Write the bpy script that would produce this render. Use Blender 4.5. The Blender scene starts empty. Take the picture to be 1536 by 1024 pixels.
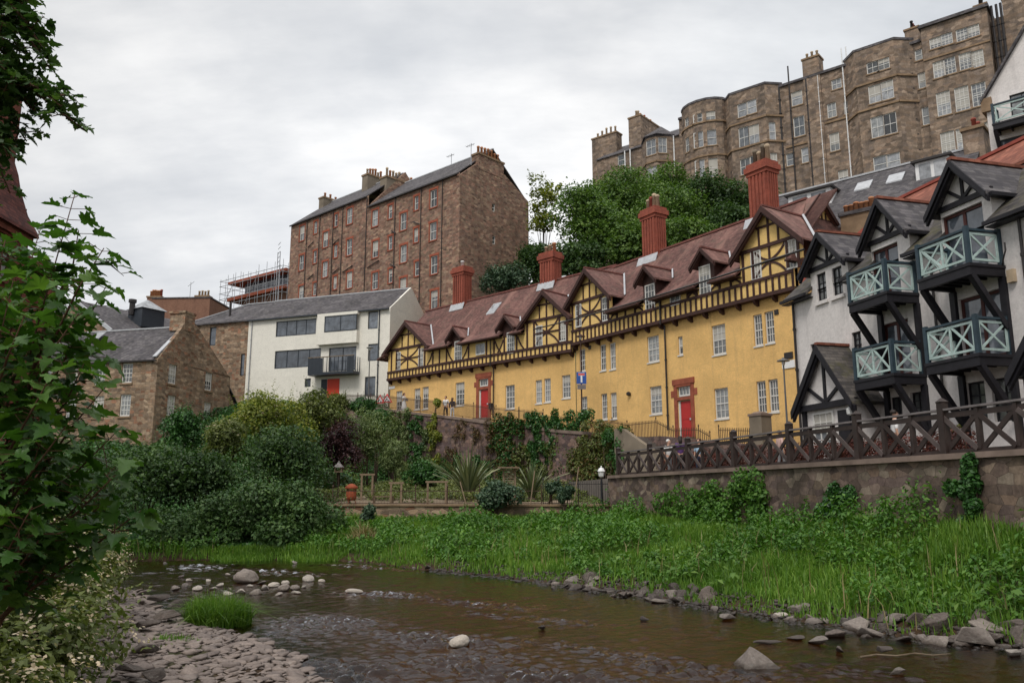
import bpy, bmesh, math, random
import numpy as np
from mathutils import Vector, Matrix, noise as mnoise

random.seed(7)
RNG = np.random.default_rng(11)
scene = bpy.context.scene
COL = scene.collection
R = math.radians

# ------------------------------------------------------------------ camera
FPX, CX, CY = 1229.0, 768.0, 512.0
PITCH = math.atan(232.0 / FPX)
CT, ST = math.cos(PITCH), math.sin(PITCH)
CAMH = 2.5
cam_d = bpy.data.cameras.new('camera')
cam = bpy.data.objects.new('camera', cam_d)
COL.objects.link(cam)
cam.location = (0, 0, CAMH)
cam.rotation_euler = (R(90) + PITCH, 0, 0)
cam_d.sensor_width = 36
cam_d.lens = 36 * FPX / 1536
cam_d.clip_start = 0.05
cam_d.clip_end = 5000
scene.camera = cam


def ray(px, py):
    dx = (px - CX) / FPX
    v = (CY - py) / FPX
    return Vector((dx, CT - v * ST, ST + v * CT))


def at(px, py, Y):
    """point seen at a picture position, Y metres in front of the camera"""
    r = ray(px, py)
    return Vector((0, 0, CAMH)) + r * (Y / r.y)


def at_z(px, py, z):
    r = ray(px, py)
    return Vector((0, 0, CAMH)) + r * ((z - CAMH) / r.z)


# ------------------------------------------------------------------ mesh builder
class MB:
    def __init__(self):
        self.v = []
        self.f = []

    def add(self, vs, fs):
        n = len(self.v)
        self.v.extend([tuple(p) for p in vs])
        self.f.extend([tuple(i + n for i in f) for f in fs])
        return self

    def quad(self, a, b, c, d):
        return self.add([a, b, c, d], [(0, 1, 2, 3)])

    def poly(self, pts):
        return self.add(pts, [tuple(range(len(pts)))])

    def box(self, x0, x1, y0, y1, z0, z1):
        return self.add([(x0, y0, z0), (x1, y0, z0), (x1, y1, z0), (x0, y1, z0),
                         (x0, y0, z1), (x1, y0, z1), (x1, y1, z1), (x0, y1, z1)],
                        [(3, 2, 1, 0), (4, 5, 6, 7), (0, 1, 5, 4), (1, 2, 6, 5), (2, 3, 7, 6), (3, 0, 4, 7)])

    def extrude(self, pts, vec):
        """closed prism: polygon pts swept along vec"""
        n = len(pts)
        vec = Vector(vec)
        a = [Vector(p) for p in pts]
        b = [p + vec for p in a]
        fs = [tuple(range(n - 1, -1, -1)), tuple(range(n, 2 * n))]
        for i in range(n):
            j = (i + 1) % n
            fs.append((i, j, n + j, n + i))
        return self.add(a + b, fs)

    def slab(self, pts, t):
        """roof slab: quad/poly pts, thickness t below"""
        return self.extrude(pts, (0, 0, -t))

    def beam(self, a, b, w, h, up=(0, 0, 1)):
        a, b = Vector(a), Vector(b)
        d = (b - a)
        if d.length < 1e-6:
            return self
        d.normalize()
        up = Vector(up)
        s = d.cross(up)
        if s.length < 1e-4:
            s = d.cross(Vector((1, 0, 0)))
        s.normalize()
        u = s.cross(d).normalized()
        s *= w / 2
        u *= h / 2
        vs = [a - s - u, a + s - u, a + s + u, a - s + u, b - s - u, b + s - u, b + s + u, b - s + u]
        return self.add(vs, [(3, 2, 1, 0), (4, 5, 6, 7), (0, 1, 5, 4), (1, 2, 6, 5), (2, 3, 7, 6), (3, 0, 4, 7)])

    def tube(self, pts, r, n=8, cap=True):
        pts = [Vector(p) for p in pts]
        rs = r if isinstance(r, (list, tuple)) else [r] * len(pts)
        rings = []
        prev = None
        for i, p in enumerate(pts):
            if i == 0:
                d = pts[1] - p
            elif i == len(pts) - 1:
                d = p - pts[i - 1]
            else:
                d = pts[i + 1] - pts[i - 1]
            d.normalize()
            if prev is None:
                s = d.cross(Vector((0, 0, 1)))
                if s.length < 1e-3:
                    s = d.cross(Vector((1, 0, 0)))
            else:
                s = prev - d * prev.dot(d)
            s.normalize()
            prev = s
            t = d.cross(s)
            rings.append([p + (s * math.cos(2 * math.pi * k / n) + t * math.sin(2 * math.pi * k / n)) * rs[i] for k in range(n)])
        vs = [q for rg in rings for q in rg]
        fs = []
        for i in range(len(rings) - 1):
            for k in range(n):
                k2 = (k + 1) % n
                fs.append((i * n + k, i * n + k2, (i + 1) * n + k2, (i + 1) * n + k))
        if cap:
            fs.append(tuple(range(n - 1, -1, -1)))
            fs.append(tuple(range((len(rings) - 1) * n, len(rings) * n)))
        return self.add(vs, fs)

    def lathe(self, c, prof, n=12, square=False):
        """prof: list of (radius, z) about vertical axis at c=(x,y)"""
        vs = []
        off = math.pi / 4 if square else 0
        if square:
            n = 4
        for (r, z) in prof:
            for k in range(n):
                a = 2 * math.pi * k / n + off
                vs.append((c[0] + r * math.cos(a), c[1] + r * math.sin(a), z))
        fs = []
        m = len(prof)
        for i in range(m - 1):
            for k in range(n):
                k2 = (k + 1) % n
                fs.append((i * n + k, i * n + k2, (i + 1) * n + k2, (i + 1) * n + k))
        fs.append(tuple(range(n - 1, -1, -1)))
        fs.append(tuple(range((m - 1) * n, m * n)))
        return self.add(vs, fs)

    def mesh(self, name, mat, smooth=False, dz=0.0):
        me = bpy.data.meshes.new(name)
        vs = self.v if dz == 0 else [(x, y, z + dz) for (x, y, z) in self.v]
        me.from_pydata(vs, [], self.f)
        uv_mesh(me)
        if smooth:
            me.polygons.foreach_set('use_smooth', [True] * len(me.polygons))
        if mat is not None:
            me.materials.append(mat)
        return me

    def build(self, name, mat, parent=None, smooth=False, dz=0.0):
        o = bpy.data.objects.new(name, self.mesh(name, mat, smooth, dz))
        COL.objects.link(o)
        if parent is not None:
            o.parent = parent
        return o


def uv_mesh(me):
    """world-size UVs: u along the level line of each face, v up its slope"""
    uvl = me.uv_layers.new(name='UVMap')
    n = len(me.polygons)
    if n == 0:
        return
    co = np.empty(len(me.vertices) * 3, np.float32)
    me.vertices.foreach_get('co', co)
    co = co.reshape(-1, 3)
    nr = np.empty(n * 3, np.float32)
    me.polygons.foreach_get('normal', nr)
    nr = nr.reshape(-1, 3)
    lt = np.empty(n, np.int32)
    me.polygons.foreach_get('loop_total', lt)
    li = np.empty(len(me.loops), np.int32)
    me.loops.foreach_get('vertex_index', li)
    pf = np.repeat(np.arange(n), lt)
    flip = nr[:, 1] > 0.0
    t = np.stack([-nr[:, 1], nr[:, 0], np.zeros(n)], 1)
    ln = np.linalg.norm(t, axis=1)
    flat = ln < 1e-3
    t[flat] = (1, 0, 0)
    ln[flat] = 1
    t /= ln[:, None]
    b = np.cross(nr, t)
    b[flat] = (0, 1, 0)
    p = co[li]
    u = (p * t[pf]).sum(1)
    v = (p * b[pf]).sum(1)
    uv = np.stack([u, v], 1).astype(np.float32)
    uvl.data.foreach_set('uv', uv.ravel())


def tag(o, label=None, cat=None, group=None, kind=None):
    if label:
        o['label'] = label
    if cat:
        o['category'] = cat
    if group:
        o['group'] = group
    if kind:
        o['kind'] = kind
    return o


def empty(name, loc, rz=0.0, label=None, cat=None, group=None):
    o = bpy.data.objects.new(name, None)
    COL.objects.link(o)
    o.location = loc
    o.rotation_euler = (0, 0, rz)
    o.empty_display_size = 0.3
    return tag(o, label, cat, group)


def copy_tree(o, parent=None):
    c = o.copy()
    COL.objects.link(c)
    c.parent = parent
    for ch in list(o.children):
        copy_tree(ch, c)
    return c


# ------------------------------------------------------------------ materials
class NT:
    def __init__(self, mat):
        self.t = mat.node_tree
        self.t.nodes.clear()

    def n(self, kind, **kw):
        nd = self.t.nodes.new(kind)
        for k, v in kw.items():
            if k.startswith('i_'):
                key = k[2:]
                key = int(key) if key.isdigit() else key.replace('_', ' ')
                nd.inputs[key].default_value = v
            else:
                setattr(nd, k, v)
        return nd

    def l(self, a, b):
        self.t.links.new(a, b)

    def ramp(self, fac, stops, interp='LINEAR'):
        nd = self.t.nodes.new('ShaderNodeValToRGB')
        cr = nd.color_ramp
        cr.interpolation = interp
        while len(cr.elements) < len(stops):
            cr.elements.new(0.5)
        for e, (p, c) in zip(cr.elements, stops):
            e.position = p
            e.color = (c[0], c[1], c[2], 1) if not isinstance(c, (int, float)) else (c, c, c, 1)
        self.l(fac, nd.inputs[0])
        return nd.outputs[0]

    def mix(self, fac, a, b, mode='MIX'):
        nd = self.t.nodes.new('ShaderNodeMix')
        nd.data_type = 'RGBA'
        nd.blend_type = mode
        for s, val in ((nd.inputs[0], fac), (nd.inputs[6], a), (nd.inputs[7], b)):
            if isinstance(val, (int, float)):
                s.default_value = val
            elif isinstance(val, (tuple, list)):
                s.default_value = (val[0], val[1], val[2], 1)
            else:
                self.l(val, s)
        return nd.outputs[2]

    def math(self, op, a, b=0.0, clamp=False):
        nd = self.t.nodes.new('ShaderNodeMath')
        nd.operation = op
        nd.use_clamp = clamp
        for s, val in ((nd.inputs[0], a), (nd.inputs[1], b)):
            if isinstance(val, (int, float)):
                s.default_value = val
            else:
                self.l(val, s)
        return nd.outputs[0]

    def noise(self, vec, scale, detail=4, rough=0.6, out=0):
        nd = self.t.nodes.new('ShaderNodeTexNoise')
        nd.inputs['Scale'].default_value = scale
        nd.inputs['Detail'].default_value = detail
        nd.inputs['Roughness'].default_value = rough
        if vec is not None:
            self.l(vec, nd.inputs['Vector'])
        return nd.outputs[out]

    def vmul(self, vec, s):
        nd = self.t.nodes.new('ShaderNodeVectorMath')
        nd.operation = 'MULTIPLY'
        self.l(vec, nd.inputs[0])
        nd.inputs[1].default_value = s
        return nd.outputs[0]

    def out(self, shader):
        o = self.t.nodes.new('ShaderNodeOutputMaterial')
        self.l(shader, o.inputs[0])

    def pbr(self, col, rough=0.8, bump=None, bstr=0.3, bdist=0.02, spec=0.3, metal=0.0):
        p = self.t.nodes.new('ShaderNodeBsdfPrincipled')
        if isinstance(col, (tuple, list)):
            p.inputs['Base Color'].default_value = (col[0], col[1], col[2], 1)
        else:
            self.l(col, p.inputs['Base Color'])
        if isinstance(rough, (int, float)):
            p.inputs['Roughness'].default_value = rough
        else:
            self.l(rough, p.inputs['Roughness'])
        p.inputs['Specular IOR Level'].default_value = spec
        p.inputs['Metallic'].default_value = metal
        if bump is not None:
            b = self.t.nodes.new('ShaderNodeBump')
            b.inputs['Strength'].default_value = bstr
            b.inputs['Distance'].default_value = bdist
            self.l(bump, b.inputs['Height'])
            self.l(b.outputs[0], p.inputs['Normal'])
        return p.outputs[0]


def newmat(name):
    m = bpy.data.materials.new(name)
    m.use_nodes = True
    return m, NT(m)


def uvco(k):
    return k.n('ShaderNodeTexCoord').outputs['UV']


def objco(k):
    return k.n('ShaderNodeTexCoord').outputs['Object']


def geoco(k):
    return k.n('ShaderNodeNewGeometry').outputs['Position']


def mat_plain(name, col, rough=0.7, var=0.25, scale=3.0, spec=0.3, metal=0.0, bump=0.15, bscale=40):
    m, k = newmat(name)
    co = objco(k)
    n1 = k.noise(co, scale, 5)
    c = k.ramp(n1, [(0.25, tuple(x * (1 - var) for x in col)), (0.75, tuple(min(1, x * (1 + var)) for x in col))])
    n2 = k.noise(co, bscale, 3)
    k.out(k.pbr(c, rough, n2, bump, 0.01, spec, metal))
    return m


def mat_render_wall(name, col, stain, var=0.12, amount=0.35, bump=0.35):
    """painted roughcast: fine lumps, broad faded patches, drip stains running down"""
    m, k = newmat(name)
    co = uvco(k)
    broad = k.noise(co, 0.35, 5, 0.65)
    c = k.ramp(broad, [(0.3, tuple(x * (1 - var) for x in col)), (0.7, tuple(min(1, x * (1 + var)) for x in col))])
    mid = k.noise(co, 2.2, 5, 0.7)
    c = k.mix(k.math('MULTIPLY', k.ramp(mid, [(0.45, 0.0), (0.75, 1.0)]), 0.55), c, tuple(x * 0.78 for x in col))
    patch = k.ramp(k.noise(k.vmul(co, (0.5, 0.8, 1)), 0.7, 2, 0.4), [(0.60, 0.0), (0.615, 1.0)])
    c = k.mix(k.math('MULTIPLY', patch, 0.35), c, tuple(min(1, x * 1.16) for x in col))
    streak = k.noise(k.vmul(co, (2.6, 0.22, 1)), 1.0, 6, 0.7)
    smask = k.math('MULTIPLY', k.ramp(streak, [(0.52, 0.0), (0.75, 1.0)]), amount)
    c = k.mix(smask, c, stain)
    fine = k.noise(co, 9.0, 4, 0.75)
    c = k.mix(0.55, c, k.mix(1.0, c, k.ramp(fine, [(0.3, 0.72), (0.7, 1.12)]), 'MULTIPLY'))
    k.out(k.pbr(c, 0.9, k.noise(co, 14.0, 5, 0.7), bump, 0.03, 0.15))
    return m


def mat_rubble(name, cols, mortar, sx=0.55, sy=0.27, dark=(0.03, 0.025, 0.022), stain=0.5, mw=0.045, bump=0.6):
    """coursed rubble: stones of several colours, mortar between, soot and damp in streaks"""
    m, k = newmat(name)
    co = uvco(k)
    wob = k.n('ShaderNodeTexNoise', i_Scale=1.4, i_Detail=3.0)
    k.l(co, wob.inputs['Vector'])
    off = k.n('ShaderNodeVectorMath', operation='MULTIPLY_ADD')
    k.l(wob.outputs['Color'], off.inputs[0])
    off.inputs[1].default_value = (0.16, 0.08, 0)
    k.l(co, off.inputs[2])
    sc = k.vmul(off.outputs[0], (1 / sx, 1 / sy, 1))
    v1 = k.n('ShaderNodeTexVoronoi', voronoi_dimensions='2D', i_Scale=1.0, i_Randomness=0.75)
    k.l(sc, v1.inputs['Vector'])
    v2 = k.n('ShaderNodeTexVoronoi', voronoi_dimensions='2D', feature='DISTANCE_TO_EDGE', i_Scale=1.0, i_Randomness=0.75)
    k.l(sc, v2.inputs['Vector'])
    sep = k.n('ShaderNodeSeparateColor')
    k.l(v1.outputs['Color'], sep.inputs[0])
    st = [((i + 0.0) / len(cols), c) for i, c in enumerate(cols)]
    stone = k.ramp(sep.outputs[0], st, 'CONSTANT')
    val = k.ramp(sep.outputs[1], [(0.0, 0.62), (1.0, 1.25)])
    stone = k.mix(1.0, stone, val, 'MULTIPLY')
    fine = k.noise(co, 7.0, 5, 0.7)
    stone = k.mix(0.6, stone, k.mix(1.0, stone, k.ramp(fine, [(0.3, 0.55), (0.7, 1.25)]), 'MULTIPLY'))
    edge = k.ramp(v2.outputs['Distance'], [(0.0, 0.0), (mw * 2, 1.0)])
    c = k.mix(edge, mortar, stone)
    streak = k.noise(k.vmul(co, (0.9, 0.25, 1)), 0.6, 6, 0.7)
    smask = k.math('MULTIPLY', k.ramp(streak, [(0.45, 0.0), (0.72, 1.0)]), stain)
    c = k.mix(smask, c, dark)
    blot = k.noise(co, 1.7, 7, 0.75)
    c = k.mix(0.75 if stain > 0.8 else 0.5, c, k.mix(1.0, c, k.ramp(blot, [(0.32, 0.55), (0.68, 1.35)]), 'MULTIPLY'))
    lich = k.math('MULTIPLY', k.ramp(k.noise(co, 2.9, 5, 0.7), [(0.64, 0.0), (0.72, 1.0)]), stain * 0.6)
    c = k.mix(lich, c, tuple(min(1, 1.9 * x) for x in mortar))
    h = k.math('ADD', edge, k.math('MULTIPLY', fine, 0.6))
    k.out(k.pbr(c, 0.92, h, bump, 0.04, 0.15))
    return m


def mat_brick(name, c1, c2, mortar, w=0.22, h=0.075, msize=0.012, soot=(0.05, 0.02, 0.018), amount=0.5):
    m, k = newmat(name)
    co = uvco(k)
    b = k.n('ShaderNodeTexBrick', i_Scale=1.0, i_Mortar_Size=msize, i_Bias=0.0, i_Brick_Width=w, i_Row_Height=h)
    b.inputs['Color1'].default_value = (*c1, 1)
    b.inputs['Color2'].default_value = (*c2, 1)
    b.inputs['Mortar'].default_value = (*mortar, 1)
    k.l(co, b.inputs['Vector'])
    st = k.noise(k.vmul(co, (1.2, 0.4, 1)), 1.2, 6, 0.7)
    c = k.mix(k.math('MULTIPLY', k.ramp(st, [(0.45, 0.0), (0.7, 1.0)]), amount), b.outputs['Color'], soot)
    c = k.mix(0.5, c, k.mix(1.0, c, k.ramp(k.noise(co, 5, 5, 0.7), [(0.3, 0.6), (0.7, 1.3)]), 'MULTIPLY'))
    k.out(k.pbr(c, 0.9, b.outputs['Fac'], -0.3, 0.02, 0.2))
    return m


def mat_tiles(name, cols, moss, w=0.22, h=0.17, moss_amt=0.3, patch=None, saw=0.5, rough=0.8):
    """roof tiles or slates in courses, each its own shade; lichen and moss in patches"""
    m, k = newmat(name)
    co = uvco(k)
    wob = k.n('ShaderNodeTexNoise', i_Scale=0.8, i_Detail=2.0)
    k.l(co, wob.inputs['Vector'])
    off = k.n('ShaderNodeVectorMath', operation='MULTIPLY_ADD')
    k.l(wob.outputs['Color'], off.inputs[0])
    off.inputs[1].default_value = (0.1, 0.12, 0)
    k.l(co, off.inputs[2])
    b = k.n('ShaderNodeTexBrick', i_Scale=1.0, i_Mortar_Size=0.008, i_Brick_Width=w, i_Row_Height=h)
    b.inputs['Color1'].default_value = (0, 0, 0, 1)
    b.inputs['Color2'].default_value = (1, 1, 1, 1)
    b.inputs['Mortar'].default_value = (0.2, 0.2, 0.2, 1)
    k.l(off.outputs[0], b.inputs['Vector'])
    sep = k.n('ShaderNodeSeparateXYZ')
    k.l(off.outputs[0], sep.inputs[0])
    st = [(i / max(1, len(cols) - 1), c) for i, c in enumerate(cols)]
    c = k.ramp(b.outputs['Color'], st)
    broad = k.noise(co, 0.45, 5, 0.7)
    c = k.mix(0.8, c, k.mix(1.0, c, k.ramp(broad, [(0.32, 0.48), (0.68, 1.45)]), 'MULTIPLY'))
    if patch is not None:
        pm = k.ramp(k.noise(k.vmul(co, (0.62, 0.13, 1)), 0.9, 5, 0.65), [(0.52, 0.0), (0.64, 1.0)])
        c = k.mix(k.math('MULTIPLY', pm, 0.5), c, patch)
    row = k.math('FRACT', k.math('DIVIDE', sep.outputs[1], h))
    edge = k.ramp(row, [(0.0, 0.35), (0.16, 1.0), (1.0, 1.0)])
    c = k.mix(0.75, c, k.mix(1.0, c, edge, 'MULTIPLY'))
    mm = k.math('MULTIPLY', k.ramp(k.noise(co, 1.1, 7, 0.75), [(0.5, 0.0), (0.68, 1.0)]), moss_amt)
    c = k.mix(mm, c, moss)
    k.out(k.pbr(c, rough, k.math('SUBTRACT', k.math('MULTIPLY', k.noise(co, 12, 3), 0.4), row), saw, 0.03, 0.25))
    return m


def mat_leaf(name, c_dark, c_mid, c_light, transl=0.3, rough=0.5, spec=0.35, broad=0.6):
    """each leaf its own green; shade comes from the light, not from the colour"""
    m, k = newmat(name)
    g = k.n('ShaderNodeNewGeometry')
    c = k.ramp(g.outputs['Random Per Island'], [(0.0, c_dark), (0.5, c_mid), (1.0, c_light)])
    bn = k.noise(g.outputs['Position'], broad, 3, 0.6)
    c = k.mix(0.85, c, k.mix(1.0, c, k.ramp(bn, [(0.3, (0.62, 0.68, 0.6)), (0.7, (1.35, 1.25, 1.1))]), 'MULTIPLY'))
    p = k.pbr(c, rough, None, spec=spec)
    tr = k.n('ShaderNodeBsdfTranslucent')
    k.l(k.mix(1.0, c, (1.0, 1.15, 0.5), 'MULTIPLY'), tr.inputs[0])
    mx = k.n('ShaderNodeMixShader', i_0=transl)
    k.l(p, mx.inputs[1])
    k.l(tr.outputs[0], mx.inputs[2])
    k.out(mx.outputs[0])
    return m


def mat_glass(name, lo, hi, bias=0.5):
    """window glass: colour holds dark rooms, pale blinds and painted sky reflection (differs from window to window), sky mirrored on top"""
    m, k = newmat(name)
    oi = k.n('ShaderNodeObjectInfo')
    co = objco(k)
    sep = k.n('ShaderNodeSeparateXYZ')
    k.l(co, sep.inputs[0])
    c = k.ramp(oi.outputs['Random'], [(0.0, lo), (bias, tuple(a * 0.6 + b * 0.4 for a, b in zip(lo, hi))), (1.0, hi)])  # paler stops stand in for blinds and for sky reflected in the panes
    n1 = k.noise(co, 1.6, 3)
    c = k.mix(0.8, c, k.mix(1.0, c, k.ramp(n1, [(0.35, 0.5), (0.65, 1.5)]), 'MULTIPLY'))
    p = k.pbr(c, 0.06, k.noise(co, 1.3, 2), 0.06, 0.05, 0.9)
    k.out(p)
    return m


M = {}
M['yellow'] = mat_render_wall('yellow roughcast', (0.77, 0.490, 0.190), (0.46, 0.30, 0.15), 0.15, 0.50, 0.8)
M['yellow_panel'] = mat_render_wall('yellow panel plaster', (0.77, 0.53, 0.205), (0.48, 0.34, 0.16), 0.10, 0.25, 0.2)
M['white'] = mat_render_wall('white roughcast', (0.72, 0.68, 0.66), (0.40, 0.37, 0.36), 0.08, 0.45)
M['cream'] = mat_render_wall('cream smooth render', (0.80, 0.77, 0.69), (0.58, 0.55, 0.48), 0.05, 0.22, 0.1)
M['timber'] = mat_plain('dark brown timber', (0.050, 0.022, 0.018), 0.65, 0.35, 4)
M['black_timber'] = mat_plain('black stained timber', (0.014, 0.013, 0.017), 0.55, 0.4, 4)
M['fence_wood'] = mat_plain('weathered dark timber', (0.034, 0.022, 0.019), 0.55, 0.45, 3, spec=0.4)
M['rail_wood'] = mat_plain('grey worn handrail timber', (0.17, 0.15, 0.15), 0.6, 0.3, 4)
M['red_tile'] = mat_tiles('red clay tiles', [(0.098, 0.047, 0.041), (0.140, 0.068, 0.058), (0.188, 0.095, 0.080)], (0.090, 0.075, 0.055), 0.20, 0.16, 0.55, (0.34, 0.185, 0.150))
M['pantile'] = mat_tiles('red pantiles', [(0.19, 0.066, 0.044), (0.25, 0.088, 0.058), (0.32, 0.12, 0.078)], (0.10, 0.06, 0.04), 0.24, 0.26, 0.3)
M['ridge_red'] = mat_plain('weathered ridge tile', (0.17, 0.066, 0.055), 0.85, 0.35, 3)
M['slate'] = mat_tiles('grey slates', [(0.050, 0.046, 0.052), (0.085, 0.078, 0.083), (0.125, 0.115, 0.118)], (0.10, 0.095, 0.070), 0.28, 0.20, 0.3)
M['slate_mossy'] = mat_tiles('mossy slates', [(0.050, 0.045, 0.044), (0.080, 0.072, 0.068), (0.12, 0.105, 0.095)], (0.085, 0.080, 0.030), 0.26, 0.17, 0.85)
M['dark_tile'] = mat_tiles('dark red tiles', [(0.060, 0.016, 0.014), (0.095, 0.026, 0.020), (0.14, 0.040, 0.030)], (0.04, 0.025, 0.018), 0.18, 0.13, 0.3)
M['brick_red'] = mat_brick('red chimney brick', (0.31, 0.070, 0.045), (0.40, 0.105, 0.064), (0.19, 0.08, 0.06), amount=0.55)
M['brick_brown'] = mat_brick('brown brick', (0.20, 0.095, 0.062), (0.26, 0.13, 0.085), (0.22, 0.14, 0.10), 0.24, 0.08, amount=0.3)
M['tenement'] = mat_rubble('brown rubble stone', [(0.302, 0.185, 0.134), (0.263, 0.155, 0.115), (0.375, 0.252, 0.174), (0.230, 0.146, 0.114), (0.319, 0.179, 0.129), (0.291, 0.202, 0.146)], (0.27, 0.20, 0.155), 0.48, 0.22, stain=0.45)
M['tower_stone'] = mat_brick('dark red sandstone blocks', (0.150, 0.048, 0.034), (0.20, 0.066, 0.046), (0.085, 0.032, 0.024), 0.62, 0.30, 0.014, (0.03, 0.015, 0.012), 0.6)
M['red_stone'] = mat_plain('red sandstone', (0.28, 0.085, 0.052), 0.9, 0.3, 2.5, 0.15)
M['ochre_stone'] = mat_rubble('golden grey ashlar', [(0.290, 0.216, 0.161), (0.258, 0.193, 0.147), (0.342, 0.259, 0.197), (0.239, 0.184, 0.149), (0.310, 0.222, 0.161)], (0.20, 0.155, 0.11), 0.6, 0.30, (0.055, 0.049, 0.045), 0.78, 0.02, 0.3)
M['trim_stone'] = mat_plain('dressed stone', (0.24, 0.165, 0.105), 0.9, 0.35, 1.5, 0.15)
M['cottage'] = mat_rubble('warm cottage rubble', [(0.336, 0.235, 0.157), (0.280, 0.185, 0.123), (0.392, 0.291, 0.202), (0.314, 0.168, 0.106), (0.246, 0.179, 0.129), (0.358, 0.252, 0.168), (0.302, 0.213, 0.146)], (0.26, 0.20, 0.15), 0.46, 0.22, stain=0.4)
M['wall_stone'] = mat_rubble('damp river wall stone', [(0.195, 0.142, 0.115), (0.153, 0.112, 0.098), (0.227, 0.171, 0.128), (0.137, 0.099, 0.088), (0.202, 0.142, 0.106), (0.176, 0.130, 0.107), (0.163, 0.121, 0.098), (0.260, 0.210, 0.163)], (0.118, 0.092, 0.076), 0.40, 0.22, (0.034, 0.030, 0.023), 0.9, 0.012, 0.7)
M['vine_wall_stone'] = mat_rubble('purple brown wall stone', [(0.200, 0.131, 0.116), (0.163, 0.110, 0.105), (0.242, 0.168, 0.137), (0.142, 0.103, 0.100), (0.210, 0.137, 0.110)], (0.20, 0.15, 0.13), 0.42, 0.24, (0.05, 0.042, 0.036), 0.7, 0.03, 0.8)
M['cope'] = mat_plain('worn cope stone', (0.20, 0.15, 0.125), 0.9, 0.4, 1.2, 0.15)
M['sash'] = mat_plain('white sash paint', (0.62, 0.61, 0.58), 0.5, 0.06)
M['glass'] = mat_glass('sash glass', (0.020, 0.022, 0.024), (0.26, 0.27, 0.27), 0.55)
M['glass_pale'] = mat_glass('pale reflecting glass', (0.08, 0.09, 0.10), (0.36, 0.37, 0.385), 0.45)
M['glass_blue'] = mat_glass('bluish glass', (0.05, 0.06, 0.075), (0.16, 0.18, 0.21), 0.5)
M['dark_frame'] = mat_plain('dark grey window metal', (0.035, 0.042, 0.052), 0.4, 0.15)
M['brown_frame'] = mat_plain('brown door frame', (0.075, 0.022, 0.018), 0.5, 0.2)
M['red_door'] = mat_plain('faded red door paint', (0.42, 0.030, 0.028), 0.45, 0.12, 2)
M['orange_door'] = mat_plain('orange red door paint', (0.62, 0.060, 0.030), 0.4, 0.06, 2)
M['mint'] = mat_plain('weathered mint paint', (0.39, 0.50, 0.475), 0.6, 0.25, 5)
M['navy'] = mat_plain('dark teal post paint', (0.030, 0.052, 0.068), 0.5, 0.3, 4)
M['lead'] = mat_plain('pale lead flashing', (0.42, 0.43, 0.45), 0.6, 0.2)
M['iron'] = mat_plain('dark iron', (0.022, 0.018, 0.018), 0.5, 0.3, 6, 0.4)
M['rust_iron'] = mat_plain('brownish iron railing', (0.065, 0.040, 0.028), 0.6, 0.35, 6, 0.3)
M['steel'] = mat_plain('galvanised steel', (0.33, 0.34, 0.36), 0.45, 0.2, 5, 0.5, 0.3)
M['pot'] = mat_plain('terracotta pot', (0.44, 0.20, 0.10), 0.85, 0.25, 4)
M['pot_pale'] = mat_plain('buff clay pot', (0.46, 0.36, 0.25), 0.85, 0.25, 4)
M['pot_red'] = mat_plain('dark red clay pot', (0.30, 0.075, 0.055), 0.85, 0.25, 4)
M['grey_cement'] = mat_plain('stained cement', (0.20, 0.165, 0.125), 0.9, 0.3, 0.8)
M['white_paint'] = mat_plain('white paint', (0.74, 0.74, 0.74), 0.5, 0.08)
M['pole_grey'] = mat_plain('grey lamp post', (0.12, 0.12, 0.12), 0.5, 0.15)
M['sign_blue'] = mat_plain('sign blue', (0.03, 0.09, 0.34), 0.4, 0.05)
M['sign_red'] = mat_plain('sign red', (0.62, 0.03, 0.03), 0.4, 0.05)
M['sign_black'] = mat_plain('sign black', (0.02, 0.02, 0.02), 0.4, 0.05)
M['garden_wood'] = mat_plain('bare garden timber', (0.20, 0.145, 0.095), 0.8, 0.25, 3)
M['blind'] = mat_plain('window blind', (0.42, 0.40, 0.36), 0.9, 0.12, 2)
M['lamp_glass'] = mat_plain('milky lamp glass', (0.62, 0.63, 0.62), 0.25, 0.05, spec=0.6)
M['blue_lamp'] = mat_plain('black lamp post paint', (0.015, 0.016, 0.02), 0.35, 0.1, spec=0.5)
# ------------------------------------------------------------------ sites, facets, windows
class Site:
    """a building: an Empty at its base; local x runs along its front (left to right), y into it, z is height above the water"""

    def __init__(self, name, label, cat, A, e, zb, group=None):
        l = math.hypot(*e)
        self.A = (A[0], A[1])
        self.e = (e[0] / l, e[1] / l)
        self.n = (-self.e[1], self.e[0])
        self.zb = zb
        self.root = empty(name, (A[0], A[1], zb), math.atan2(self.e[1], self.e[0]), label, cat, group)

    def world(self, x, y):
        return (self.A[0] + self.e[0] * x + self.n[0] * y, self.A[1] + self.e[1] * x + self.n[1] * y)

    def local(self, X, Y):
        dx, dy = X - self.A[0], Y - self.A[1]
        return (dx * self.e[0] + dy * self.e[1], dx * self.n[0] + dy * self.n[1])

    def uz(self, px, py, y=0.0):
        return Facet(self, (0, y), (1, y)).uz(px, py)

    def part(self, name, mb, mat, parent=None, smooth=False):
        return mb.build(name, M[mat] if isinstance(mat, str) else mat, parent or self.root, smooth, -self.zb)

    def sub(self, name, parent_name=None):
        o = bpy.data.objects.new(name, None)
        COL.objects.link(o)
        o.parent = self.root
        return o


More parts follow.
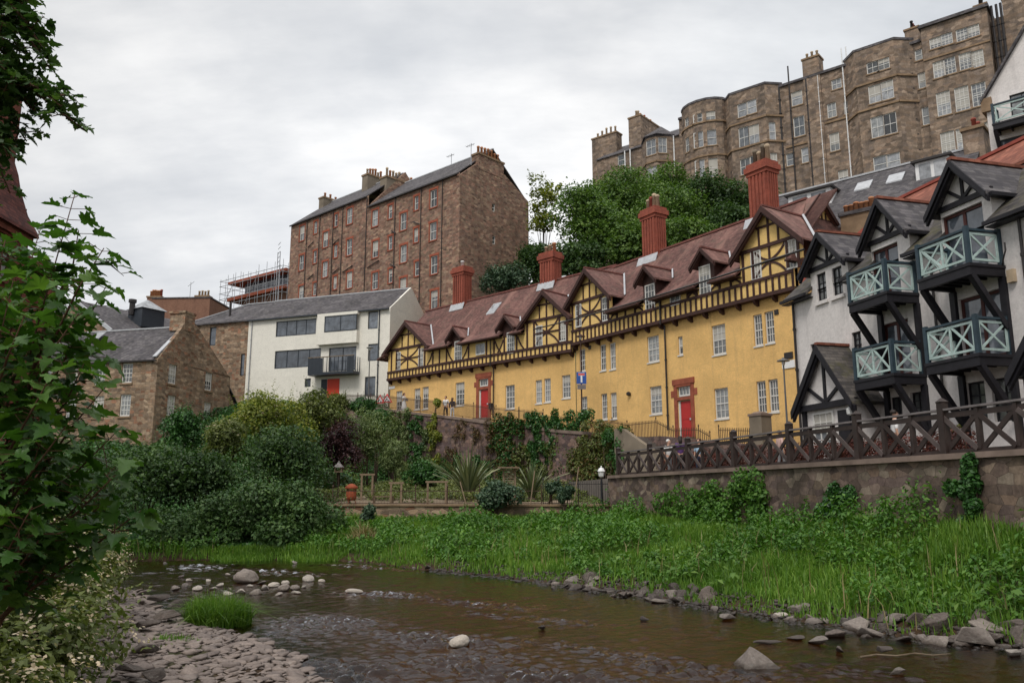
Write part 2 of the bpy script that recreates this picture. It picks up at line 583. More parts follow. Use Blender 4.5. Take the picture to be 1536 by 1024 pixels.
class Facet:
    def __init__(self, site, p0, p1):
        self.s = site
        self.p0 = p0
        d = (p1[0] - p0[0], p1[1] - p0[1])
        self.len = math.hypot(*d)
        self.d = (d[0] / self.len, d[1] / self.len)
        self.nin = (-self.d[1], self.d[0])
        self.ang = math.atan2(self.d[1], self.d[0])
        self.W0 = site.world(*p0)
        w1 = site.world(p0[0] + self.d[0], p0[1] + self.d[1])
        self.wd = (w1[0] - self.W0[0], w1[1] - self.W0[1])
        self.holes = []

    def uz(self, px, py):
        r = ray(px, py)
        ax, ay = self.W0
        ex, ey = self.wd
        u = (ay * r.x - ax * r.y) / (ex * r.y - ey * r.x)
        Y = ay + u * ey
        return u, CAMH + Y * r.z / r.y

    def T(self, a, d, z):
        return (self.p0[0] + self.d[0] * a + self.nin[0] * d, self.p0[1] + self.d[1] * a + self.nin[1] * d, z)

    def place(self, objs, a, d, z):
        x, y, zz = self.T(a, d, z - self.s.zb)
        objs.location = (x, y, zz)
        objs.rotation_euler = (0, 0, self.ang)

    def wall(self, mb, z0, z1, u0=0.0, u1=None, depth=0.16):
        u1 = self.len if u1 is None else u1
        hs = []
        for (a0, a1, b0, b1) in self.holes:
            a0, a1, b0, b1 = max(a0, u0), min(a1, u1), max(b0, z0), min(b1, z1)
            if a1 - a0 > 0.02 and b1 - b0 > 0.02:
                hs.append((a0, a1, b0, b1))
        us = sorted({round(v, 4) for v in [u0, u1] + [q for h in hs for q in h[:2]]})
        zs = sorted({round(v, 4) for v in [z0, z1] + [q for h in hs for q in h[2:]]})
        for i in range(len(us) - 1):
            um = (us[i] + us[i + 1]) / 2
            run = None
            for j in range(len(zs) - 1):
                zm = (zs[j] + zs[j + 1]) / 2
                inside = any(h[0] < um < h[1] and h[2] < zm < h[3] for h in hs)
                if not inside:
                    if run is None:
                        run = zs[j]
                    last = zs[j + 1]
                if (inside or j == len(zs) - 2) and run is not None:
                    mb.quad(self.T(us[i], 0, run), self.T(us[i + 1], 0, run), self.T(us[i + 1], 0, last), self.T(us[i], 0, last))
                    run = None
        for (a0, a1, b0, b1) in hs:
            for (p, q) in (((a0, b0), (a1, b0)), ((a1, b0), (a1, b1)), ((a1, b1), (a0, b1)), ((a0, b1), (a0, b0))):
                mb.quad(self.T(p[0], 0, p[1]), self.T(q[0], 0, q[1]), self.T(q[0], depth, q[1]), self.T(p[0], depth, p[1]))

    def win(self, px, yt, yb, w, style='sash', hole=True, depth=0.13, h=None, surround=None, sill=None, name='window', glass=None, zt=None):
        u, z1 = self.uz(px, yt)
        _, z0 = self.uz(px, yb)
        if h is not None:
            z0 = z1 - h
        return self.win_at(u, z0, z1 - z0, w, style, hole, depth, surround, sill, name, glass)

    def win_at(self, u, z0, h, w, style='sash', hole=True, depth=0.13, surround=None, sill=None, name='window', glass=None):
        h = max(0.3, round(h / 0.08) * 0.08)
        if hole:
            self.holes.append((u - w / 2, u + w / 2, z0, z0 + h))
        else:
            depth = -0.02
        fr, pane, sur = window_meshes(style, round(w, 2), round(h, 2), depth if hole else 0.0, surround, sill, glass)
        o = bpy.data.objects.new(name, fr)
        COL.objects.link(o)
        o.parent = self.s.root
        self.place(o, u, depth, z0)
        p = bpy.data.objects.new('pane', pane)
        COL.objects.link(p)
        p.parent = o
        if STYLES[style][3] and h > 1.0 and random.random() < 0.42:
            fr_ = random.choice((0.32, 0.47, 0.62, 0.9))
            bkey = ('blind', round(w, 2), round(h, 2), fr_, STYLES[style][4])
            if bkey not in _wcache:
                bm_ = MB()
                fw_ = STYLES[style][4]
                bm_.box(-w / 2 + fw_ + 0.01, w / 2 - fw_ - 0.01, 0.007, 0.0105, h - fw_ - (h - 2 * fw_) * fr_, h - fw_)
                _wcache[bkey] = bm_.mesh('blind', M['blind'])
            bl = bpy.data.objects.new('blind', _wcache[bkey])
            COL.objects.link(bl)
            bl.parent = o
        if sur is not None:
            q = bpy.data.objects.new('surround', sur)
            COL.objects.link(q)
            q.parent = o
        return o


STYLES = {  # frame material, columns, rows, meeting rail, frame width, bar width, glass
    'sash': ('sash', 3, 4, True, 0.075, 0.035, 'glass'),
    'sash23': ('sash', 2, 4, True, 0.07, 0.035, 'glass'),
    'sash1': ('sash', 2, 2, True, 0.085, 0.04, 'glass'),
    'sash0': ('sash', 1, 2, True, 0.085, 0.04, 'glass'),
    'pale': ('sash', 1, 2, True, 0.085, 0.05, 'glass_pale'),
    'pale2': ('sash', 2, 2, True, 0.085, 0.04, 'glass_pale'),
    'lattice': ('sash', 3, 5, True, 0.08, 0.045, 'glass_pale'),
    'cottage': ('sash', 3, 4, True, 0.09, 0.05, 'glass'),
    'fixed': ('sash', 2, 1, False, 0.08, 0.04, 'glass_pale'),
    'fan': ('sash', 3, 1, False, 0.08, 0.04, 'glass'),
    'mod1': ('dark_frame', 1, 1, False, 0.07, 0.05, 'glass_blue'),
    'mod2': ('dark_frame', 2, 1, False, 0.08, 0.08, 'glass_blue'),
    'mod4': ('dark_frame', 4, 1, False, 0.08, 0.08, 'glass_blue'),
    'dark': ('black_timber', 2, 3, False, 0.06, 0.04, 'glass'),
    'french': ('brown_frame', 2, 1, False, 0.10, 0.12, 'glass_blue'),
    'redbar': ('brown_frame', 3, 3, True, 0.09, 0.05, 'glass'),
}
_wcache = {}


def window_meshes(style, w, h, depth, surround, sill, glass):
    key = (style, w, h, depth, surround, sill, glass)
    if key in _wcache:
        return _wcache[key]
    fm, nx, ny, meet, fw, bw, gl = STYLES[style]
    gl = glass or gl
    f = MB()
    d0, d1 = -0.035, 0.05
    f.box(-w / 2, -w / 2 + fw, d0, d1, 0, h)
    f.box(w / 2 - fw, w / 2, d0, d1, 0, h)
    f.box(-w / 2 + fw, w / 2 - fw, d0, d1, h - fw, h)
    f.box(-w / 2 + fw, w / 2 - fw, d0 - 0.02, d1, 0, fw * 1.3)
    iw, z0, z1 = w - 2 * fw, fw * 1.3, h - fw
    if meet:
        f.box(-iw / 2, iw / 2, d0 + 0.006, d1 - 0.012, h / 2 - 0.035, h / 2 + 0.035)
    for i in range(1, nx):
        x = -iw / 2 + iw * i / nx
        f.box(x - bw / 2, x + bw / 2, d0 + 0.014, d1 - 0.02, z0, z1)
    for j in range(1, ny):
        if meet and ny % 2 == 0 and j == ny // 2:
            continue
        z = z0 + (z1 - z0) * j / ny
        f.box(-iw / 2, iw / 2, d0 + 0.018, d1 - 0.024, z - bw / 2, z + bw / 2)
    p = MB()
    p.box(-iw / 2 - 0.01, iw / 2 + 0.01, 0.012, 0.024, z0 - 0.01, z1 + 0.01)
    s = None
    if surround or sill:
        s = MB()
        y0, y1 = -depth - 0.022, -depth + 0.06
        b = 0.17
        if surround:
            s.box(-w / 2 - b, -w / 2 - 0.003, y0, y1, 0, h)
            s.box(w / 2 + 0.003, w / 2 + b, y0, y1, 0, h)
            s.box(-w / 2 - b - 0.08, w / 2 + b + 0.08, y0 - 0.01, y1, h + 0.003, h + 0.26)
        e_ = 0.04 if sill == 'sash' else 0.12
        s.box(-w / 2 - e_, w / 2 + e_, y0 - (0.03 if sill == 'sash' else 0.07), y1 + 0.02, -0.085 if sill == 'sash' else -0.15, -0.004)
        s = s.mesh('surround', M[surround or sill])
    r = (f.mesh('window', M[fm]), p.mesh('pane', M[gl]), s)
    _wcache[key] = r
    return r


def chimney(site, x, y, z0, z1, w, d, pots, mat='brick_red', ribs=False, cap='brick_red', potmats=('pot',), poth=0.7, rows=1, parent=None):
    m = MB()
    m.box(x - w / 2, x + w / 2, y - d / 2, y + d / 2, z0, z1)
    if ribs:
        n = 5
        for k in range(n):
            cx = x - w / 2 + w * (k + 0.5) / n
            m.box(cx - w * 0.055, cx + w * 0.055, y - d / 2 - 0.07, y - d / 2 + 0.02, z0, z1 - 0.02)
            cy = y - d / 2 + d * (k + 0.5) / n
            m.box(x + w / 2 - 0.02, x + w / 2 + 0.07, cy - d * 0.055, cy + d * 0.055, z0, z1 - 0.02)
            m.box(x - w / 2 - 0.07, x - w / 2 + 0.02, cy - d * 0.055, cy + d * 0.055, z0, z1 - 0.02)
    ch = site.part('chimney', m, mat, parent)
    c = MB()
    e = 0.10
    if ribs:
        c.box(x - w / 2 - e, x + w / 2 + e, y - d / 2 - e, y + d / 2 + e, z1, z1 + 0.25)
        c.box(x - w / 2 - e * 1.9, x + w / 2 + e * 1.9, y - d / 2 - e * 1.9, y + d / 2 + e * 1.9, z1 + 0.25, z1 + 0.62)
        c.box(x - w / 2 - e * 0.9, x + w / 2 + e * 0.9, y - d / 2 - e * 0.9, y + d / 2 + e * 0.9, z1 + 0.62, z1 + 0.85)
        zt = z1 + 0.85
    else:
        c.box(x - w / 2 - e, x + w / 2 + e, y - d / 2 - e, y + d / 2 + e, z1, z1 + 0.22)
        zt = z1 + 0.22
    site.part('cap', c, cap, ch)
    for i in range(pots):
        p = MB()
        if w >= d:
            px_, py_ = x + (i - (pots - 1) / 2) * (w * 0.9 / max(pots, 1)), y
        else:
            px_, py_ = x, y + (i - (pots - 1) / 2) * (d * 0.9 / max(pots, 1))
        hh = poth * random.uniform(0.75, 1.15)
        p.lathe((px_, py_), [(0.17, zt), (0.14, zt + hh * 0.8), (0.18, zt + hh * 0.82), (0.18, zt + hh * 0.95), (0.12, zt + hh)], 8)
        site.part('pot', p, random.choice(potmats), ch, True)
    return ch


def pipe(site, x, y, z0, z1, r=0.05, name='drainpipe', mat='iron', parent=None):
    m = MB()
    m.tube([(x, y, z0), (x, y, z1)], r, 6)
    for k in range(int((z1 - z0) / 1.8)):
        z = z0 + 0.9 + k * 1.8
        m.tube([(x, y, z), (x, y, z + 0.1)], r * 1.45, 6)
    return site.part(name, m, mat, parent)


def curve_strip(m, pts, w, y0, y1):
    """bent timber in the plane of the front: pts are (x, z)"""
    n = len(pts)
    L, Rr = [], []
    for i in range(n):
        a = pts[max(0, i - 1)]
        b = pts[min(n - 1, i + 1)]
        d = (b[0] - a[0], b[1] - a[1])
        l = math.hypot(*d) or 1
        nx, nz = -d[1] / l * w / 2, d[0] / l * w / 2
        L.append((pts[i][0] + nx, pts[i][1] + nz))
        Rr.append((pts[i][0] - nx, pts[i][1] - nz))
    for i in range(n - 1):
        q = [L[i], L[i + 1], Rr[i + 1], Rr[i]]
        m.extrude([(x, y0, z) for x, z in q], (0, y1 - y0, 0))


def qbez(a, b, c, n=7):
    return [((1 - t) ** 2 * a[0] + 2 * t * (1 - t) * b[0] + t * t * c[0], (1 - t) ** 2 * a[1] + 2 * t * (1 - t) * b[1] + t * t * c[1]) for t in [i / (n - 1) for i in range(n)]]


def gable_dormer(site, u, za, ze, w, ov, yb, roofmat, bargemat, ridgemat, bw=0.24, name='dormer_roof', t=0.12, face=0.0, mirror_end=True):
    """small pitched roof at right angles to the front: apex za, eaves ze, half width w; runs from ov in front to yb behind"""
    r = MB()
    y0 = face - ov
    r.slab([(u, y0, za), (u - w, y0, ze), (u - w, yb, ze), (u, yb, za)], t)
    r.slab([(u, y0, za), (u, yb, za), (u + w, yb, ze), (u + w, y0, ze)], t)
    roof = site.part(name, r, roofmat)
    b = MB()
    for sgn in (-1, 1):
        x1 = u + sgn * (w + 0.05)
        dz = (za - ze)
        q = [(u, za - 0.02), (x1, ze - 0.07), (x1 - sgn * 0.02, ze - 0.07 - bw), (u, za - 0.02 - bw * 1.25)]
        b.extrude([(x, y0 - 0.05, z) for x, z in q], (0, 0.047, 0))
        b.extrude([(x, y0 + 0.03, z - 0.12) for x, z in q], (0, 0.12, 0))
    site.part('bargeboard', b, bargemat, roof)
    k = MB()
    k.beam((u, y0, za + 0.02), (u, yb, za + 0.02), 0.2, 0.1)
    site.part('ridge_tiles', k, ridgemat, roof)
    return roof


# ================================================================== the yellow terrace
YG = 'timbered yellow row houses above the ivy wall'


def timber_front(s, U0, U1, zj, zb, ze, gables, posts, smallw, skipb=()):
    """upper storey of the yellow houses: plaster panels behind a dark oak frame"""
    pan = MB()
    pan.box(U0, U1, 0.0, 0.1, zj, ze + 0.1)
    for (u, za, zg, w) in gables:
        ww = w - 0.35
        k = (za - zg) / w
        pan.extrude([(u - ww, 0.003, ze + 0.1), (u + ww, 0.003, ze + 0.1), (u + ww, 0.003, zg + 0.35 * k - 0.15), (u, 0.003, za - 0.15), (u - ww, 0.003, zg + 0.35 * k - 0.15)], (0, 0.1, 0))
    s.part('plaster_panel', pan, 'yellow_panel')
    t = MB()
    yf = -0.06
    t.box(U0 - 0.02, U1, -0.13, 0.32, zj - 0.02, zj + 0.2)
    t.box(U0 - 0.02, U1, -0.085, 0.02, zb - 0.09, zb + 0.09)
    n = int((U1 - U0) / 0.46)
    for i in range(n + 1):
        x = U0 + 0.07 + (U1 - U0 - 0.14) * i / n
        t.box(x - 0.065, x + 0.065, yf, 0.02, zj + 0.2, zb - 0.09)
    n = int((U1 - U0) / 1.35)
    for i in range(n + 1):
        x = U0 + 0.2 + (U1 - U0 - 0.4) * i / n
        if not any(a < x < b for a, b in skipb):
            t.extrude([(x - 0.09, -0.1, zj - 0.022), (x - 0.09, 0.34, zj - 0.022), (x - 0.09, 0.34, zj - 0.36), (x - 0.09, 0.06, zj - 0.25)], (0.18, 0, 0))
    # posts and bent braces of the main wall
    for (x, left, right) in posts:
        t.box(x - 0.075, x + 0.075, yf, 0.02, zb + 0.09, ze + 0.05)
        for sgn, on in ((-1, left), (1, right)):
            if on:
                curve_strip(t, qbez((x + sgn * 0.12, ze - 0.15), (x + sgn * 0.32, zb + 0.55), (x + sgn * 0.78, zb + 0.12)), 0.12, yf + 0.012, 0.01)
    for (u, za, zg, w) in gables:
        k = (za - zg) / w
        zc = zg + 0.28                      # collar beam over the windows
        wc = w - 0.28 - max(0, (zc - zg)) / k
        wi = w * 0.62                       # posts beside the two windows
        t.box(u - wc - 0.15, u + wc + 0.15, -0.10, 0.02, zc - 0.1, zc + 0.1)
        for sx in (-1, 1):
            for off in (-0.37, 0.37):
                x = u + sx * wi + off
                t.box(x - 0.08, x + 0.08, yf, 0.02, zb + 0.09, zc - 0.1)
            x = u + sx * (w * 0.27)
            zt = za - (w * 0.27) * k - 0.35
            t.box(x - 0.055, x + 0.055, yf, 0.02, zc + 0.1, zt)
        t.box(u - 0.06, u + 0.06, yf - 0.006, 0.02, zb + 0.09, za - 0.35)
        zm = zc + 0.52 * (za - zc)
        wm = (za - zm) / k - 0.25
        t.box(u - wm, u + wm, yf - 0.012, 0.02, zm - 0.06, zm + 0.06)
        zmid = (zb + zc) / 2
        xi = wi - 0.45
        t.box(u - xi, u + xi, yf - 0.012, 0.02, zmid - 0.055, zmid + 0.055)
        for sx in (-1, 1):
            for sz in (-1, 1):
                zz = zc - 0.1 if sz > 0 else zb + 0.09
                curve_strip(t, qbez((u + sx * 0.05, zmid + sz * 0.06), (u + sx * xi * 0.62, zmid + sz * abs(zz - zmid) * 0.30), (u + sx * (xi - 0.02), zz)), 0.13, yf + 0.02, 0.012)
    s.part('timber_frame', t, 'timber')


def yellow_roof(s, U0, U1, ze, zr, spans, skew0=0.0, skew1=0.0, hip1=0.0):
    """main roof with flared eaves; let back behind each gable so the gable walls stand free"""
    prof = [(-0.62, ze), (0.55, ze + 0.80), (4.5, zr)]
    r = MB()
    cuts = [U0] + [v for sp in sorted(spans) for v in sp[:2]] + [U1]

    def P(u, y, z):
        # skew: mitre the ends where the two fronts meet at an angle
        if abs(u - U0) < 1e-6:
            u = u + skew0 * y
        if abs(u - U1) < 1e-6:
            u = u + skew1 * y
            if hip1:
                u = U1 - hip1 * (1 - abs(4.5 - y) / 5.1)
        return (u, y, z)
    for i in range(len(cuts) - 1):
        a, b = cuts[i], cuts[i + 1]
        if b - a < 0.02:
            continue
        if i % 2 == 0:
            for (y0, z0), (y1, z1) in zip(prof[:-1], prof[1:]):
                r.slab([P(a, y0, z0), P(b, y0, z0), P(b, y1, z1), P(a, y1, z1)], 0.13)
        else:
            y0 = sorted(spans)[i // 2][2]
            z0 = ze + 0.80 + (zr - ze - 0.8) * (y0 - 0.55) / 3.95
            r.slab([P(a, y0, z0), P(b, y0, z0), P(b, 4.5, zr), P(a, 4.5, zr)], 0.13)
    r.slab([P(U0, 4.5, zr), P(U1, 4.5, zr), P(U1, 9.6, ze), P(U0, 9.6, ze)], 0.13)
    if hip1:
        r.slab([P(U1, -0.62, ze), P(U1, 9.6, ze), P(U1, 4.5, zr)], 0.13)
    roof = s.part('roof', r, 'red_tile')
    k = MB()
    k.beam(P(U0, 4.5, zr + 0.03), P(U1, 4.5, zr + 0.03), 0.26, 0.14)
    s.part('ridge_tiles', k, 'ridge_red', roof)
    for i in range(0, len(cuts) - 1, 2):
        a, b = cuts[i], cuts[i + 1]
        if b - a < 0.05:
            continue
        g = MB()
        g.box(a, b, -0.72, -0.60, ze - 0.13, ze - 0.02)
        g.box(a, b, -0.601, 0.0, ze - 0.12, ze - 0.08)
        s.part('gutter', g, 'timber', roof)
    return roof


def flashing(s, u, w, za, zg, ze, zr, wd=0.13):
    """lead strip where a cross gable meets the main roof, on its right side"""
    sl = (zr - ze - 0.8) / 3.95
    yy = lambda z: 0.55 + (z - ze - 0.8) / sl
    m = MB()
    a = Vector((u + 0.08, yy(za) + 0.02, za + 0.06))
    b = Vector((u + w * 0.97, yy(zg + 0.1), zg + 0.14))
    m.beam(a + Vector((0.06, -0.06, 0.03)), b + Vector((0.06, -0.06, 0.03)), wd, 0.05, up=(0.4, -1, 0.4))
    s.part('flashing', m, 'lead')


def stone_door(s, f, px, yt, yb, w, fanpx, fant, fanb):
    """panelled red door with fanlight in a red sandstone surround"""
    u, z1 = f.uz(px, yt)
    _, z0 = f.uz(px, yb)
    h = z1 - z0
    f.holes.append((u - w / 2, u + w / 2, z0, z1 + 1.05))
    d = MB()
    y0 = f.p0[1]
    d.box(u - w / 2 + 0.16, u + w / 2 - 0.02, y0 + 0.10, y0 + 0.16, z0 + 0.02, z1)
    for (a, b) in ((0.08, 0.42), (0.50, 0.93)):
        d.box(u - w / 2 + 0.28, u + w / 2 - 0.14, y0 + 0.082, y0 + 0.12, z0 + h * a, z0 + h * b)
    door = s.part('door', d, 'red_door')
    m = MB()
    m.box(u - w / 2, u - w / 2 + 0.14, y0 + 0.06, y0 + 0.14, z0, z1 + 0.03)
    s.part('door_frame', m, 'sash', door)
    m = MB()
    m.box(u + w / 2 - 0.2, u + w / 2 - 0.08, y0 + 0.02, y0 + 0.08, z0 + h * 0.47, z0 + h * 0.47 + 0.12)
    s.part('letter_plate', m, 'lead', door)
    f.win_at(u - 0.02, z1 + 0.30, 0.62, w - 0.2, 'fan', False, name='fanlight').location.y += 0.11
    q = MB()
    ysur = y0 - 0.05
    b = 0.30
    for sx in (-1, 1):
        xa, xb = sorted((u + sx * (w / 2 + 0.004), u + sx * (w / 2 + b)))
        q.box(xa, xb, ysur, y0 + 0.12, z0 - 0.05, z1 + 1.06)
        xa, xb = sorted((u + sx * (w / 2 + b), u + sx * (w / 2 + b + 0.28)))
        q.box(xa, xb, ysur + 0.02, y0 + 0.06, z1 + 0.30, z1 + 0.72)
    q.box(u - w / 2 - b - 0.08, u + w / 2 + b + 0.08, ysur - 0.05, y0 + 0.12, z1 + 1.06, z1 + 1.42)
    q.box(u - w / 2, u + w / 2, ysur, y0 + 0.14, z1 + 0.06, z1 + 0.26)
    q.box(u - w / 2 - 0.1, u + w / 2 + 0.1, ysur - 0.03, y0 + 0.14, z1 + 0.92, z1 + 1.05)
    s.part('door_surround', q, 'red_stone')
    st = MB()
    st.box(u - w / 2 - 0.3, u + w / 2 + 0.3, y0 - 0.5, y0 + 0.16, z0 - 0.4, z0)
    s.part('doorstep', st, 'cope')
    return u, z0


# ---- left half
YL = Site('timbered_house', 'yellow timbered row house, far half beside the white modern house', 'house', (-11.75, 76.7), (0.714, -0.70), 8.6, YG)
s = YL
UL = 22.8
f = Facet(s, (0, 0.35), (UL, 0.35))
for (px, a, b, w) in ((599, 586.5, 617, 0.95), (626, 582, 614, 0.86), (638.5, 580, 613, 0.86), (690, 574, 608, 1.15),
                      (765, 577.5, 613, 1.05), (808, 570, 605, 0.68), (821, 567, 603, 0.68), (849, 563, 597, 0.85)):
    f.win(px, a, b, w, 'sash', sill='sash')
stone_door(s, f, 725.5, 584.5, 627, 1.15, 724, 568, 578)
m = MB()
f.wall(m, 6.5, 13.3)
g = Facet(s, (0, 9.0), (0, 0.35))
g.wall(m, 6.5, 15.4)
m.extrude([(0, 0.1, 15.2), (0, 9.0, 15.2), (0, 4.5, 20.3)], (0.1, 0, 0))
s.part('wall', m, 'yellow')
f0 = Facet(s, (0, 0), (UL, 0))
GL = [(3.02, 18.45, 15.75, 3.35), (20.25, 18.35, 15.85, 2.75)]
posts = [(6.6, 1, 0), (7.5, 0, 0), (8.45, 0, 1), (11.3, 1, 0), (13.5, 0, 0), (14.4, 0, 1), (15.6, 1, 0), (17.0, 0, 1)]
timber_front(s, 0, UL, 13.18, 13.95, 15.25, GL, posts, None)
for (px, a, b, w) in ((598, 528, 556, 0.72), (632, 523, 551, 0.72), (688, 511, 542.5, 0.95), (766.5, 498, 530, 0.85), (809, 488, 520, 0.72), (844, 481, 512, 0.72)):
    f0.win(px, a, b, w, 'sash', hole=False)
f0.win(721, 515, 532, 1.1, 'fixed', hole=False, glass='glass_pale')
sp = [(3.02 - 2.9, 3.02 + 2.9, 0.55), (20.25 - 2.35, 20.25 + 2.35, 0.55)]
u1, z1 = f0.uz(681.5, 491)
u2, z2 = f0.uz(757, 474)
sp += [(u1 + 0.35 - 0.6, u1 + 0.35 + 0.6, 0.6), (u2 + 0.4 - 0.6, u2 + 0.4 + 0.6, 0.6)]
roofL = yellow_roof(s, 0.0, UL, 15.35, 20.62, sp, skew0=0.0, skew1=0.22)
for (u, za, zg, w) in GL:
    gable_dormer(s, u, za, zg, w, 0.5, 4.2, 'red_tile', 'timber', 'ridge_red', 0.30)
    flashing(s, u, w, za, zg, 15.35, 20.62)
for (u, z) in ((u1 + 0.35, z1), (u2 + 0.4, z2)):
    q = MB()
    q.extrude([(u - 0.62, 0.0, 15.2), (u + 0.62, 0.0, 15.2), (u + 0.62, 0.0, z - 0.75), (u, 0.0, z - 0.1), (u - 0.62, 0.0, z - 0.75)], (0, 1.8, 0))
    s.part('dormer_wall', q, 'timber')
    gable_dormer(s, u, z, z - 1.05, 0.98, 0.5, 2.6, 'red_tile', 'timber', 'ridge_red', 0.2)
    flashing(s, u, 0.98, z, z - 1.05, 15.35, 20.62, 0.10)
# flared tile hood at the left corner
q = MB()
q.slab([(-1.0, -0.62, 15.3), (0.2, -0.62, 15.65), (0.2, 5.0, 16.6), (-1.0, 5.0, 15.3)], 0.12)
s.part('eaves_hood', q, 'red_tile')
for px, yb_, yt_, pots, pm in ((693, 455, 402, 1, ('white_paint',)), (826, 428, 380, 3, ('pot_pale', 'pot'))):
    u, z0 = s.uz(px, yb_, 4.5)
    _, z1_ = s.uz(px, yt_, 4.5)
    chimney(s, u, 4.5, z0 - 1.2, z1_ - 0.85, 1.5, 1.05, pots, 'brick_red', True, 'brick_red', pm, 0.9)
    q = MB()
    q.extrude([(u - 0.95, 3.72, 19.74), (u + 0.95, 3.72, 19.74), (u + 0.95, 3.97, 20.42), (u - 0.95, 3.97, 20.42)], (0, -0.05, 0.03))
    s.part('flashing', q, 'lead')
u, z = s.uz(741, 470, 2.2)
def roof_y(z, ze=15.35, zr=20.62): return 0.55 + 3.95 * (z - ze - 0.8) / (zr - ze - 0.8)
for yy in (2.9,):
    u, z = s.uz(741, 467, yy)
    z = 15.35 + 0.8 + (20.62 - 16.15) * (yy - 0.55) / 3.95
    sl = (20.62 - 16.15) / 3.95
    q = MB()
    q.slab([(u - 0.5, yy - 0.5, z - 0.5 * sl + 0.1), (u + 0.5, yy - 0.5, z - 0.5 * sl + 0.1), (u + 0.5, yy + 0.45, z + 0.45 * sl + 0.1), (u - 0.5, yy + 0.45, z + 0.45 * sl + 0.1)], 0.14)
    sk = s.part('skylight', q, 'lead')
    q = MB()
    q.slab([(u - 0.42, yy - 0.42, z - 0.42 * sl + 0.112), (u + 0.42, yy - 0.42, z - 0.42 * sl + 0.112), (u + 0.42, yy + 0.38, z + 0.38 * sl + 0.112), (u - 0.42, yy + 0.38, z + 0.38 * sl + 0.112)], 0.01)
    s.part('pane', q, 'glass_pale', sk)
u, z0 = s.uz(741, 627, 0.3)
pipe(s, u, 0.2, z0, 13.0)
pipe(s, u, -0.16, 13.0, 15.2)
u, z = s.uz(737, 609, 0.3)
q = MB()
q.box(u - 0.16, u + 0.16, 0.12, 0.34, z - 0.25, z + 0.25)
s.part('post_box', q, 'iron')
u, z = s.uz(588, 581, 0.3)
q = MB()
q.box(u - 0.5, u + 0.4, 0.3, 0.348, z - 0.12, z + 0.12)
s.part('street_nameplate', q, 'white_paint')

# ---- right half
YR = Site('timbered_house', 'yellow timbered row house, near half with two full storeys of plain yellow wall', 'house', (4.53, 60.7), (0.541, -0.841), 5.2, YG)
s = YR
UR = 20.3
f = Facet(s, (0, 0.35), (UR, 0.35))
for (px, a, b, w) in ((876, 594, 629, 0.75), (906, 590, 629, 0.68), (920, 589, 628, 0.68), (983, 579, 621, 1.15), (1081, 581, 628, 1.1), (1141, 572, 620, 0.66), (1159, 568, 618, 0.66),
                      (873, 524, 557, 0.75), (904, 517, 556, 0.68), (918.5, 514, 554, 0.68), (979, 503, 543, 1.15), (1077, 486, 532, 1.1), (1135.6, 470.6, 519, 0.64), (1153, 467, 515, 0.64)):
    f.win(px, a, b, w, 'sash', sill='sash')
f.win(1020, 504, 532.5, 0.42, 'sash0', sill='sash')
stone_door(s, f, 1026.5, 601, 656.5, 1.15, 1024, 580, 592)
m = MB()
f.wall(m, 3.0, 13.75)
g = Facet(s, (UR, 0.35), (UR, 9.0))
g.wall(m, 3.0, 15.4)
m.extrude([(0.0, 0.1, 14.6), (0, 9.0, 14.6), (0, 4.5, 20.3)], (0.1, 0, 0))
s.part('wall', m, 'yellow')
f0 = Facet(s, (0, 0), (UR, 0))
GR = [(2.25, 19.1, 16.5, 2.8), (18.75, 18.85, 16.3, 2.55)]
posts = [(5.3, 1, 0), (6.2, 0, 0), (7.2, 0, 1), (9.7, 1, 0), (12.2, 0, 1), (13.0, 1, 0), (14.9, 1, 0), (15.8, 0, 1)]
timber_front(s, 0, UR, 13.63, 14.70, 15.2, GR, posts, None)
for (px, a, b, w) in ((868, 456, 491, 0.72), (908, 446, 482, 0.75), (975, 427, 467, 0.95), (1057, 399, 444, 0.95), (1133.5, 377, 421, 0.75), (1186, 360, 404, 0.75)):
    f0.win(px, a, b, w, 'sash', hole=False)
f0.win(1013, 440, 458, 0.95, 'fixed', hole=False)
sp = [(0.02, 4.6, 0.55), (16.65, 20.28, 0.55)]
u1, z1 = f0.uz(965, 404)
u2, z2 = f0.uz(1049, 378)
u1 += 0.55
u2 += 0.55
sp += [(u1 - 0.62, u1 + 0.62, 0.7), (u2 - 0.62, u2 + 0.62, 0.7)]
ug, zg_ = s.uz(1224, 294, 4.5)
U1_ = UR + 0.35
HIP = (U1_ - ug) / 0.735
yellow_roof(s, 0.0, U1_, 15.25, 20.45, sp, skew0=-0.225, skew1=0.0, hip1=HIP)
# gablet at the top of the hip: a little timbered triangle looking along the ridge
zgb = 20.45 - 1.5
r = MB()
for sy in (-1, 1):
    r.slab([(U1_ - HIP, 4.5, 20.47), (ug + 0.3, 4.5, 20.47), (ug + 0.3, 4.5 + sy * 1.5, zgb - 0.15), (ug - 0.1, 4.5 + sy * 1.42, zgb - 0.06)], 0.1)
gb_ = s.part('gablet_roof', r, 'red_tile')
q = MB()
q.extrude([(ug, 3.2, zgb), (ug, 5.8, zgb), (ug, 4.5, 20.36)], (-0.1, 0, 0))
s.part('gablet', q, 'yellow_panel', gb_)
q = MB()
for k in (-0.75, -0.38, 0, 0.38, 0.75):
    q.box(ug, ug + 0.05, 4.45 + k, 4.55 + k, zgb, 20.3 - abs(k) * 1.12)
q.box(ug, ug + 0.07, 3.1, 5.9, zgb - 0.12, zgb + 0.02)
for sy in (-1, 1):
    q.beam((ug + 0.32, 4.5, 20.40), (ug + 0.32, 4.5 + sy * 1.55, zgb - 0.2), 0.08, 0.24, up=(0, sy, 1))
s.part('gablet_timber', q, 'timber', gb_)
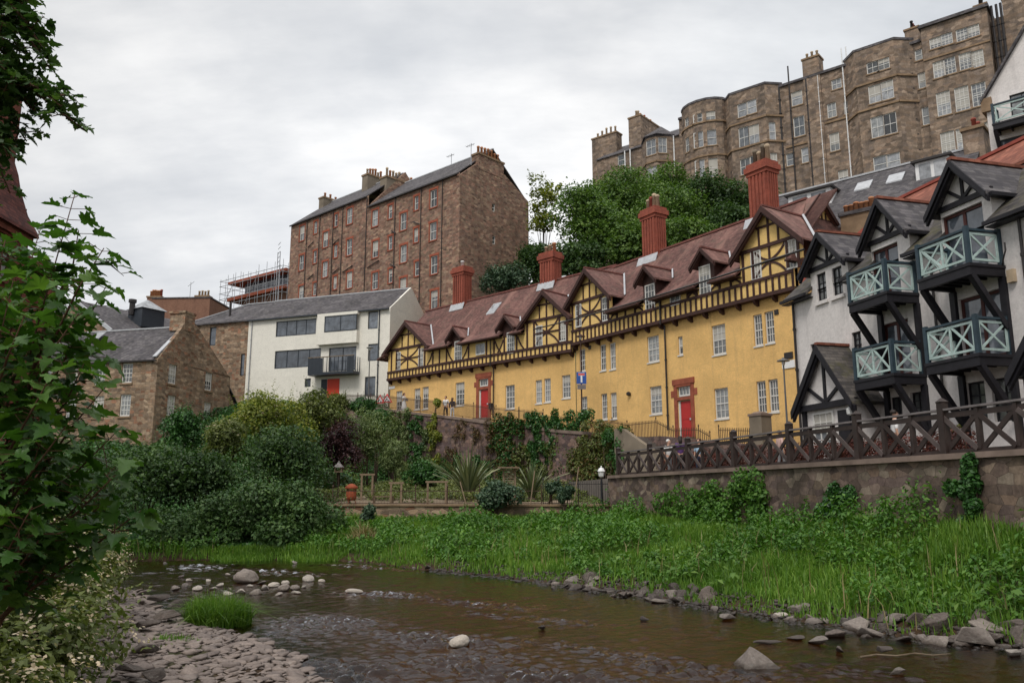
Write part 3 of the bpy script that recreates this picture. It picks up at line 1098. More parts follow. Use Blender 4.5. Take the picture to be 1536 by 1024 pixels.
for (u, za, zg, w) in GR:
    gable_dormer(s, u, za, zg, w, 0.5, 4.2, 'red_tile', 'timber', 'ridge_red', 0.30)
    flashing(s, u, w, za, zg, 15.25, 20.45)
for (u, z) in ((u1, z1 + 0.1), (u2, z2 + 0.1)):
    q = MB()
    q.extrude([(u - 0.62, 0.0, 15.2), (u + 0.62, 0.0, 15.2), (u + 0.62, 0.0, z - 0.75), (u, 0.0, z - 0.1), (u - 0.62, 0.0, z - 0.75)], (0, 2.0, 0))
    s.part('dormer_wall', q, 'timber')
    gable_dormer(s, u, z, z - 1.05, 1.0, 0.5, 2.9, 'red_tile', 'timber', 'ridge_red', 0.2)
    flashing(s, u, 1.0, z, z - 1.05, 15.25, 20.45, 0.10)
for px, yb_, yt_, pots, pm in ((982, 385, 320, 4, ('pot_red', 'pot_pale')), (1147, 320, 252, 4, ('pot_pale', 'grey_cement'))):
    u, z0 = s.uz(px, yb_, 4.6)
    _, z1_ = s.uz(px, yt_, 4.6)
    chimney(s, u, 4.6, 19.0, z1_ - 0.5, 1.48, 1.05, pots, 'brick_red', True, 'brick_red', pm, 1.15)
    q = MB()
    q.extrude([(u - 1.05, 3.72, 19.52), (u + 1.05, 3.72, 19.52), (u + 1.05, 3.97, 20.2), (u - 1.05, 3.97, 20.2)], (0, -0.05, 0.03))
    s.part('flashing', q, 'lead')
u, z0 = s.uz(1004, 645, 0.3)
pipe(s, u, 0.2, z0, 13.5, 0.06)
pipe(s, u, -0.16, 13.5, 15.1, 0.06)
for (px, py) in ((885, 521), (1165, 468)):
    u, z = s.uz(px, py, 0.35)
    q = MB()
    q.box(u - 0.14, u + 0.14, 0.30, 0.36, z - 0.14, z + 0.14)
    s.part('vent', q, 'iron')
u, z = s.uz(945, 591, 0.35)
q = MB()
q.lathe((u, 0.22), [(0.05, z - 0.12), (0.16, z - 0.05), (0.16, z + 0.08), (0.06, z + 0.16)], 8)
s.part('wall_lamp', q, 'iron')
u, z = s.uz(1184, 533, 0.35)
q = MB()
q.box(u - 0.3, u + 0.25, 0.28, 0.34, z - 0.18, z + 0.18)
s.part('street_nameplate', q, 'iron')
u, z = s.uz(1184, 546, 0.35)
q = MB()
q.box(u - 0.45, u + 0.4, 0.29, 0.34, z - 0.22, z + 0.2)
s.part('notice_board', q, 'white_paint')
# ================================================================== other buildings
def roof_gable(s, x0, x1, y0, ym, y1, ze, zr, mat, ov=0.3, t=0.14, ridge='slate', name='roof', ov_end=0.12, parent=None, ze2=None):
    """roof with its ridge along x"""
    ze2 = ze if ze2 is None else ze2
    sl = (zr - ze) / (ym - y0)
    r = MB()
    r.slab([(x0 - ov_end, y0 - ov, ze - ov * sl + 0.1), (x1 + ov_end, y0 - ov, ze - ov * sl + 0.1), (x1 + ov_end, ym, zr + 0.1), (x0 - ov_end, ym, zr + 0.1)], t)
    sl2 = (zr - ze2) / (y1 - ym)
    r.slab([(x0 - ov_end, ym, zr + 0.1), (x1 + ov_end, ym, zr + 0.1), (x1 + ov_end, y1 + ov, ze2 - ov * sl2 + 0.1), (x0 - ov_end, y1 + ov, ze2 - ov * sl2 + 0.1)], t)
    ro = s.part(name, r, mat, parent)
    k = MB()
    k.beam((x0 - ov_end, ym, zr + 0.12), (x1 + ov_end, ym, zr + 0.12), 0.24, 0.12)
    s.part('ridge_cap', k, ridge, ro)
    return ro


# ---- white modern house
s = Site('modern_house', 'modern cream rendered house with dark grey windows and an orange red door', 'house', (-12.4, 81.5), (0.939, -0.345), 11.2)
f = Facet(s, (-40, 0), (0, 0))


def wspan(f, xa, xb, y):
    a, _ = f.uz(xa, y)
    b, _ = f.uz(xb, y)
    return (a + b) / 2, b - a


UL_, _ = f.uz(370, 540)
U590, ZE = f.uz(588, 461)
for (xa, xb, yt, yb, st) in ((414, 474, 480, 503, 'mod4'), (552, 567, 467, 493, 'mod1'), (412, 481, 524, 551, 'mod4'),
                             (493, 534, 521, 556, 'mod2'), (552, 567, 516, 541, 'mod1'), (547, 563, 564, 594, 'mod1'), (457, 466, 568, 580, 'mod1')):
    u, w = wspan(f, xa, xb, (yt + yb) / 2)
    _, z1 = f.uz((xa + xb) / 2, yt)
    _, z0 = f.uz((xa + xb) / 2, yb)
    f.win_at(u, z0, z1 - z0, w, st, depth=0.12)
xl = UL_ - 40
g = Facet(s, (0, 0), (0, 9))
m = MB()
f.wall(m, 9.0, ZE, UL_, 40)
g.wall(m, 9.0, ZE)
m.extrude([(0, 0, ZE), (0, 9, ZE), (0, 4.5, ZE + 3.2)], (-0.2, 0, 0))
s.part('wall', m, 'cream')
roof_gable(s, xl, -0.15, 0, 4.5, 9, ZE, ZE + 3.0, 'slate', 0.25, ridge='lead', ov_end=0.0)
q = MB()
q.box(xl, 0, -0.36, -0.24, ZE - 0.22, ZE - 0.08)
s.part('gutter', q, 'dark_frame')
# projecting oriel on the top floor
u, w = wspan(f, 491, 539, 486)
_, z1 = f.uz(515, 474)
_, z0 = f.uz(515, 498)
_, zb_ = f.uz(515, 516)
q = MB()
q.box(u - 40 - w / 2 - 0.9, u - 40 + w / 2 + 0.05, -0.55, 0.0, zb_, z0)
q.box(u - 40 - w / 2 - 0.9, u - 40 - w / 2, -0.55, 0.0, z0, z1 + 0.3)
q.box(u - 40 - w / 2, u - 40 + w / 2 + 0.05, -0.55, 0.0, z1, z1 + 0.3)
ori = s.part('oriel', q, 'cream')
fo = Facet(s, (-40, -0.5), (0, -0.5))
fo.win_at(u, z0, z1 - z0, w, 'mod2', hole=False)
# balcony
u, w = wspan(f, 473, 540, 548)
_, z0 = f.uz(506, 560)
_, z1 = f.uz(506, 538)
q = MB()
xa, xb = u - 40 - w / 2, u - 40 + w / 2
q.box(xa, xb, -1.3, 0.0, z0 - 0.25, z0)
bal = s.part('balcony', q, 'dark_frame')
q = MB()
for k in range(13):
    x = xa + (xb - xa) * k / 12
    q.box(x - 0.03, x + 0.03, -1.3, -1.25, z0, z1)
for k in range(4):
    y = -1.25 + 1.2 * k / 3
    for x in (xa, xb - 0.05):
        q.box(x, x + 0.05, y, y + 0.05, z0, z1)
q.box(xa, xa + (xb - xa) * 0.32, -1.29, -1.26, z0, z1 - 0.05)
q.box(xb - (xb - xa) * 0.14, xb, -1.29, -1.26, z0, z1 - 0.05)
s.part('balusters', q, 'dark_frame', bal)
q = MB()
q.box(xa - 0.03, xb + 0.03, -1.34, -1.2, z1, z1 + 0.07)
s.part('handrail', q, 'garden_wood', bal)
# front door in a recess
u, w = wspan(f, 491, 509, 582)
_, z1 = f.uz(500, 568)
_, z0 = f.uz(500, 597)
q = MB()
q.box(u - 40 - w / 2, u - 40 + w / 2, -0.05, -0.005, z0, z1)
s.part('door', q, 'orange_door')
q = MB()
q.box(u - 40 - w / 2 - 0.75, u - 40 - w / 2 - 0.05, -0.04, -0.004, z0, z1)
s.part('door_sidelight', q, 'dark_frame')
pipe(s, -1.2, -0.1, 11, ZE - 0.1, 0.06, 'drainpipe', 'dark_frame')
pipe(s, xl + 0.5, -0.1, 11, ZE - 0.1, 0.05, 'drainpipe', 'steel')

# ---- brown stone house joined to its left
s2 = Site('stone_house', 'brown rubble house under a hipped slate roof joined to the cream modern house', 'house', s.world(xl, 0.0), s.e, 11.0)
f = Facet(s2, (-30, 0.15), (0, 0.15))
u0, z0 = f.uz(300, 487)
f.win(320, 491, 518, 0.85, 'mod1')
f.win(364.5, 530, 563, 0.5, 'mod1')
m = MB()
f.wall(m, 8.0, ZE, u0 - 2, 30)
g = Facet(s2, (u0 - 32, 9), (u0 - 32, 0.15))
g.wall(m, 8.0, ZE)
s2.part('wall', m, 'cottage')
r = MB()
X0 = u0 - 32.3
zr = ZE + 3.0
r.slab([(X0, -0.15, ZE), (0, -0.15, ZE), (0, 4.5, zr), (X0 + 5.2, 4.5, zr)], 0.14)
r.slab([(X0, 9.2, ZE), (X0, -0.15, ZE), (X0 + 5.2, 4.5, zr)], 0.14)
r.slab([(0, 9.2, ZE), (X0, 9.2, ZE), (X0 + 5.2, 4.5, zr), (0, 4.5, zr)], 0.14)
ro = s2.part('roof', r, 'slate')
q = MB()
q.beam((X0, -0.15, ZE + 0.06), (X0 + 5.2, 4.5, zr + 0.06), 0.22, 0.1)
q.beam((X0 + 5.2, 4.5, zr + 0.06), (0, 4.5, zr + 0.06), 0.22, 0.1)
s2.part('hip_flashing', q, 'lead', ro)
q = MB()
uu, zz = s2.uz(345, 470, 1.5)
q.tube([(uu, 1.5, ZE + 0.5), (uu, 1.5, ZE + 2.6)], 0.13, 8)
s2.part('flue', q, 'iron', ro)

# ---- rubble cottage at the left
a = at(237, 540, 68)
s = Site('stone_cottage', 'warm rubble stone house with white sash windows and a slate roof above the bushes', 'house', (a.x, a.y), (0.967, -0.255), 4.5)
f = Facet(s, (-22, 0), (0, 0))
_, ZE = f.uz(237, 538)
for (px, yt, yb) in ((110, 548, 578), (151.6, 546, 577), (192, 544, 574), (189, 592, 624), (149, 594, 626), (108, 597, 629), (186, 668, 700), (146, 670, 702), (72, 550, 580)):
    f.win(px, yt, yb, 1.05, 'cottage', sill='trim_stone')
g = Facet(s, (0, 0), (0, 20))
y1, _ = g.uz(345, 575)
for (px, yt, yb) in ((260, 546, 576), (314, 557, 586), (258, 593, 624), (312, 603, 631)):
    g.win(px, yt, yb, 1.05, 'cottage', sill='trim_stone')
ym, zr = g.uz(284, 484)
m = MB()
f.wall(m, 1.5, ZE)
g.wall(m, 1.5, ZE, 0, y1)
m.extrude([(0, 0, ZE), (0, y1, ZE - 0.2), (0, ym + 1.6, zr - 0.4), (0, ym + 0.9, zr + 0.1), (0, ym - 0.6, zr + 0.1), (0, ym - 0.9, zr - 0.6)], (-0.35, 0, 0))
s.part('wall', m, 'cottage')
roof_gable(s, -22, -0.36, 0, ym, y1, ZE, zr - 0.45, 'slate', 0.15, ridge='lead', ov_end=0.0)
q = MB()
q.beam((-0.3, -0.1, ZE + 0.18), (-0.3, ym - 0.9, zr - 0.95), 0.35, 0.12, up=(0, -1, 1))
s.part('verge', q, 'lead')
q = MB()
q.box(-1.5, 0.06, ym - 0.7, ym + 0.7, zr - 0.8, zr + 0.75)
q.box(-1.6, 0.12, ym - 0.8, ym + 0.8, zr + 0.75, zr + 0.95)
s.part('chimney', q, 'cottage')
q = MB()
q.slab([(-9.2, 2.0, ZE + 2.45), (-8.1, 2.0, ZE + 2.45), (-8.1, 3.0, ZE + 3.3), (-9.2, 3.0, ZE + 3.3)], 0.1)
s.part('skylight', q, 'glass_pale')
q = MB()
q.box(-22, 0, -0.27, -0.15, ZE - 0.2, ZE - 0.08)
s.part('gutter', q, 'iron')
# low outshot at the back of the gable
q = MB()
q.extrude([(-0.4, y1, 1.5), (-0.4, y1 + 3.2, 1.5), (-0.4, y1 + 3.2, ZE - 4.0), (-0.4, y1, ZE - 0.9)], (-5, 0, 0))
s.part('outshot', q, 'cottage')
q = MB()
q.slab([(-5.5, y1 - 0.1, ZE - 0.6), (-0.2, y1 - 0.1, ZE - 0.6), (-0.2, y1 + 3.5, ZE - 4.0), (-5.5, y1 + 3.5, ZE - 4.0)], 0.15)
s.part('outshot_roof', q, 'slate')

# ---- roofs behind the cottage: gabled hall with a glass cupola
a = at(167, 498, 86)
s = Site('gabled_hall', 'stone hall with a broad slate roof and a pyramid roof light behind the cottage', 'building', (a.x, a.y), (0.83, -0.555), 8)
zE = a.z
g = Facet(s, (-20, 0), (0, 0))
um, zR = g.uz(112, 452)
um -= 20
m = MB()
wid = -2 * um
m.poly([(2 * um, 0, 5), (0, 0, 5), (0, 0, zE), (um, 0, zR), (2 * um, 0, zE)])
m.box(2 * um + 0.1, -0.1, 0.4, 26, 5, zE)
s.part('wall', m, 'cottage')
r = MB()
r.slab([(um, -0.1, zR + 0.15), (0.2, -0.1, zE + 0.05), (0.2, 26, zE + 0.05), (um, 26, zR + 0.15)], 0.15)
r.slab([(um, -0.1, zR + 0.15), (um, 26, zR + 0.15), (2 * um - 0.2, 26, zE + 0.05), (2 * um - 0.2, -0.1, zE + 0.05)], 0.15)
s.part('roof', r, 'slate')
q = MB()
q.beam((um, -0.15, zR + 0.2), (0.25, -0.15, zE + 0.1), 0.4, 0.14, up=(0, -1, 0))
s.part('verge', q, 'lead')
fb = Facet(s, (um * 0.5, 0), (um * 0.5, 20))
yc, zc_ = fb.uz(219, 480)
q = MB()
zc0 = (zR + zE) / 2 - 0.4
q.lathe((um * 0.5, yc), [(2.0, zc0), (2.0, zc0 + 2.2)], square=True)
cu = s.part('cupola', q, 'dark_frame')
q = MB()
q.lathe((um * 0.5, yc), [(2.3, zc0 + 2.2), (0.12, zc0 + 3.5)], square=True)
s.part('glass_roof', q, 'glass_pale', cu)
q = MB()
q.lathe((um * 0.5 - 0.4, yc - 1.6), [(0.32, zc0 + 1.5), (0.32, zc0 + 2.9), (0.45, zc0 + 2.95), (0.45, zc0 + 3.3)], 8)
s.part('vent', q, 'iron', cu)

# ---- brown brick block with two chimney stacks
a = at(222, 478, 112)
s = Site('brick_building', 'flat topped brown brick building with two clusters of chimney pots, far left', 'building', (a.x, a.y), (1, -0.06), 14)
fb = Facet(s, (0, 0), (10, 0))
u1, zt = fb.uz(311, 447)
m = MB()
m.box(0.4, u1 + 0.4, 0, 9, 10, zt)
s.part('wall', m, 'brick_brown')
q = MB()
q.box(0.3, u1 + 0.5, -0.1, 9.1, zt, zt + 0.18)
s.part('coping', q, 'slate')
chimney(s, 0.5, 0.8, 12, zt + 0.25, 2.0, 1.2, 6, 'brick_brown', False, 'trim_stone', ('pot_red', 'pot'), 0.95)
chimney(s, u1 - 0.9, 0.8, zt - 3, zt + 0.25, 1.9, 1.2, 4, 'brick_brown', False, 'trim_stone', ('pot_pale',), 1.0)
q = MB()
q.tube([(u1 - 3.0, 1, zt), (u1 - 3.0, 1, zt + 2.6)], 0.04, 5)
q.tube([(u1 - 3.4, 1, zt + 2.0), (u1 - 2.5, 1, zt + 2.7)], 0.03, 5)
s.part('aerial', q, 'steel')

# ---- scaffolded building
a = at(432, 455, 128)
s = Site('scaffolded_building', 'glazed building under scaffolding beside the tall brown tenement', 'building', (a.x, a.y), (0.80, -0.60), 18)
fb = Facet(s, (-12, 0), (0, 0))
u0, _ = fb.uz(366, 430)
z_ = lambda y: fb.uz(400, y)[1]
m = MB()
m.box(u0 - 12, 0.5, 0, 8, z_(470), z_(442))
s.part('wall', m, 'brick_brown')
m = MB()
m.box(u0 - 12 + 0.2, 0.3, 0.1, 8, z_(440), z_(418))
gl = s.part('glazing', m, 'glass_blue')
m = MB()
m.box(u0 - 12 - 2.6, 0.8, -1.4, 8.5, z_(443), z_(438))
m.box(u0 - 12 - 2.6, 0.8, -1.4, 8.5, z_(418), z_(414))
s.part('floor_deck', m, 'red_stone')
sc = MB()
xs = np.linspace(u0 - 15.5, 1.2, 9)
zt = z_(409)
for y in (-2.2, -1.2):
    for x in xs:
        sc.tube([(x, y, z_(470)), (x, y, zt + random.uniform(-0.3, 0.9))], 0.042, 5)
for z in (z_(462), z_(450), z_(441), z_(432), z_(421), z_(413)):
    sc.tube([(xs[0] - 0.3, -2.2, z), (xs[-1], -2.2, z)], 0.05, 5)
    for x in (xs[0], xs[-1]):
        sc.tube([(x, -2.3, z), (x, 6, z)], 0.05, 5)
for i in (0, 3, 6):
    sc.tube([(xs[i], -2.25, z_(465)), (xs[i + 1], -2.25, z_(440))], 0.05, 5)
    sc.tube([(xs[i + 1], -2.25, z_(440)), (xs[i + 2], -2.25, z_(415))], 0.05, 5)
s.part('scaffolding', sc, 'steel')
q = MB()
for x in (0.2, 0.8):
    q.tube([(x, -2.6, z_(470)), (x, -2.6, z_(394))], 0.07, 6)
for k in range(14):
    z = z_(468) + k * 0.75
    q.tube([(0.2, -2.6, z), (0.8, -2.6, z + 0.35)], 0.05, 4)
s.part('hoist', q, 'steel')

# ---- tall brown tenement on the hill
s = Site('tenement', 'tall brown rubble tenement with a blank gable and orange chimney pots', 'tenement', (-5.7, 85.0), (0.74, -0.673), 15)
f = Facet(s, (-34, 0), (0, 0))
ul, zl = f.uz(437, 338)
us, zs_ = f.uz(553, 309)
zl = 38.9
zr_ = 37.45
for (px, a_, b_) in ((453.8, 339, 363.4), (453, 383, 407), (452.5, 429, 452), (489, 348, 373), (488, 392.6, 417.5), (525, 312.6, 338), (524.6, 359, 385), (524.6, 408, 434.5),
                     (563, 315.4, 343), (563.4, 361.6, 388), (563, 409, 435), (605.5, 320, 347.7), (605.5, 368, 395), (605, 417, 442), (650.6, 285, 313.6), (650, 334, 363), (651.4, 384, 413), (651.6, 436, 463)):
    f.win(px, a_, b_, 1.12, 'sash1', surround='red_stone', h=2.05)
for (px, a_, b_) in ((474, 332, 351), (473, 376, 397), (472.5, 424, 443), (504.5, 321, 340.6), (504, 367, 387), (503, 414, 435), (586, 307.6, 330), (586, 354, 377), (586, 403, 425),
                     (625, 294, 316.7), (624.5, 342, 365), (625.6, 392, 414)):
    f.win(px, a_, b_, 0.72, 'sash0', surround='red_stone', h=1.7)
g = Facet(s, (0, 0), (0, 14))
yd, _ = g.uz(793, 350)
for (px, a_, b_) in ((740.5, 305, 319), (741, 353.6, 367), (741, 402, 415)):
    g.win(px, a_, b_, 0.5, 'sash0', h=1.0)
m = MB()
f.wall(m, 8, zr_, us, 34)
f.wall(m, 8, zl, ul, us)
g.wall(m, 8, zr_ - 0.3, 0, yd)
g2 = Facet(s, (ul - 34, yd), (ul - 34, 0))
g2.wall(m, 8, zl)
ym = yd / 2
_, zc0 = g.uz(714, 243)
yc0, _ = g.uz(716, 240)
yc1, zc1 = g.uz(757, 263)
zt = (zc0 + zc1) / 2
m.extrude([(0, 0, zr_ - 0.3), (0, yd, zr_ - 0.3), (0, yc1, zt), (0, yc0, zt)], (-0.4, 0, 0))
gu = us - 34
m.extrude([(gu, 0, zr_), (gu, yd, zr_), (gu, ym, zl + 4.75)], (-0.4, 0, 0))
s.part('wall', m, 'tenement')
roof_gable(s, gu, -0.42, 0, ym, yd, zr_, zr_ + 4.6, 'slate', 0.2, ridge='lead', ov_end=0)
roof_gable(s, ul - 34, gu - 0.42, 0, ym, yd, zl, zl + 4.6, 'slate', 0.2, ridge='lead', ov_end=0)
ztop = g.uz(735, 234)[1]
chimney(s, -0.52, (yc0 + yc1) / 2, zt - 0.6, ztop - 0.35, 1.1, (yc1 - yc0) * 0.92, 7, 'tenement', False, 'trim_stone', ('pot',), 1.15)
fm = Facet(s, (gu - 0.7, 0), (gu - 0.7, 14))
ya, za = fm.uz(564, 262)
chimney(s, gu - 0.7, ym - 0.2, zl + 1.5, za - 0.1, 1.3, 5.6, 10, 'grey_cement', False, 'trim_stone', ('pot', 'pot_pale'), 1.2)
chimney(s, gu + 1.6, ym + 4.2, zl + 1.0, za - 1.2, 1.0, 2.4, 5, 'grey_cement', False, 'trim_stone', ('pot_red', 'pot'), 1.2)
u, z = s.uz(497, 308, ym)
chimney(s, ul - 34 + 10.5, ym, zl + 3, zl + 5.6, 1.2, 3.0, 6, 'grey_cement', False, 'trim_stone', ('pot', 'pot_pale'), 1.1)
chimney(s, ul - 34 + 0.6, ym, zl + 2.5, zl + 4.9, 1.1, 3.0, 3, 'grey_cement', False, 'trim_stone', ('pot',), 0.8)
q = MB()
q.box(ul - 34, gu - 0.42, -0.32, -0.2, zl - 0.25, zl - 0.1)
gt = s.part('gutter', q, 'iron')
q = MB()
q.box(gu, 0, -0.32, -0.2, zr_ - 0.25, zr_ - 0.1)
s.part('gutter', q, 'iron')
for px in (460, 479, 499, 513, 549, 592, 631, 663):
    u, _ = f.uz(px, 370)
    pipe(s, u - 34, -0.1, 14, (zl if u < us else zr_) - 0.2, 0.05)
for (px, py, dx) in ((463, 366, 1.2), (500, 362, 1.3), (500, 405, 1.4), (515, 403, 2.0), (595, 344, -0.9), (552, 396, 2.2), (630, 330, -1.1), (594, 394, -1.0), (462, 414, 1.4)):
    u, z = f.uz(px, py)
    q = MB()
    q.tube([(u - 34, -0.12, z - 0.5), (u - 34 + dx, -0.12, z)], 0.065, 6)
    s.part('waste_pipe', q, 'iron')
q = MB()
q.tube([(-2.9, -0.1, 20.6), (0.12, -0.1, 20.4), (0.12, 5.5, 20.2)], 0.1, 6)
s.part('waste_pipe', q, 'iron')
for (x, y, z, h) in ((-0.4, yc0 - 0.6, zt - 0.3, 2.6), (-7.5, ym, zr_ + 4.6, 1.6)):
    q = MB()
    q.tube([(x, y, z), (x, y, z + h)], 0.04, 5)
    q.tube([(x - 0.8, y, z + h - 0.2), (x + 0.5, y, z + h - 0.2)], 0.03, 5)
    for kx in (-0.7, -0.4, -0.1, 0.2):
        q.tube([(x + kx, y - 0.25, z + h - 0.2), (x + kx, y + 0.25, z + h - 0.2)], 0.02, 4)
    s.part('aerial', q, 'steel')

# ---- long stone terrace high on the right
BG = 'grey gold stone tenements high on the hill'


def bay(s, plan, z0, z1, mat, wins, roofmat='slate', top=0.0):
    """bay window block: facets round a plan; wins maps facet number to window rows"""
    m = MB()
    for i in range(len(plan) - 1):
        f = Facet(s, plan[i], plan[i + 1])
        for wd in wins.get(i, []):
            f.win(*wd[:3], wd[3], wd[4], surround=wd[5] if len(wd) > 5 else None, sill='trim_stone')
        f.wall(m, z0, z1)
    b = s.part('bay', m, mat)
    r = MB()
    cx = sum(p[0] for p in plan) / len(plan)
    cy = sum(p[1] for p in plan) / len(plan)
    big = [(cx + (p[0] - cx) * 1.04, cy + (p[1] - cy) * 1.08) for p in plan]
    r.extrude([(x, y, z1 - 0.02) for x, y in big], (0, 0, 0.28))
    s.part('parapet', r, roofmat, b)
    for zc in top:
        r = MB()
        big = [(cx + (p[0] - cx) * 1.03, cy + (p[1] - cy) * 1.05) for p in plan]
        for i in range(len(plan) - 1):
            a_, b_ = big[i], big[i + 1]
            r.beam((a_[0], a_[1], zc), (b_[0], b_[1], zc), 0.2, 0.22)
        s.part('string_course', r, 'trim_stone', b)
    return b


s = Site('tenement', 'long grey gold stone tenement with round and canted bays on the hilltop', 'tenement', (46.9, 82.0), (0.766, -0.643), 27, BG)
f = Facet(s, (-40, 0), (0, 0))
U = lambda px, py=170: f.uz(px, py)[0] - 40
ZT = 52.0
for wd in ((1194.4, 137, 158.5, 1.35, 'pale'), (1197.5, 175, 205, 1.35, 'pale2'), (1184.6, 230, 249, 0.95, 'pale'), (1208.7, 220.6, 244, 1.2, 'pale'),
           (1254, 118.7, 134, 1.15, 'pale2'), (1246.7, 154.5, 177, 1.05, 'sash1'), (1250.7, 199.5, 227, 1.1, 'sash1'), (1264, 254.6, 276, 1.1, 'sash1'), (1268, 152, 172, 0.45, 'sash0'),
           (1277, 206, 226, 0.4, 'sash0'), (1377, 74.7, 91, 0.75, 'sash0'), (1381.6, 109, 133, 0.75, 'sash0'), (1387.5, 161, 188, 0.75, 'sash0')):
    f.win(*wd, sill='trim_stone')
m = MB()
f.wall(m, 22, ZT, 8, 40)
s.part('wall', m, 'ochre_stone')
q = MB()
q.extrude([(-32, -0.25, ZT), (-2, -0.25, ZT), (-2, 12, ZT), (-32, 12, ZT)], (0, 0, 0.3))
s.part('roof', q, 'slate')
# round bay
uA, uB = U(1025), U(1090)
cxm, rr = (uA + uB) / 2, (uB - uA) / 2
plan = [(cxm - rr * 1.02 * math.cos(t), -rr * 0.72 * math.sin(t)) for t in [math.pi * k / 8 for k in range(9)]]
wins = {2: [(1029.8, 177, 191, 0.8, 'sash1'), (1030.5, 207, 229, 0.8, 'sash1')],
        4: [(1046, 171, 184, 1.25, 'sash1'), (1047, 198, 222, 1.3, 'pale'), (1049, 240, 267, 1.3, 'pale')],
        5: [(1065, 167, 181, 1.3, 'sash1'), (1066.5, 195, 218, 1.35, 'pale'), (1068.5, 237, 266, 1.35, 'pale')]}
bay(s, plan, 22, 52.6, 'ochre_stone', wins, top=(49.6, 45.0))


def canted(s, ua, ub, d, c):
    return [(ua, 0), (ua + c, -d), (ub - c, -d), (ub, 0)]


ua, ub = U(1086), U(1174)
d1 = 1.5
plan = canted(s, ua, ub, d1, 1.5)
bay(s, plan, 22, ZT + 0.4, 'ochre_stone', {1: [(1112.6, 155, 176, 1.25, 'pale'), (1126.7, 150, 171, 1.25, 'pale'), (1114.8, 191, 222, 1.35, 'pale2'), (1129.8, 187, 217, 1.35, 'pale2'), (1117, 237.5, 262, 1.3, 'sash1'), (1132, 233, 258, 1.3, 'sash1')],
                                           2: [(1158, 183, 211, 0.85, 'pale'), (1160.5, 229.5, 249, 0.85, 'sash1')]}, top=(48.2, 44.9))
ua, ub = U(1272), U(1374, 120)
plan = canted(s, ua, ub, 1.5, 1.6)
bay(s, plan, 22, ZT + 0.6, 'ochre_stone', {1: [(1307.8, 93, 110, 1.25, 'sash1'), (1324.5, 88, 105, 1.25, 'sash1'), (1311, 127.5, 155, 1.35, 'pale2'), (1329.4, 121.6, 150, 1.35, 'pale2'),
                                               (1314.8, 175, 206.6, 1.4, 'sash1'), (1333.5, 170, 202, 1.4, 'sash1'), (1319, 234, 259, 1.4, 'pale'), (1339, 230, 254, 1.4, 'pale')]}, top=(48.3, 45.2))
uc = U(1222)
chimney(s, uc, 0.55, 22, 54.4, 2.0, 1.5, 3, 'ochre_stone', False, 'trim_stone', ('pot_pale',), 1.0)
chimney(s, U(1096), 4.0, 50, 54.0, 1.3, 2.0, 3, 'ochre_stone', False, 'trim_stone', ('pot_pale',), 1.0)
chimney(s, U(1366, 75), 2.2, 50, 54.6, 1.5, 1.8, 4, 'ochre_stone', False, 'trim_stone', ('iron', 'pot_red'), 0.9)
for px, r_, mt in ((1171, 0.16, 'iron'), (1187, 0.09, 'iron'), (1213, 0.10, 'iron'), (1231, 0.07, 'white_paint'), (1270, 0.07, 'white_paint'), (1277, 0.07, 'white_paint'), (1374, 0.12, 'iron'), (1087, 0.1, 'iron')):
    pipe(s, U(px), -0.15, 26, ZT + (2.4 if px in (1170, 1187, 1270, 1277) else 0), r_, 'drainpipe', mt)
q = MB()
q.box(U(1176), U(1215), -0.12, 0.02, 43.9, 44.15)
q.box(U(1236), U(1272), -0.12, 0.02, 45.6, 45.85)
s.part('string_course', q, 'trim_stone')

# nearest block of the terrace
s3 = Site('tenement', 'tallest stone tenement block at the right end of the hilltop, with paired many paned windows', 'tenement', s.world(U(1384, 60), -0.6), (0.766, -0.643), 28, BG)
f = Facet(s3, (0, 0), (12, 0))
ue, ze_ = f.uz(1481, 24)
for (px, a_, b_) in ((1402, 56.5, 73), (1419, 50, 68), (1442, 43, 62), (1459, 38, 56)):
    f.win(px, a_, b_, 1.15, 'lattice', sill='trim_stone')
for (px, a_, b_) in ((1407.4, 91.4, 117), (1423, 86.4, 112), (1446.6, 79, 105), (1464.5, 75.6, 101.7)):
    f.win(px, a_, b_, 1.2, 'lattice', sill='trim_stone')
for (px, a_, b_) in ((1413.5, 137.7, 174), (1441, 130, 167), (1466.6, 124.5, 159.7), (1420, 197, 230), (1443.7, 192, 226), (1470, 186, 220)):
    f.win(px, a_, b_, 1.35, 'lattice', sill='trim_stone')
m = MB()
f.wall(m, 22, 53.2, 0, ue)
Facet(s3, (ue, 0), (ue, 10)).wall(m, 22, 53.2)
Facet(s3, (0, 10), (0, 0)).wall(m, 22, 53.2)
s3.part('wall', m, 'ochre_stone')
q = MB()
q.extrude([(-0.2, -0.3, 53.2), (ue + 0.2, -0.3, 53.2), (ue + 0.2, 10, 53.2), (-0.2, 10, 53.2)], (0, 0, 0.35))
s3.part('roof', q, 'slate')
q = MB()
q.box(0, ue, -0.1, 0.02, 49.3, 49.5)
s3.part('string_course', q, 'trim_stone')
for dx in (0.35, 0.8, 1.2):
    pipe(s3, ue + dx, 0.6, 34, 53.5, 0.14)
q = MB()
q.box(ue + 0.1, ue + 5.5, 1.2, 8, 22, 52.3)
s3.part('rear_wing', q, 'ochre_stone')
chimney(s3, ue + 3.0, 1.8, 45, 54.2, 3.4, 1.4, 6, 'ochre_stone', False, 'trim_stone', ('iron', 'pot_pale'), 1.3)
chimney(s3, ue - 0.8, 2.5, 52, 54.6, 1.2, 1.4, 3, 'ochre_stone', False, 'trim_stone', ('iron',), 1.2)

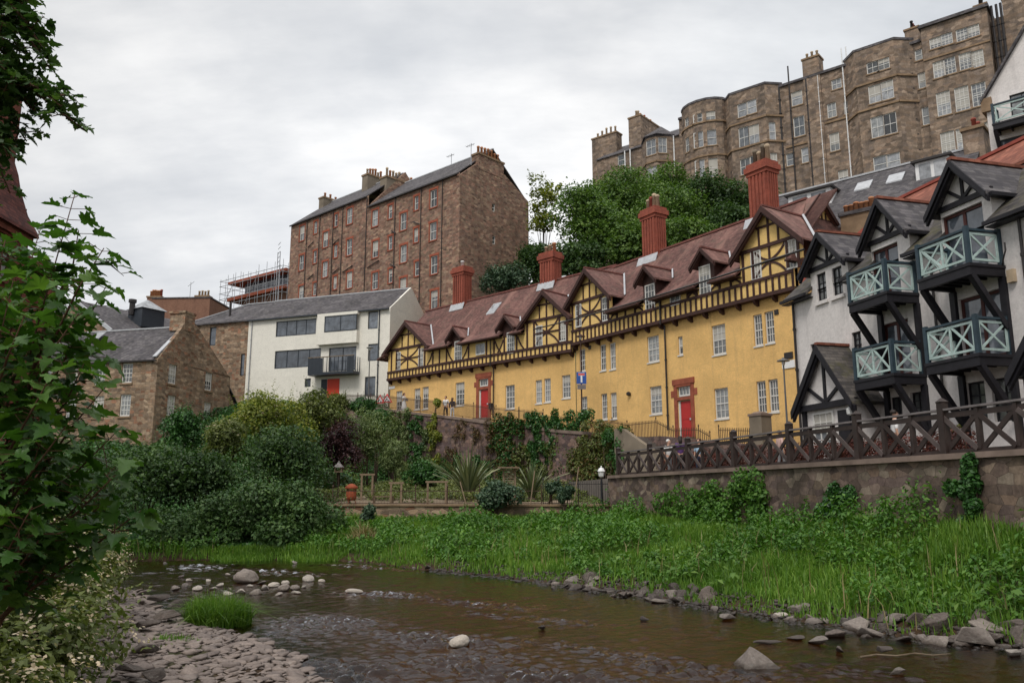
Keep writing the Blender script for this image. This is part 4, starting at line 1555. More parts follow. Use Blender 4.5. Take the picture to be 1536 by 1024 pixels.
# lower left end of the terrace
s4 = Site('tenement', 'lower stone tenement with a hipped bay and tall chimneys behind the tree tops', 'tenement', s.world(uA - 0.2, 0.4), (0.766, -0.643), 27, BG)
f = Facet(s4, (-40, 0), (0, 0))
_, zE4 = f.uz(1015, 203)
ub0 = f.uz(962, 215)[0] - 40
ub1 = f.uz(1010, 205)[0] - 40
ule = f.uz(895, 240)[0] - 40
f.win(932, 232, 248, 1.3, 'pale')
m = MB()
f.wall(m, 22, zE4, ule + 40, 40)
s4.part('wall', m, 'ochre_stone')
roof_gable(s4, ule, 0, 0, 5, 10, zE4, zE4 + 3.2, 'slate', 0.2, ridge='lead')
plan = canted(s4, ub0, ub1, 1.7, 1.7)
bay(s4, plan, 22, zE4, 'ochre_stone', {1: [(976, 209.7, 233, 1.5, 'pale2'), (978, 250, 275, 1.5, 'pale2')], 2: [(993.5, 206, 229.5, 1.2, 'pale2')]}, top=(zE4 - 3.6,))
q = MB()
cxm = (ub0 + ub1) / 2
ap = (cxm, 1.2, zE4 + 2.6)
pp = [(ub0 - 0.2, 0.2), (ub0 + 1.5, -1.95), (ub1 - 1.5, -1.95), (ub1 + 0.2, 0.2)]
for i in range(3):
    q.slab([(pp[i][0], pp[i][1], zE4 + 0.26), (pp[i + 1][0], pp[i + 1][1], zE4 + 0.26), ap], 0.12)
s4.part('bay_roof', q, 'slate')
u, z = s4.uz(958, 190, 3.0)
fch = Facet(s4, (u, 0), (u, 10))
chimney(s4, u + 0.4, 4.0, zE4 - 1, fch.uz(958, 186)[1] + 0.2, 2.0, 5.6, 9, 'ochre_stone', False, 'trim_stone', ('pot_red', 'pot', 'pot_pale'), 1.1)
u, z = s4.uz(910, 207, 3.0)
chimney(s4, u, 3.0, zE4 - 3, z, 4.3, 1.5, 5, 'ochre_stone', False, 'trim_stone', ('pot_pale',), 1.2)
for px in (938, 946, 1012):
    pipe(s4, f.uz(px, 230)[0] - 40, -0.15, 26, zE4, 0.09, 'drainpipe', 'white_paint')

# ---- slate roofed house with white box dormers, middle right
a = at(1300, 264, 58)
s = Site('slate_house', 'slate roofed house with skylights and white box dormers below the hilltop tenement', 'house', (a.x, a.y), (0.74, -0.672), 17)
zr = a.z + 0.1
fb = Facet(s, (0, 0), (1, 0))
ua = fb.uz(1232, 281)[0]
ub = fb.uz(1424, 234)[0] + 2.0
r = MB()
r.slab([(ua - 3.5, -6, zr - 5.4), (ub, -6, zr - 5.4), (ub, 0, zr), (ua - 3.5, 0, zr)], 0.2)
r.slab([(ua - 3.5, 0, zr), (ub, 0, zr), (ub, 6, zr - 5.4), (ua - 3.5, 6, zr - 5.4)], 0.2)
ro = s.part('roof', r, 'slate')
q = MB()
q.beam((ua - 3.5, 0, zr + 0.05), (ub, 0, zr + 0.05), 0.25, 0.14)
s.part('ridge_cap', q, 'lead', ro)
m = MB()
m.box(ua - 3.3, ub - 0.2, -5.6, 5.6, 12, zr - 5.3)
m.extrude([(ua - 3.3, -5.6, zr - 5.3), (ua - 3.3, 5.6, zr - 5.3), (ua - 3.3, 0, zr - 0.2)], (0.2, 0, 0))
m.extrude([(ub - 0.4, -5.6, zr - 5.3), (ub - 0.4, 5.6, zr - 5.3), (ub - 0.4, 0, zr - 0.2)], (0.2, 0, 0))
s.part('wall', m, 'ochre_stone')
for px, py in ((1296, 286), (1344, 273)):
    yy = -1.6
    u, z = s.uz(px, py, yy)
    q = MB()
    q.slab([(u - 0.55, yy - 0.5, zr - 0.9 * (-yy + 0.5) + 0.12), (u + 0.55, yy - 0.5, zr - 0.9 * (-yy + 0.5) + 0.12), (u + 0.55, yy + 0.45, zr - 0.9 * (-yy - 0.45) + 0.12), (u - 0.55, yy + 0.45, zr - 0.9 * (-yy - 0.45) + 0.12)], 0.1)
    s.part('skylight', q, 'lead', ro)
for (xa, xb, yt, yb, yy) in ((1372, 1424, 240, 272, -2.6), (1182, 1246, 290, 312, -2.9)):
    u0_, z1 = s.uz(xa, yt + 6, yy)
    u1_, _ = s.uz(xb, yt, yy)
    _, z0 = s.uz((xa + xb) / 2, yb, yy)
    q = MB()
    q.box(u0_, u1_, yy, 0, z0, z1)
    dm = s.part('box_dormer', q, 'white_paint')
    q = MB()
    q.box(u0_ - 0.2, u1_ + 0.2, yy - 0.25, 0.5, z1, z1 + 0.16)
    s.part('dormer_roof', q, 'iron', dm)
    wd = (u1_ - u0_)
    for kx in (0.28, 0.72):
        q = MB()
        q.box(u0_ + wd * kx - wd * 0.17, u0_ + wd * kx + wd * 0.17, yy - 0.03, yy + 0.02, z0 + 0.25, z1 - 0.15)
        s.part('pane', q, 'glass_pale', dm)
u, z = s.uz(1456, 188, -1)
q = MB()
zz = z
chimney(s, u, 0.6, zr - 5, z - 0.2, 1.3, 2.6, 2, 'ochre_stone', False, 'trim_stone', ('pot_red',), 0.9)

# low stone chimney stack with a row of pots on the next house
a = at(1290, 330, 47)
s = Site('low_house', 'low stone outbuilding carrying a row of orange chimney pots behind the white gables', 'house', (a.x, a.y), (0.74, -0.672), 10)
q = MB()
q.box(-2.5, 4.0, 0.6, 5, 8, a.z - 0.6)
s.part('wall', q, 'trim_stone')
q = MB()
q.slab([(-2.6, 0.4, a.z - 0.6), (4.1, 0.4, a.z - 0.6), (4.1, 2.8, a.z + 0.1), (-2.6, 2.8, a.z + 0.1)], 0.12)
s.part('roof', q, 'slate')
chimney(s, 0.0, 0.0, 10, a.z + 0.3, 2.0, 0.9, 6, 'trim_stone', False, 'slate', ('pot',), 0.65)
# ================================================================== white timbered riverside flats
s = Site('timbered_flats', 'white flats with black timber gables, mint green balconies and a mossy slate roof', 'flats', (12.57, 35.7), (0.26, -0.966), 3.4)
WF = s
f = Facet(s, (0, 0), (17, 0))
ZE = 11.1
D1 = (2.62, 13.45, 11.95, 1.45)
D2 = (6.3, 13.6, 12.0, 1.25)
D3 = (9.93, 13.65, 12.1, 1.28)
for (px, a_, b_) in ((1231, 411, 452), (1254.6, 401, 444)):
    f.win(px, a_, b_, 0.62, 'dark', depth=0.10, sill='white')
for (px, a_, b_, w) in ((1222, 515, 546, 0.62), (1284, 498, 528, 0.55)):
    f.win(px, a_, b_, w, 'dark', depth=0.12)
f.win_at(5.95, 9.72, 2.1, 1.5, 'french', depth=0.14, name='french_window')
f.win_at(9.75, 9.72, 2.2, 1.75, 'french', depth=0.14, name='french_window')
f.win_at(6.2, 6.78, 2.1, 1.35, 'french', depth=0.14, name='french_window')
f.win_at(10.1, 6.8, 2.15, 1.7, 'french', depth=0.14, name='french_window')
for (px, a_, b_, w) in ((1343, 595, 628, 0.6), (1374, 589, 625, 0.6), (1462, 573, 632, 0.75), (1502, 566, 632, 0.85)):
    f.win(px, a_, b_, w, 'dark', depth=0.14)
m = MB()
f.wall(m, 2.0, ZE + 0.05)
Facet(s, (0, 7), (0, 0)).wall(m, 2.0, ZE)
for (u, za, zg, w) in (D1, D2, D3):
    # dormer wall rises flush from the front
    fd = Facet(s, (0, 0), (17, 0))
    fd.holes = list(f.holes)
    fd.wall(m, ZE + 0.05, zg + 0.12, u - w + 0.22, u + w - 0.22)
    k = (za - zg) / w
    m.extrude([(u - w + 0.22, 0.0, zg + 0.12), (u + w - 0.22, 0.0, zg + 0.12), (u + w - 0.22, 0, zg + 0.22 * k - 0.1), (u, 0, za - 0.1), (u - w + 0.22, 0, zg + 0.22 * k - 0.1)], (0, 0.15, 0))
    for sx in (-1, 1):
        x = u + sx * (w - 0.22)
        m.quad((x, 0, ZE), (x, 3.0, ZE), (x, 3.0, zg + 0.2), (x, 0, zg + 0.2))
s.part('wall', m, 'white')
# roof in strips between the dormers
zr, yr = 13.95, 2.95
sl = (zr - ZE) / (yr + 0.35)
r = MB()
cuts = [-0.35, D1[0] - 1.15, D1[0] + 1.15, D2[0] - 1.0, D2[0] + 1.0, D3[0] - 1.05, D3[0] + 1.05, 17]
for i in range(len(cuts) - 1):
    a_, b_ = cuts[i], cuts[i + 1]
    y0 = -0.35 if i % 2 == 0 else 0.6
    z0 = ZE + sl * (y0 + 0.35)
    r.slab([(a_, y0, z0), (b_, y0, z0), (b_, yr, zr), (a_, yr, zr)], 0.13)
r.slab([(-0.35, yr, zr), (17, yr, zr), (17, 6.4, ZE), (-0.35, 6.4, ZE)], 0.13)
ro = s.part('roof', r, 'slate_mossy')
for i in (0, 2, 4, 6):
    q = MB()
    q.box(cuts[i], cuts[i + 1], -0.47, -0.35, ZE - 0.14, ZE - 0.02)
    q.box(cuts[i], cuts[i + 1], -0.35, 0.0, ZE - 0.2, ZE - 0.16)
    s.part('gutter', q, 'black_timber', ro)
q = MB()
q.beam((-0.35, yr, zr + 0.03), (17, yr, zr + 0.03), 0.24, 0.12)
s.part('ridge_tiles', q, 'pantile', ro)
for (u, za, zg, w) in (D1, D2, D3):
    gable_dormer(s, u, za, zg, w, 0.45, 3.2, 'slate', 'black_timber', 'pantile', 0.2)
    t = MB()
    zc = zg + 0.1
    k = (za - zg) / w
    t.box(u - w + 0.1, u + w - 0.1, -0.09, 0.02, zc - 0.08, zc + 0.1)
    t.box(u - 0.055, u + 0.055, -0.06, 0.02, zc + 0.1, za - 0.2)
    for sx in (-1, 1):
        x1 = u + sx * w * 0.45
        t.beam((u, -0.03, zc + 0.08), (x1, -0.03, za - w * 0.45 * k - 0.22), 0.1, 0.11, up=(0, 1, 0))
    s.part('gable_timber', t, 'black_timber')
    q = MB()
    q.box(u + w - 0.1, u + w + 0.15, -0.3, 2.2, zg - 0.2, zg - 0.08)
    s.part('dormer_gutter', q, 'black_timber')


def x_panel(m, p, q_, zl, zh, n, w=0.075):
    """frame with n crosses between plan points p and q_"""
    p, q_ = Vector(p), Vector(q_)
    d = (q_ - p)
    nrm = Vector((-d.y, d.x)).normalized()
    up = (nrm.x, nrm.y, 0)
    P = lambda t, z: (p.x + d.x * t, p.y + d.y * t, z)
    m.beam(P(0, zl), P(1, zl), 0.05, w, up=(0, 0, 1))
    m.beam(P(0, zh), P(1, zh), 0.05, w, up=(0, 0, 1))
    for i in range(n + 1):
        t = i / n
        t = min(max(t, 0.02), 0.98)
        m.beam(P(t, zl), P(t, zh), w * 0.9, 0.046, up=up)
    for i in range(n):
        a, b = i / n + 0.02, (i + 1) / n - 0.02
        m.beam(P(a, zl), P(b, zh), w * 0.9, 0.030, up=up)
        m.beam(P(a, zh), P(b, zl), w * 0.9, 0.036, up=up)


def balcony(s, x0, x1, zf, d=1.3, zrail=None, y0=0.0, brace=True, left=True):
    zrail = zrail or zf + 1.12
    q = MB()
    q.box(x0 - 0.1, x1 + 0.1, y0 - d - 0.08, y0, zf - 0.1, zf)
    q.box(x0 - 0.06, x1 + 0.06, y0 - d - 0.05, y0 - d + 0.1, zf - 0.38, zf - 0.1)
    q.box(x0 - 0.06, x0 + 0.08, y0 - d + 0.1, y0, zf - 0.36, zf - 0.1)
    q.box(x1 - 0.08, x1 + 0.06, y0 - d + 0.1, y0, zf - 0.36, zf - 0.1)
    for k in range(1, 6):
        x = x0 + (x1 - x0) * k / 6
        q.box(x - 0.04, x + 0.04, y0 - d + 0.1, y0, zf - 0.28, zf - 0.1)
    b = s.part('balcony', q, 'black_timber')
    for (x, y) in ((x0, y0 - d), (x1, y0 - d), (x1, y0 - 0.07)) + (((x0, y0 - 0.07),) if left else ()):
        p = MB()
        p.box(x - 0.065, x + 0.065, y - 0.065, y + 0.065, zf, zrail + 0.1)
        s.part('post', p, 'navy', b)
    p = MB()
    p.box(x0 + 0.065, x1 - 0.065, y0 - d - 0.07, y0 - d + 0.07, zrail - 0.04, zrail + 0.03)
    p.box(x1 - 0.07, x1 + 0.07, y0 - d + 0.065, y0 - 0.135, zrail - 0.04, zrail + 0.03)
    p.box(x0 - 0.07, x0 + 0.07, y0 - d + 0.065, y0 - 0.135, zrail - 0.04, zrail + 0.03)
    s.part('handrail', p, 'navy', b)
    for (a, c, n) in (((x0 + 0.08, y0 - d), (x1 - 0.08, y0 - d), 2), ((x1, y0 - d + 0.08), (x1, y0 - 0.15), 1), ((x0, y0 - 0.15), (x0, y0 - d + 0.08), 1)):
        p = MB()
        x_panel(p, a, c, zf + 0.14, zrail - 0.12, n)
        s.part('cross_panel', p, 'mint', b)
    if brace:
        for x in (x0 + 0.02, x1 - 0.02):
            p = MB()
            p.beam((x, y0 - d + 0.05, zf - 0.36), (x, y0 - 0.12, zf - 2.0), 0.17, 0.2, up=(1, 0, 0))
            s.part('brace', p, 'black_timber', b)
    return b


for (xa, xb, za_, zb_) in ((5.52, 7.46, 9.62, 6.70), (9.1, 11.16, 9.62, 6.78)):
    balcony(s, xa, xb, za_, 1.3, za_ + 1.1)
    balcony(s, xa, xb, zb_, 1.3, zb_ + 1.12)
    for x in (xa + 0.02, xb - 0.02):
        q = MB()
        for (lo, hi) in ((3.2, zb_ - 0.37), (zb_ + 0.0, za_ - 0.37)):
            q.box(x - 0.11, x + 0.11, -0.13, 0.0, lo, hi)
        s.part('wall_post', q, 'black_timber')


def porch(s, u, za, zg, w, zf, d, openside=True):
    q = MB()
    q.box(u - w + 0.35, u + w - 0.3, -d + 0.1, 0.0, zf, zg + 0.05)
    k = (za - zg) / w
    q.extrude([(u - w + 0.25, -d, zg + 0.06), (u + w - 0.25, -d, zg + 0.06), (u + w - 0.25, -d, zg + 0.25 * k - 0.1), (u, -d, za - 0.15), (u - w + 0.25, -d, zg + 0.25 * k - 0.1)], (0, 0.1, 0))
    p = s.part('porch', q, 'white')
    gable_dormer(s, u, za, zg, w, 0.3, 0.05, 'slate_mossy', 'black_timber', 'pantile', 0.3, 'porch_roof', 0.14, face=-d)
    t = MB()
    t.box(u - w + 0.05, u + w - 0.05, -d - 0.1, -d + 0.03, zg - 0.1, zg + 0.14)
    t.box(u - 0.07, u + 0.07, -d - 0.06, -d + 0.02, zg + 0.14, za - 0.35)
    for sx in (-1, 1):
        x1 = u + sx * w * 0.55
        t.beam((u + sx * 0.05, -d - 0.025, zg + 0.15), (x1, -d - 0.025, za - w * 0.55 * k - 0.32), 0.13, 0.1, up=(0, 1, 0))
    s.part('gable_timber', t, 'black_timber')
    for x in (u - w + 0.36, u + w - 0.36):
        t = MB()
        t.box(x - 0.09, x + 0.09, -d - 0.03, -d + 0.13, zf, zg - 0.1)
        s.part('porch_post', t, 'black_timber', p)
    ff = Facet(s, (0, -d + 0.09), (17, -d + 0.09))
    ff.win_at(u - 0.35, zf + 0.9, zg - 0.25 - zf - 0.9, 1.3, 'sash', hole=False, glass='glass_pale')
    t = MB()
    t.box(u + 0.6, u + 1.3, -d + 0.02, -d + 0.09, zf, zg - 0.25)
    s.part('door', t, 'black_timber', p)


porch(s, 3.5, 8.42, 5.98, 1.87, 3.35, 1.2)
uf, zf_ = Facet(s, (0, -1.5), (17, -1.5)).uz(1513, 560)
porch(s, uf + 1.8, zf_ + 2.45, zf_, 1.87, 3.35, 1.2)
pipe(s, 0.12, -0.1, 3.4, ZE - 0.1, 0.06, 'drainpipe', 'iron')
pipe(s, 8.3, -0.1, 3.4, ZE - 0.1, 0.05, 'drainpipe', 'iron')
pipe(s, 12.0, -0.1, 3.4, ZE - 0.1, 0.05, 'drainpipe', 'iron')
u, z = f.uz(1520, 414)
q = MB()
q.box(u - 0.12, u + 0.12, -0.14, 0, z - 0.2, z + 0.2)
s.part('alarm_box', q, 'pot_pale')
u, z = f.uz(1513, 396)
q = MB()
q.tube([(u - 0.2, -0.02, z), (u + 0.1, -0.3, z + 0.1), (u + 0.5, -0.6, z + 0.25), (u + 0.5, -0.6, z + 0.5)], 0.025, 6)
s.part('bracket', q, 'iron')
u, z = s.uz(1281, 617, -1.2)
q = MB()
q.lathe((u, -1.35), [(0.05, z + 0.18), (0.16, z + 0.1), (0.14, z - 0.1), (0.05, z - 0.15)], 8)
s.part('porch_lamp', q, 'lamp_glass')

# ---- red pantiled house behind
fb = Facet(s, (0, 7.6), (17, 7.6))
u0_, z0_ = fb.uz(1356, 300)
u1_, z1_ = fb.uz(1536, 205)
zr2 = (z0_ + z1_) / 2
wx, wy = s.world(u0_ - 0.3, 3.6)
sp_ = Site('pantiled_house', 'house with a bright red pantile roof behind the white timbered flats', 'house', (wx, wy), (0.26, -0.966), 4)
L_ = u1_ - u0_ + 3
r = MB()
r.slab([(-2.6, -0.2, 13.2), (L_, -0.2, 13.2), (L_, 4.0, zr2), (0, 4.0, zr2)], 0.15)
r.slab([(0, 4.0, zr2), (L_, 4.0, zr2), (L_, 8.2, 13.2), (-2.6, 8.2, 13.2)], 0.15)
r.slab([(-2.6, 8.2, 13.2), (-2.6, -0.2, 13.2), (0, 4.0, zr2)], 0.15)
ro = sp_.part('roof', r, 'pantile')
q = MB()
q.beam((0, 4.0, zr2 + 0.04), (L_, 4.0, zr2 + 0.04), 0.26, 0.14)
q.beam((-2.6, -0.2, 13.24), (0, 4.0, zr2 + 0.04), 0.2, 0.12)
sp_.part('ridge_tiles', q, 'pot_red', ro)
m = MB()
m.box(-2.2, L_, 0.2, 7.8, 3, 13.05)
sp_.part('wall', m, 'white')

# ---- pale gabled house at the top right edge
a = at(1479, 160, 46)
s = Site('gabled_house', 'pale gabled house with a mint green balcony high at the right edge', 'house', (a.x, a.y), (0.72, -0.69), 12)
f = Facet(s, (0, 0), (12, 0))
_, zE = f.uz(1479, 148)
ub, zb = f.uz(1536, 48)
k = (zb - zE) / ub
um = 5.0
f.win(1531, 138, 172, 1.2, 'dark', depth=0.12)
f.win(1532, 203, 228, 2.2, 'mod2', depth=0.12)
m = MB()
f.wall(m, 8, zE, 0, 2 * um)
m.extrude([(0, 0, zE), (2 * um, 0, zE), (um, 0, zE + k * um)], (0, 0.3, 0))
Facet(s, (0, 9), (0, 0)).wall(m, 8, zE)
s.part('wall', m, 'white')
r = MB()
r.slab([(um, -0.25, zE + k * um + 0.2), (-0.25, -0.25, zE - 0.1), (-0.25, 9, zE - 0.1), (um, 9, zE + k * um + 0.2)], 0.22)
r.slab([(um, -0.25, zE + k * um + 0.2), (um, 9, zE + k * um + 0.2), (2 * um + 0.25, 9, zE - 0.1), (2 * um + 0.25, -0.25, zE - 0.1)], 0.22)
s.part('roof', r, 'slate')
q = MB()
q.box(-0.22, 0.35, -0.2, 0.9, zE - 0.9, zE - 0.05)
s.part('skew_putt', q, 'trim_stone')
fb = Facet(s, (0, -1.2), (12, -1.2))
u0_, zf = fb.uz(1491, 186)
_, zrl = fb.uz(1491, 150)
balcony(s, u0_, u0_ + 4.2, zf, 1.2, zf + 1.15, brace=True)

# ---- red sandstone turret at the left edge
hw = 2.35
a = Vector((at(47, 345, 26.4).x - hw, 24.0, 0))
s = Site('sandstone_tower', 'dark red sandstone tower with a bell shaped tile roof at the left edge', 'tower', (a.x, a.y), (1, 0.02), 0.5)
zb_ = at(46, 335, 25).z
zt_ = at(40, 245, 25).z
zt2 = at(36, 100, 25).z
for i, (p, q_) in enumerate((((-hw, -hw), (hw, -hw)), ((hw, -hw), (hw, hw)), ((hw, hw), (-hw, hw)), ((-hw, hw), (-hw, -hw)))):
    m = MB()
    f = Facet(s, p, q_)
    if i < 2:
        for lv in range(4):
            for kx in ((0.9, 2.35, 3.8) if i == 0 else (1.2, 3.4)):
                f.win_at(kx, zb_ - 1.75 - lv * 2.1, 1.45, 1.05, 'redbar', surround=None, sill='tower_stone')
    f.wall(m, 0.2, zb_ + 0.1)
    s.part('wall', m, 'tower_stone')
r = MB()
r2 = math.sqrt(2)
r.lathe((0, 0), [((hw + 0.22) * r2, zb_), ((hw + 0.2) * r2, zb_ + 0.12), (hw * 0.97 * r2, zb_ + (zt_ - zb_) * 0.35), (hw * 0.88 * r2, zb_ + (zt_ - zb_) * 0.75), (hw * 0.845 * r2, zt_), (hw * 0.80 * r2, zt_ + 0.4)], square=True)
s.part('roof', r, 'dark_tile')
q = MB()
q.lathe((0, 0), [(hw * 0.80 * r2, zt_ + 0.2), (hw * 0.80 * r2, zt2 - 0.4), (hw * 0.84 * r2, zt2 - 0.35), (hw * 0.84 * r2, zt2)], square=True)
s.part('stack', q, 'tower_stone')
q = MB()
q.box(-hw - 0.1, hw + 0.1, -hw - 0.1, hw + 0.1, zb_ - 0.22, zb_)
s.part('cornice', q, 'tower_stone')
zw = at(92, 405, 29).z
xw = at(92, 405, 29).x - a.x
q = MB()
q.box(hw - 0.5, xw, 0.8, 5, 0.2, zw)
s.part('wing', q, 'tower_stone')
q = MB()
q.slab([(hw - 0.5, 0.6, zw), (xw + 0.2, 0.6, zw), (xw - 0.5, 2.9, zw + 1.6), (hw - 0.5, 2.9, zw + 1.6)], 0.15)
s.part('wing_roof', q, 'dark_tile')
# ================================================================== ground, water, walls
def polydist(P, X, Y):
    """distance from points to a polyline and side (positive = right of travel)"""
    best = np.full(X.shape, 1e9)
    side = np.zeros(X.shape)
    for (ax, ay), (bx, by) in zip(P[:-1], P[1:]):
        dx, dy = bx - ax, by - ay
        L2 = dx * dx + dy * dy
        t = np.clip(((X - ax) * dx + (Y - ay) * dy) / L2, 0, 1)
        qx, qy = ax + t * dx, ay + t * dy
        d = np.hypot(X - qx, Y - qy)
        cr = (X - ax) * dy - (Y - ay) * dx
        upd = d < best
        best = np.where(upd, d, best)
        side = np.where(upd, np.sign(cr), side)
    return best, side


# far / right bank and near / left bank of the river, at water level, running upstream
RB = [(13.0, -6), (11.5, 5), (9.9, 11), (8.7, 14.3), (6.9, 15.8), (4.7, 19.4), (3.2, 22.0), (1.43, 24.4), (-0.6, 27.0), (-3.0, 29.3), (-5.4, 32.2), (-7.4, 33.9), (-11, 34.0), (-15, 33.2), (-24, 31), (-60, 24)]
LB = [(1.2, -8), (-0.3, 4), (-1.2, 8.0), (-2.2, 11.0), (-3.4, 13.7), (-4.7, 15.6), (-6.6, 17.6), (-8.4, 20.0), (-9.8, 22.6), (-12.5, 24.6), (-17, 25.0), (-60, 16)]


def smooth(t):
    t = np.clip(t, 0, 1)
    return t * t * (3 - 2 * t)


HL = [(-90, 103), (-34, 88), (-12.4, 81.5), (-11.75, 76.7), (4.53, 60.7), (15.4, 43.9), (20.3, 26), (26, 2), (30, -20)]


def vnoise(X, Y, s, seed=0):
    """cheap smooth value noise"""
    x, y = X / s + seed * 17.3, Y / s + seed * 9.1
    xi, yi = np.floor(x), np.floor(y)
    fx, fy = x - xi, y - yi
    fx, fy = fx * fx * (3 - 2 * fx), fy * fy * (3 - 2 * fy)

    def h(a, b):
        v = np.sin(a * 127.1 + b * 311.7 + seed * 74.7) * 43758.5453
        return v - np.floor(v)
    return (h(xi, yi) * (1 - fx) + h(xi + 1, yi) * fx) * (1 - fy) + (h(xi, yi + 1) * (1 - fx) + h(xi + 1, yi + 1) * fx) * fy - 0.5


def ground_h(X, Y):
    dR, sR = polydist(RB, X, Y)
    dL, sL = polydist(LB, X, Y)
    onR = sR > 0
    onL = sL < 0
    water = ~onR & ~onL
    bed = -0.06 - 0.34 * smooth(np.minimum(dR, dL) / 2.2)
    # far bank: a low cut edge, then rising to the foot of the walls
    near = smooth((32.0 - Y) / 22.0)
    hR = 0.28 * smooth(dR / 0.6) + (0.80 + 1.0 * near) * smooth((dR - 0.3) / (8.0 - 2.5 * near))
    posw = (X - 5.3) * 0.9659 + (Y - 41.6) * 0.2589
    hR = hR + 0.28 * smooth((posw + 3.4) / 3.0) * (Y < 43)
    # slope at the back left climbing to the cream house and the cottage
    left = smooth((-8.5 - X) / 4.0)
    hback = 0.4 + 4.6 * smooth((Y - 38) / 30.0) + 6.2 * smooth((Y - 62) / 20.0)
    hR = np.where(Y > 36, hR * (1 - left) + np.maximum(hR, hback) * left, hR)
    hR = np.where((Y > 44) & (X > -9), np.maximum(hR, 1.5), hR)
    # hillside behind the houses
    e, se = polydist(HL, X, Y)
    e = -e * se
    base = np.interp(X, [-40, -12, 4.5, 15.4, 26], [11.0, 10.2, 6.0, 4.6, 3.0])
    hill = base + np.clip(e - 9, 0, 60) * 0.56 - 0.2 * np.clip(-e, 0, 3)
    hill = np.minimum(hill, 27 + 0.02 * Y)
    k = smooth((e - 0.4) / 1.2)
    # no hill in front of the river walls
    hR = hR * (1 - k) + np.maximum(hR, hill) * k
    # near bank: pebble bar then a weedy slope
    hL = 0.10 * smooth(dL / 0.8) + 0.25 * smooth(dL / 3.5) + 1.3 * smooth((dL - 2.6) / 4.5)
    hL = hL + 4.0 * smooth((dL - 14) / 25)
    h = np.where(water, bed, np.where(onR, hR, hL))
    h = h + (~water) * (vnoise(X, Y, 1.7, 1) * 0.10 + vnoise(X, Y, 0.6, 2) * 0.05) * np.clip(np.minimum(dR, dL) / 1.0, 0, 1)
    return h


def gh(x, y):
    return float(ground_h(np.array([float(x)]), np.array([float(y)]))[0])


def grid_axis(segs):
    out = []
    for a, b, st in segs:
        out.extend(list(np.arange(a, b, st)))
    out.append(segs[-1][1])
    return np.array(out)


gx = grid_axis([(-1500, -200, 100), (-200, -60, 10), (-60, -24, 2), (-24, 16, 0.45), (16, 40, 1.5), (40, 120, 6), (120, 1500, 120)])
gy = grid_axis([(-60, -8, 6), (-8, 46, 0.45), (46, 110, 1.6), (110, 300, 12), (300, 2400, 150)])
XX, YY = np.meshgrid(gx, gy)
HH = ground_h(XX, YY)


def grid_mesh(name, XX, YY, ZZ, mat, parent=None, smooth_=True):
    ny, nx = XX.shape
    v = np.stack([XX, YY, ZZ], -1).reshape(-1, 3).astype(np.float32)
    i = np.arange(ny * nx).reshape(ny, nx)
    q = np.stack([i[:-1, :-1], i[:-1, 1:], i[1:, 1:], i[1:, :-1]], -1).reshape(-1, 4)
    return np_mesh(name, v, q, mat, parent, smooth_)


def np_mesh(name, v, q, mat, parent=None, smooth_=False, n=4, link=True):
    me = bpy.data.meshes.new(name)
    nf = len(q)
    me.vertices.add(len(v))
    me.vertices.foreach_set('co', np.ascontiguousarray(v, dtype=np.float32).ravel())
    me.loops.add(nf * n)
    me.loops.foreach_set('vertex_index', np.ascontiguousarray(q, dtype=np.int32).ravel())
    me.polygons.add(nf)
    me.polygons.foreach_set('loop_start', np.arange(0, nf * n, n, dtype=np.int32))
    if smooth_:
        me.polygons.foreach_set('use_smooth', np.ones(nf, bool))
    me.update(calc_edges=True)
    if mat is not None:
        me.materials.append(M[mat] if isinstance(mat, str) else mat)
    if not link:
        return me
    o = bpy.data.objects.new(name, me)
    COL.objects.link(o)
    if parent is not None:
        o.parent = parent
    return o


# ground material: soil and grass stain above water, brown cobbly bed below
m, k = newmat('ground soil')
co = geoco(k)
sep = k.n('ShaderNodeSeparateXYZ')
k.l(co, sep.inputs[0])
n1 = k.noise(co, 0.9, 6, 0.65)
n2 = k.noise(co, 6.0, 5, 0.7)
vor = k.n('ShaderNodeTexVoronoi', i_Scale=6.5, i_Randomness=0.95)
k.l(co, vor.inputs['Vector'])
sepv = k.n('ShaderNodeSeparateColor')
k.l(vor.outputs['Color'], sepv.inputs[0])
ved = k.n('ShaderNodeTexVoronoi', i_Scale=6.5, i_Randomness=0.95, feature='DISTANCE_TO_EDGE')
k.l(co, ved.inputs['Vector'])
bed = k.ramp(sepv.outputs[0], [(0.0, (0.13, 0.082, 0.040)), (0.5, (0.16, 0.100, 0.050)), (1.0, (0.20, 0.130, 0.068))])
bed = k.mix(k.ramp(ved.outputs['Distance'], [(0.0, 0.0), (0.12, 1.0)]), (0.095, 0.060, 0.030), bed)
bed = k.mix(0.7, bed, k.mix(1.0, bed, k.ramp(n1, [(0.3, 0.45), (0.7, 1.3)]), 'MULTIPLY'))
soil = k.ramp(n2, [(0.3, (0.028, 0.022, 0.014)), (0.7, (0.075, 0.055, 0.035))])
grs = k.ramp(n2, [(0.3, (0.020, 0.040, 0.010)), (0.7, (0.05, 0.085, 0.022))])
land = k.mix(k.ramp(n1, [(0.40, 0.0), (0.55, 1.0)]), soil, grs)
mg = k.n('ShaderNodeMapRange', i_1=0.15, i_2=0.35)
k.l(sep.outputs[2], mg.inputs[0])
land = k.mix(mg.outputs[0], k.mix(1.0, soil, (0.8, 0.62, 0.5), 'MULTIPLY'), land)
c = k.mix(k.ramp(sep.outputs[2], [(0.49, 0.0), (0.515, 1.0)]), bed, land)
mr = k.n('ShaderNodeMapRange', i_1=-0.06, i_2=0.0)
k.l(sep.outputs[2], mr.inputs[0])
c = k.mix(mr.outputs[0], bed, land)
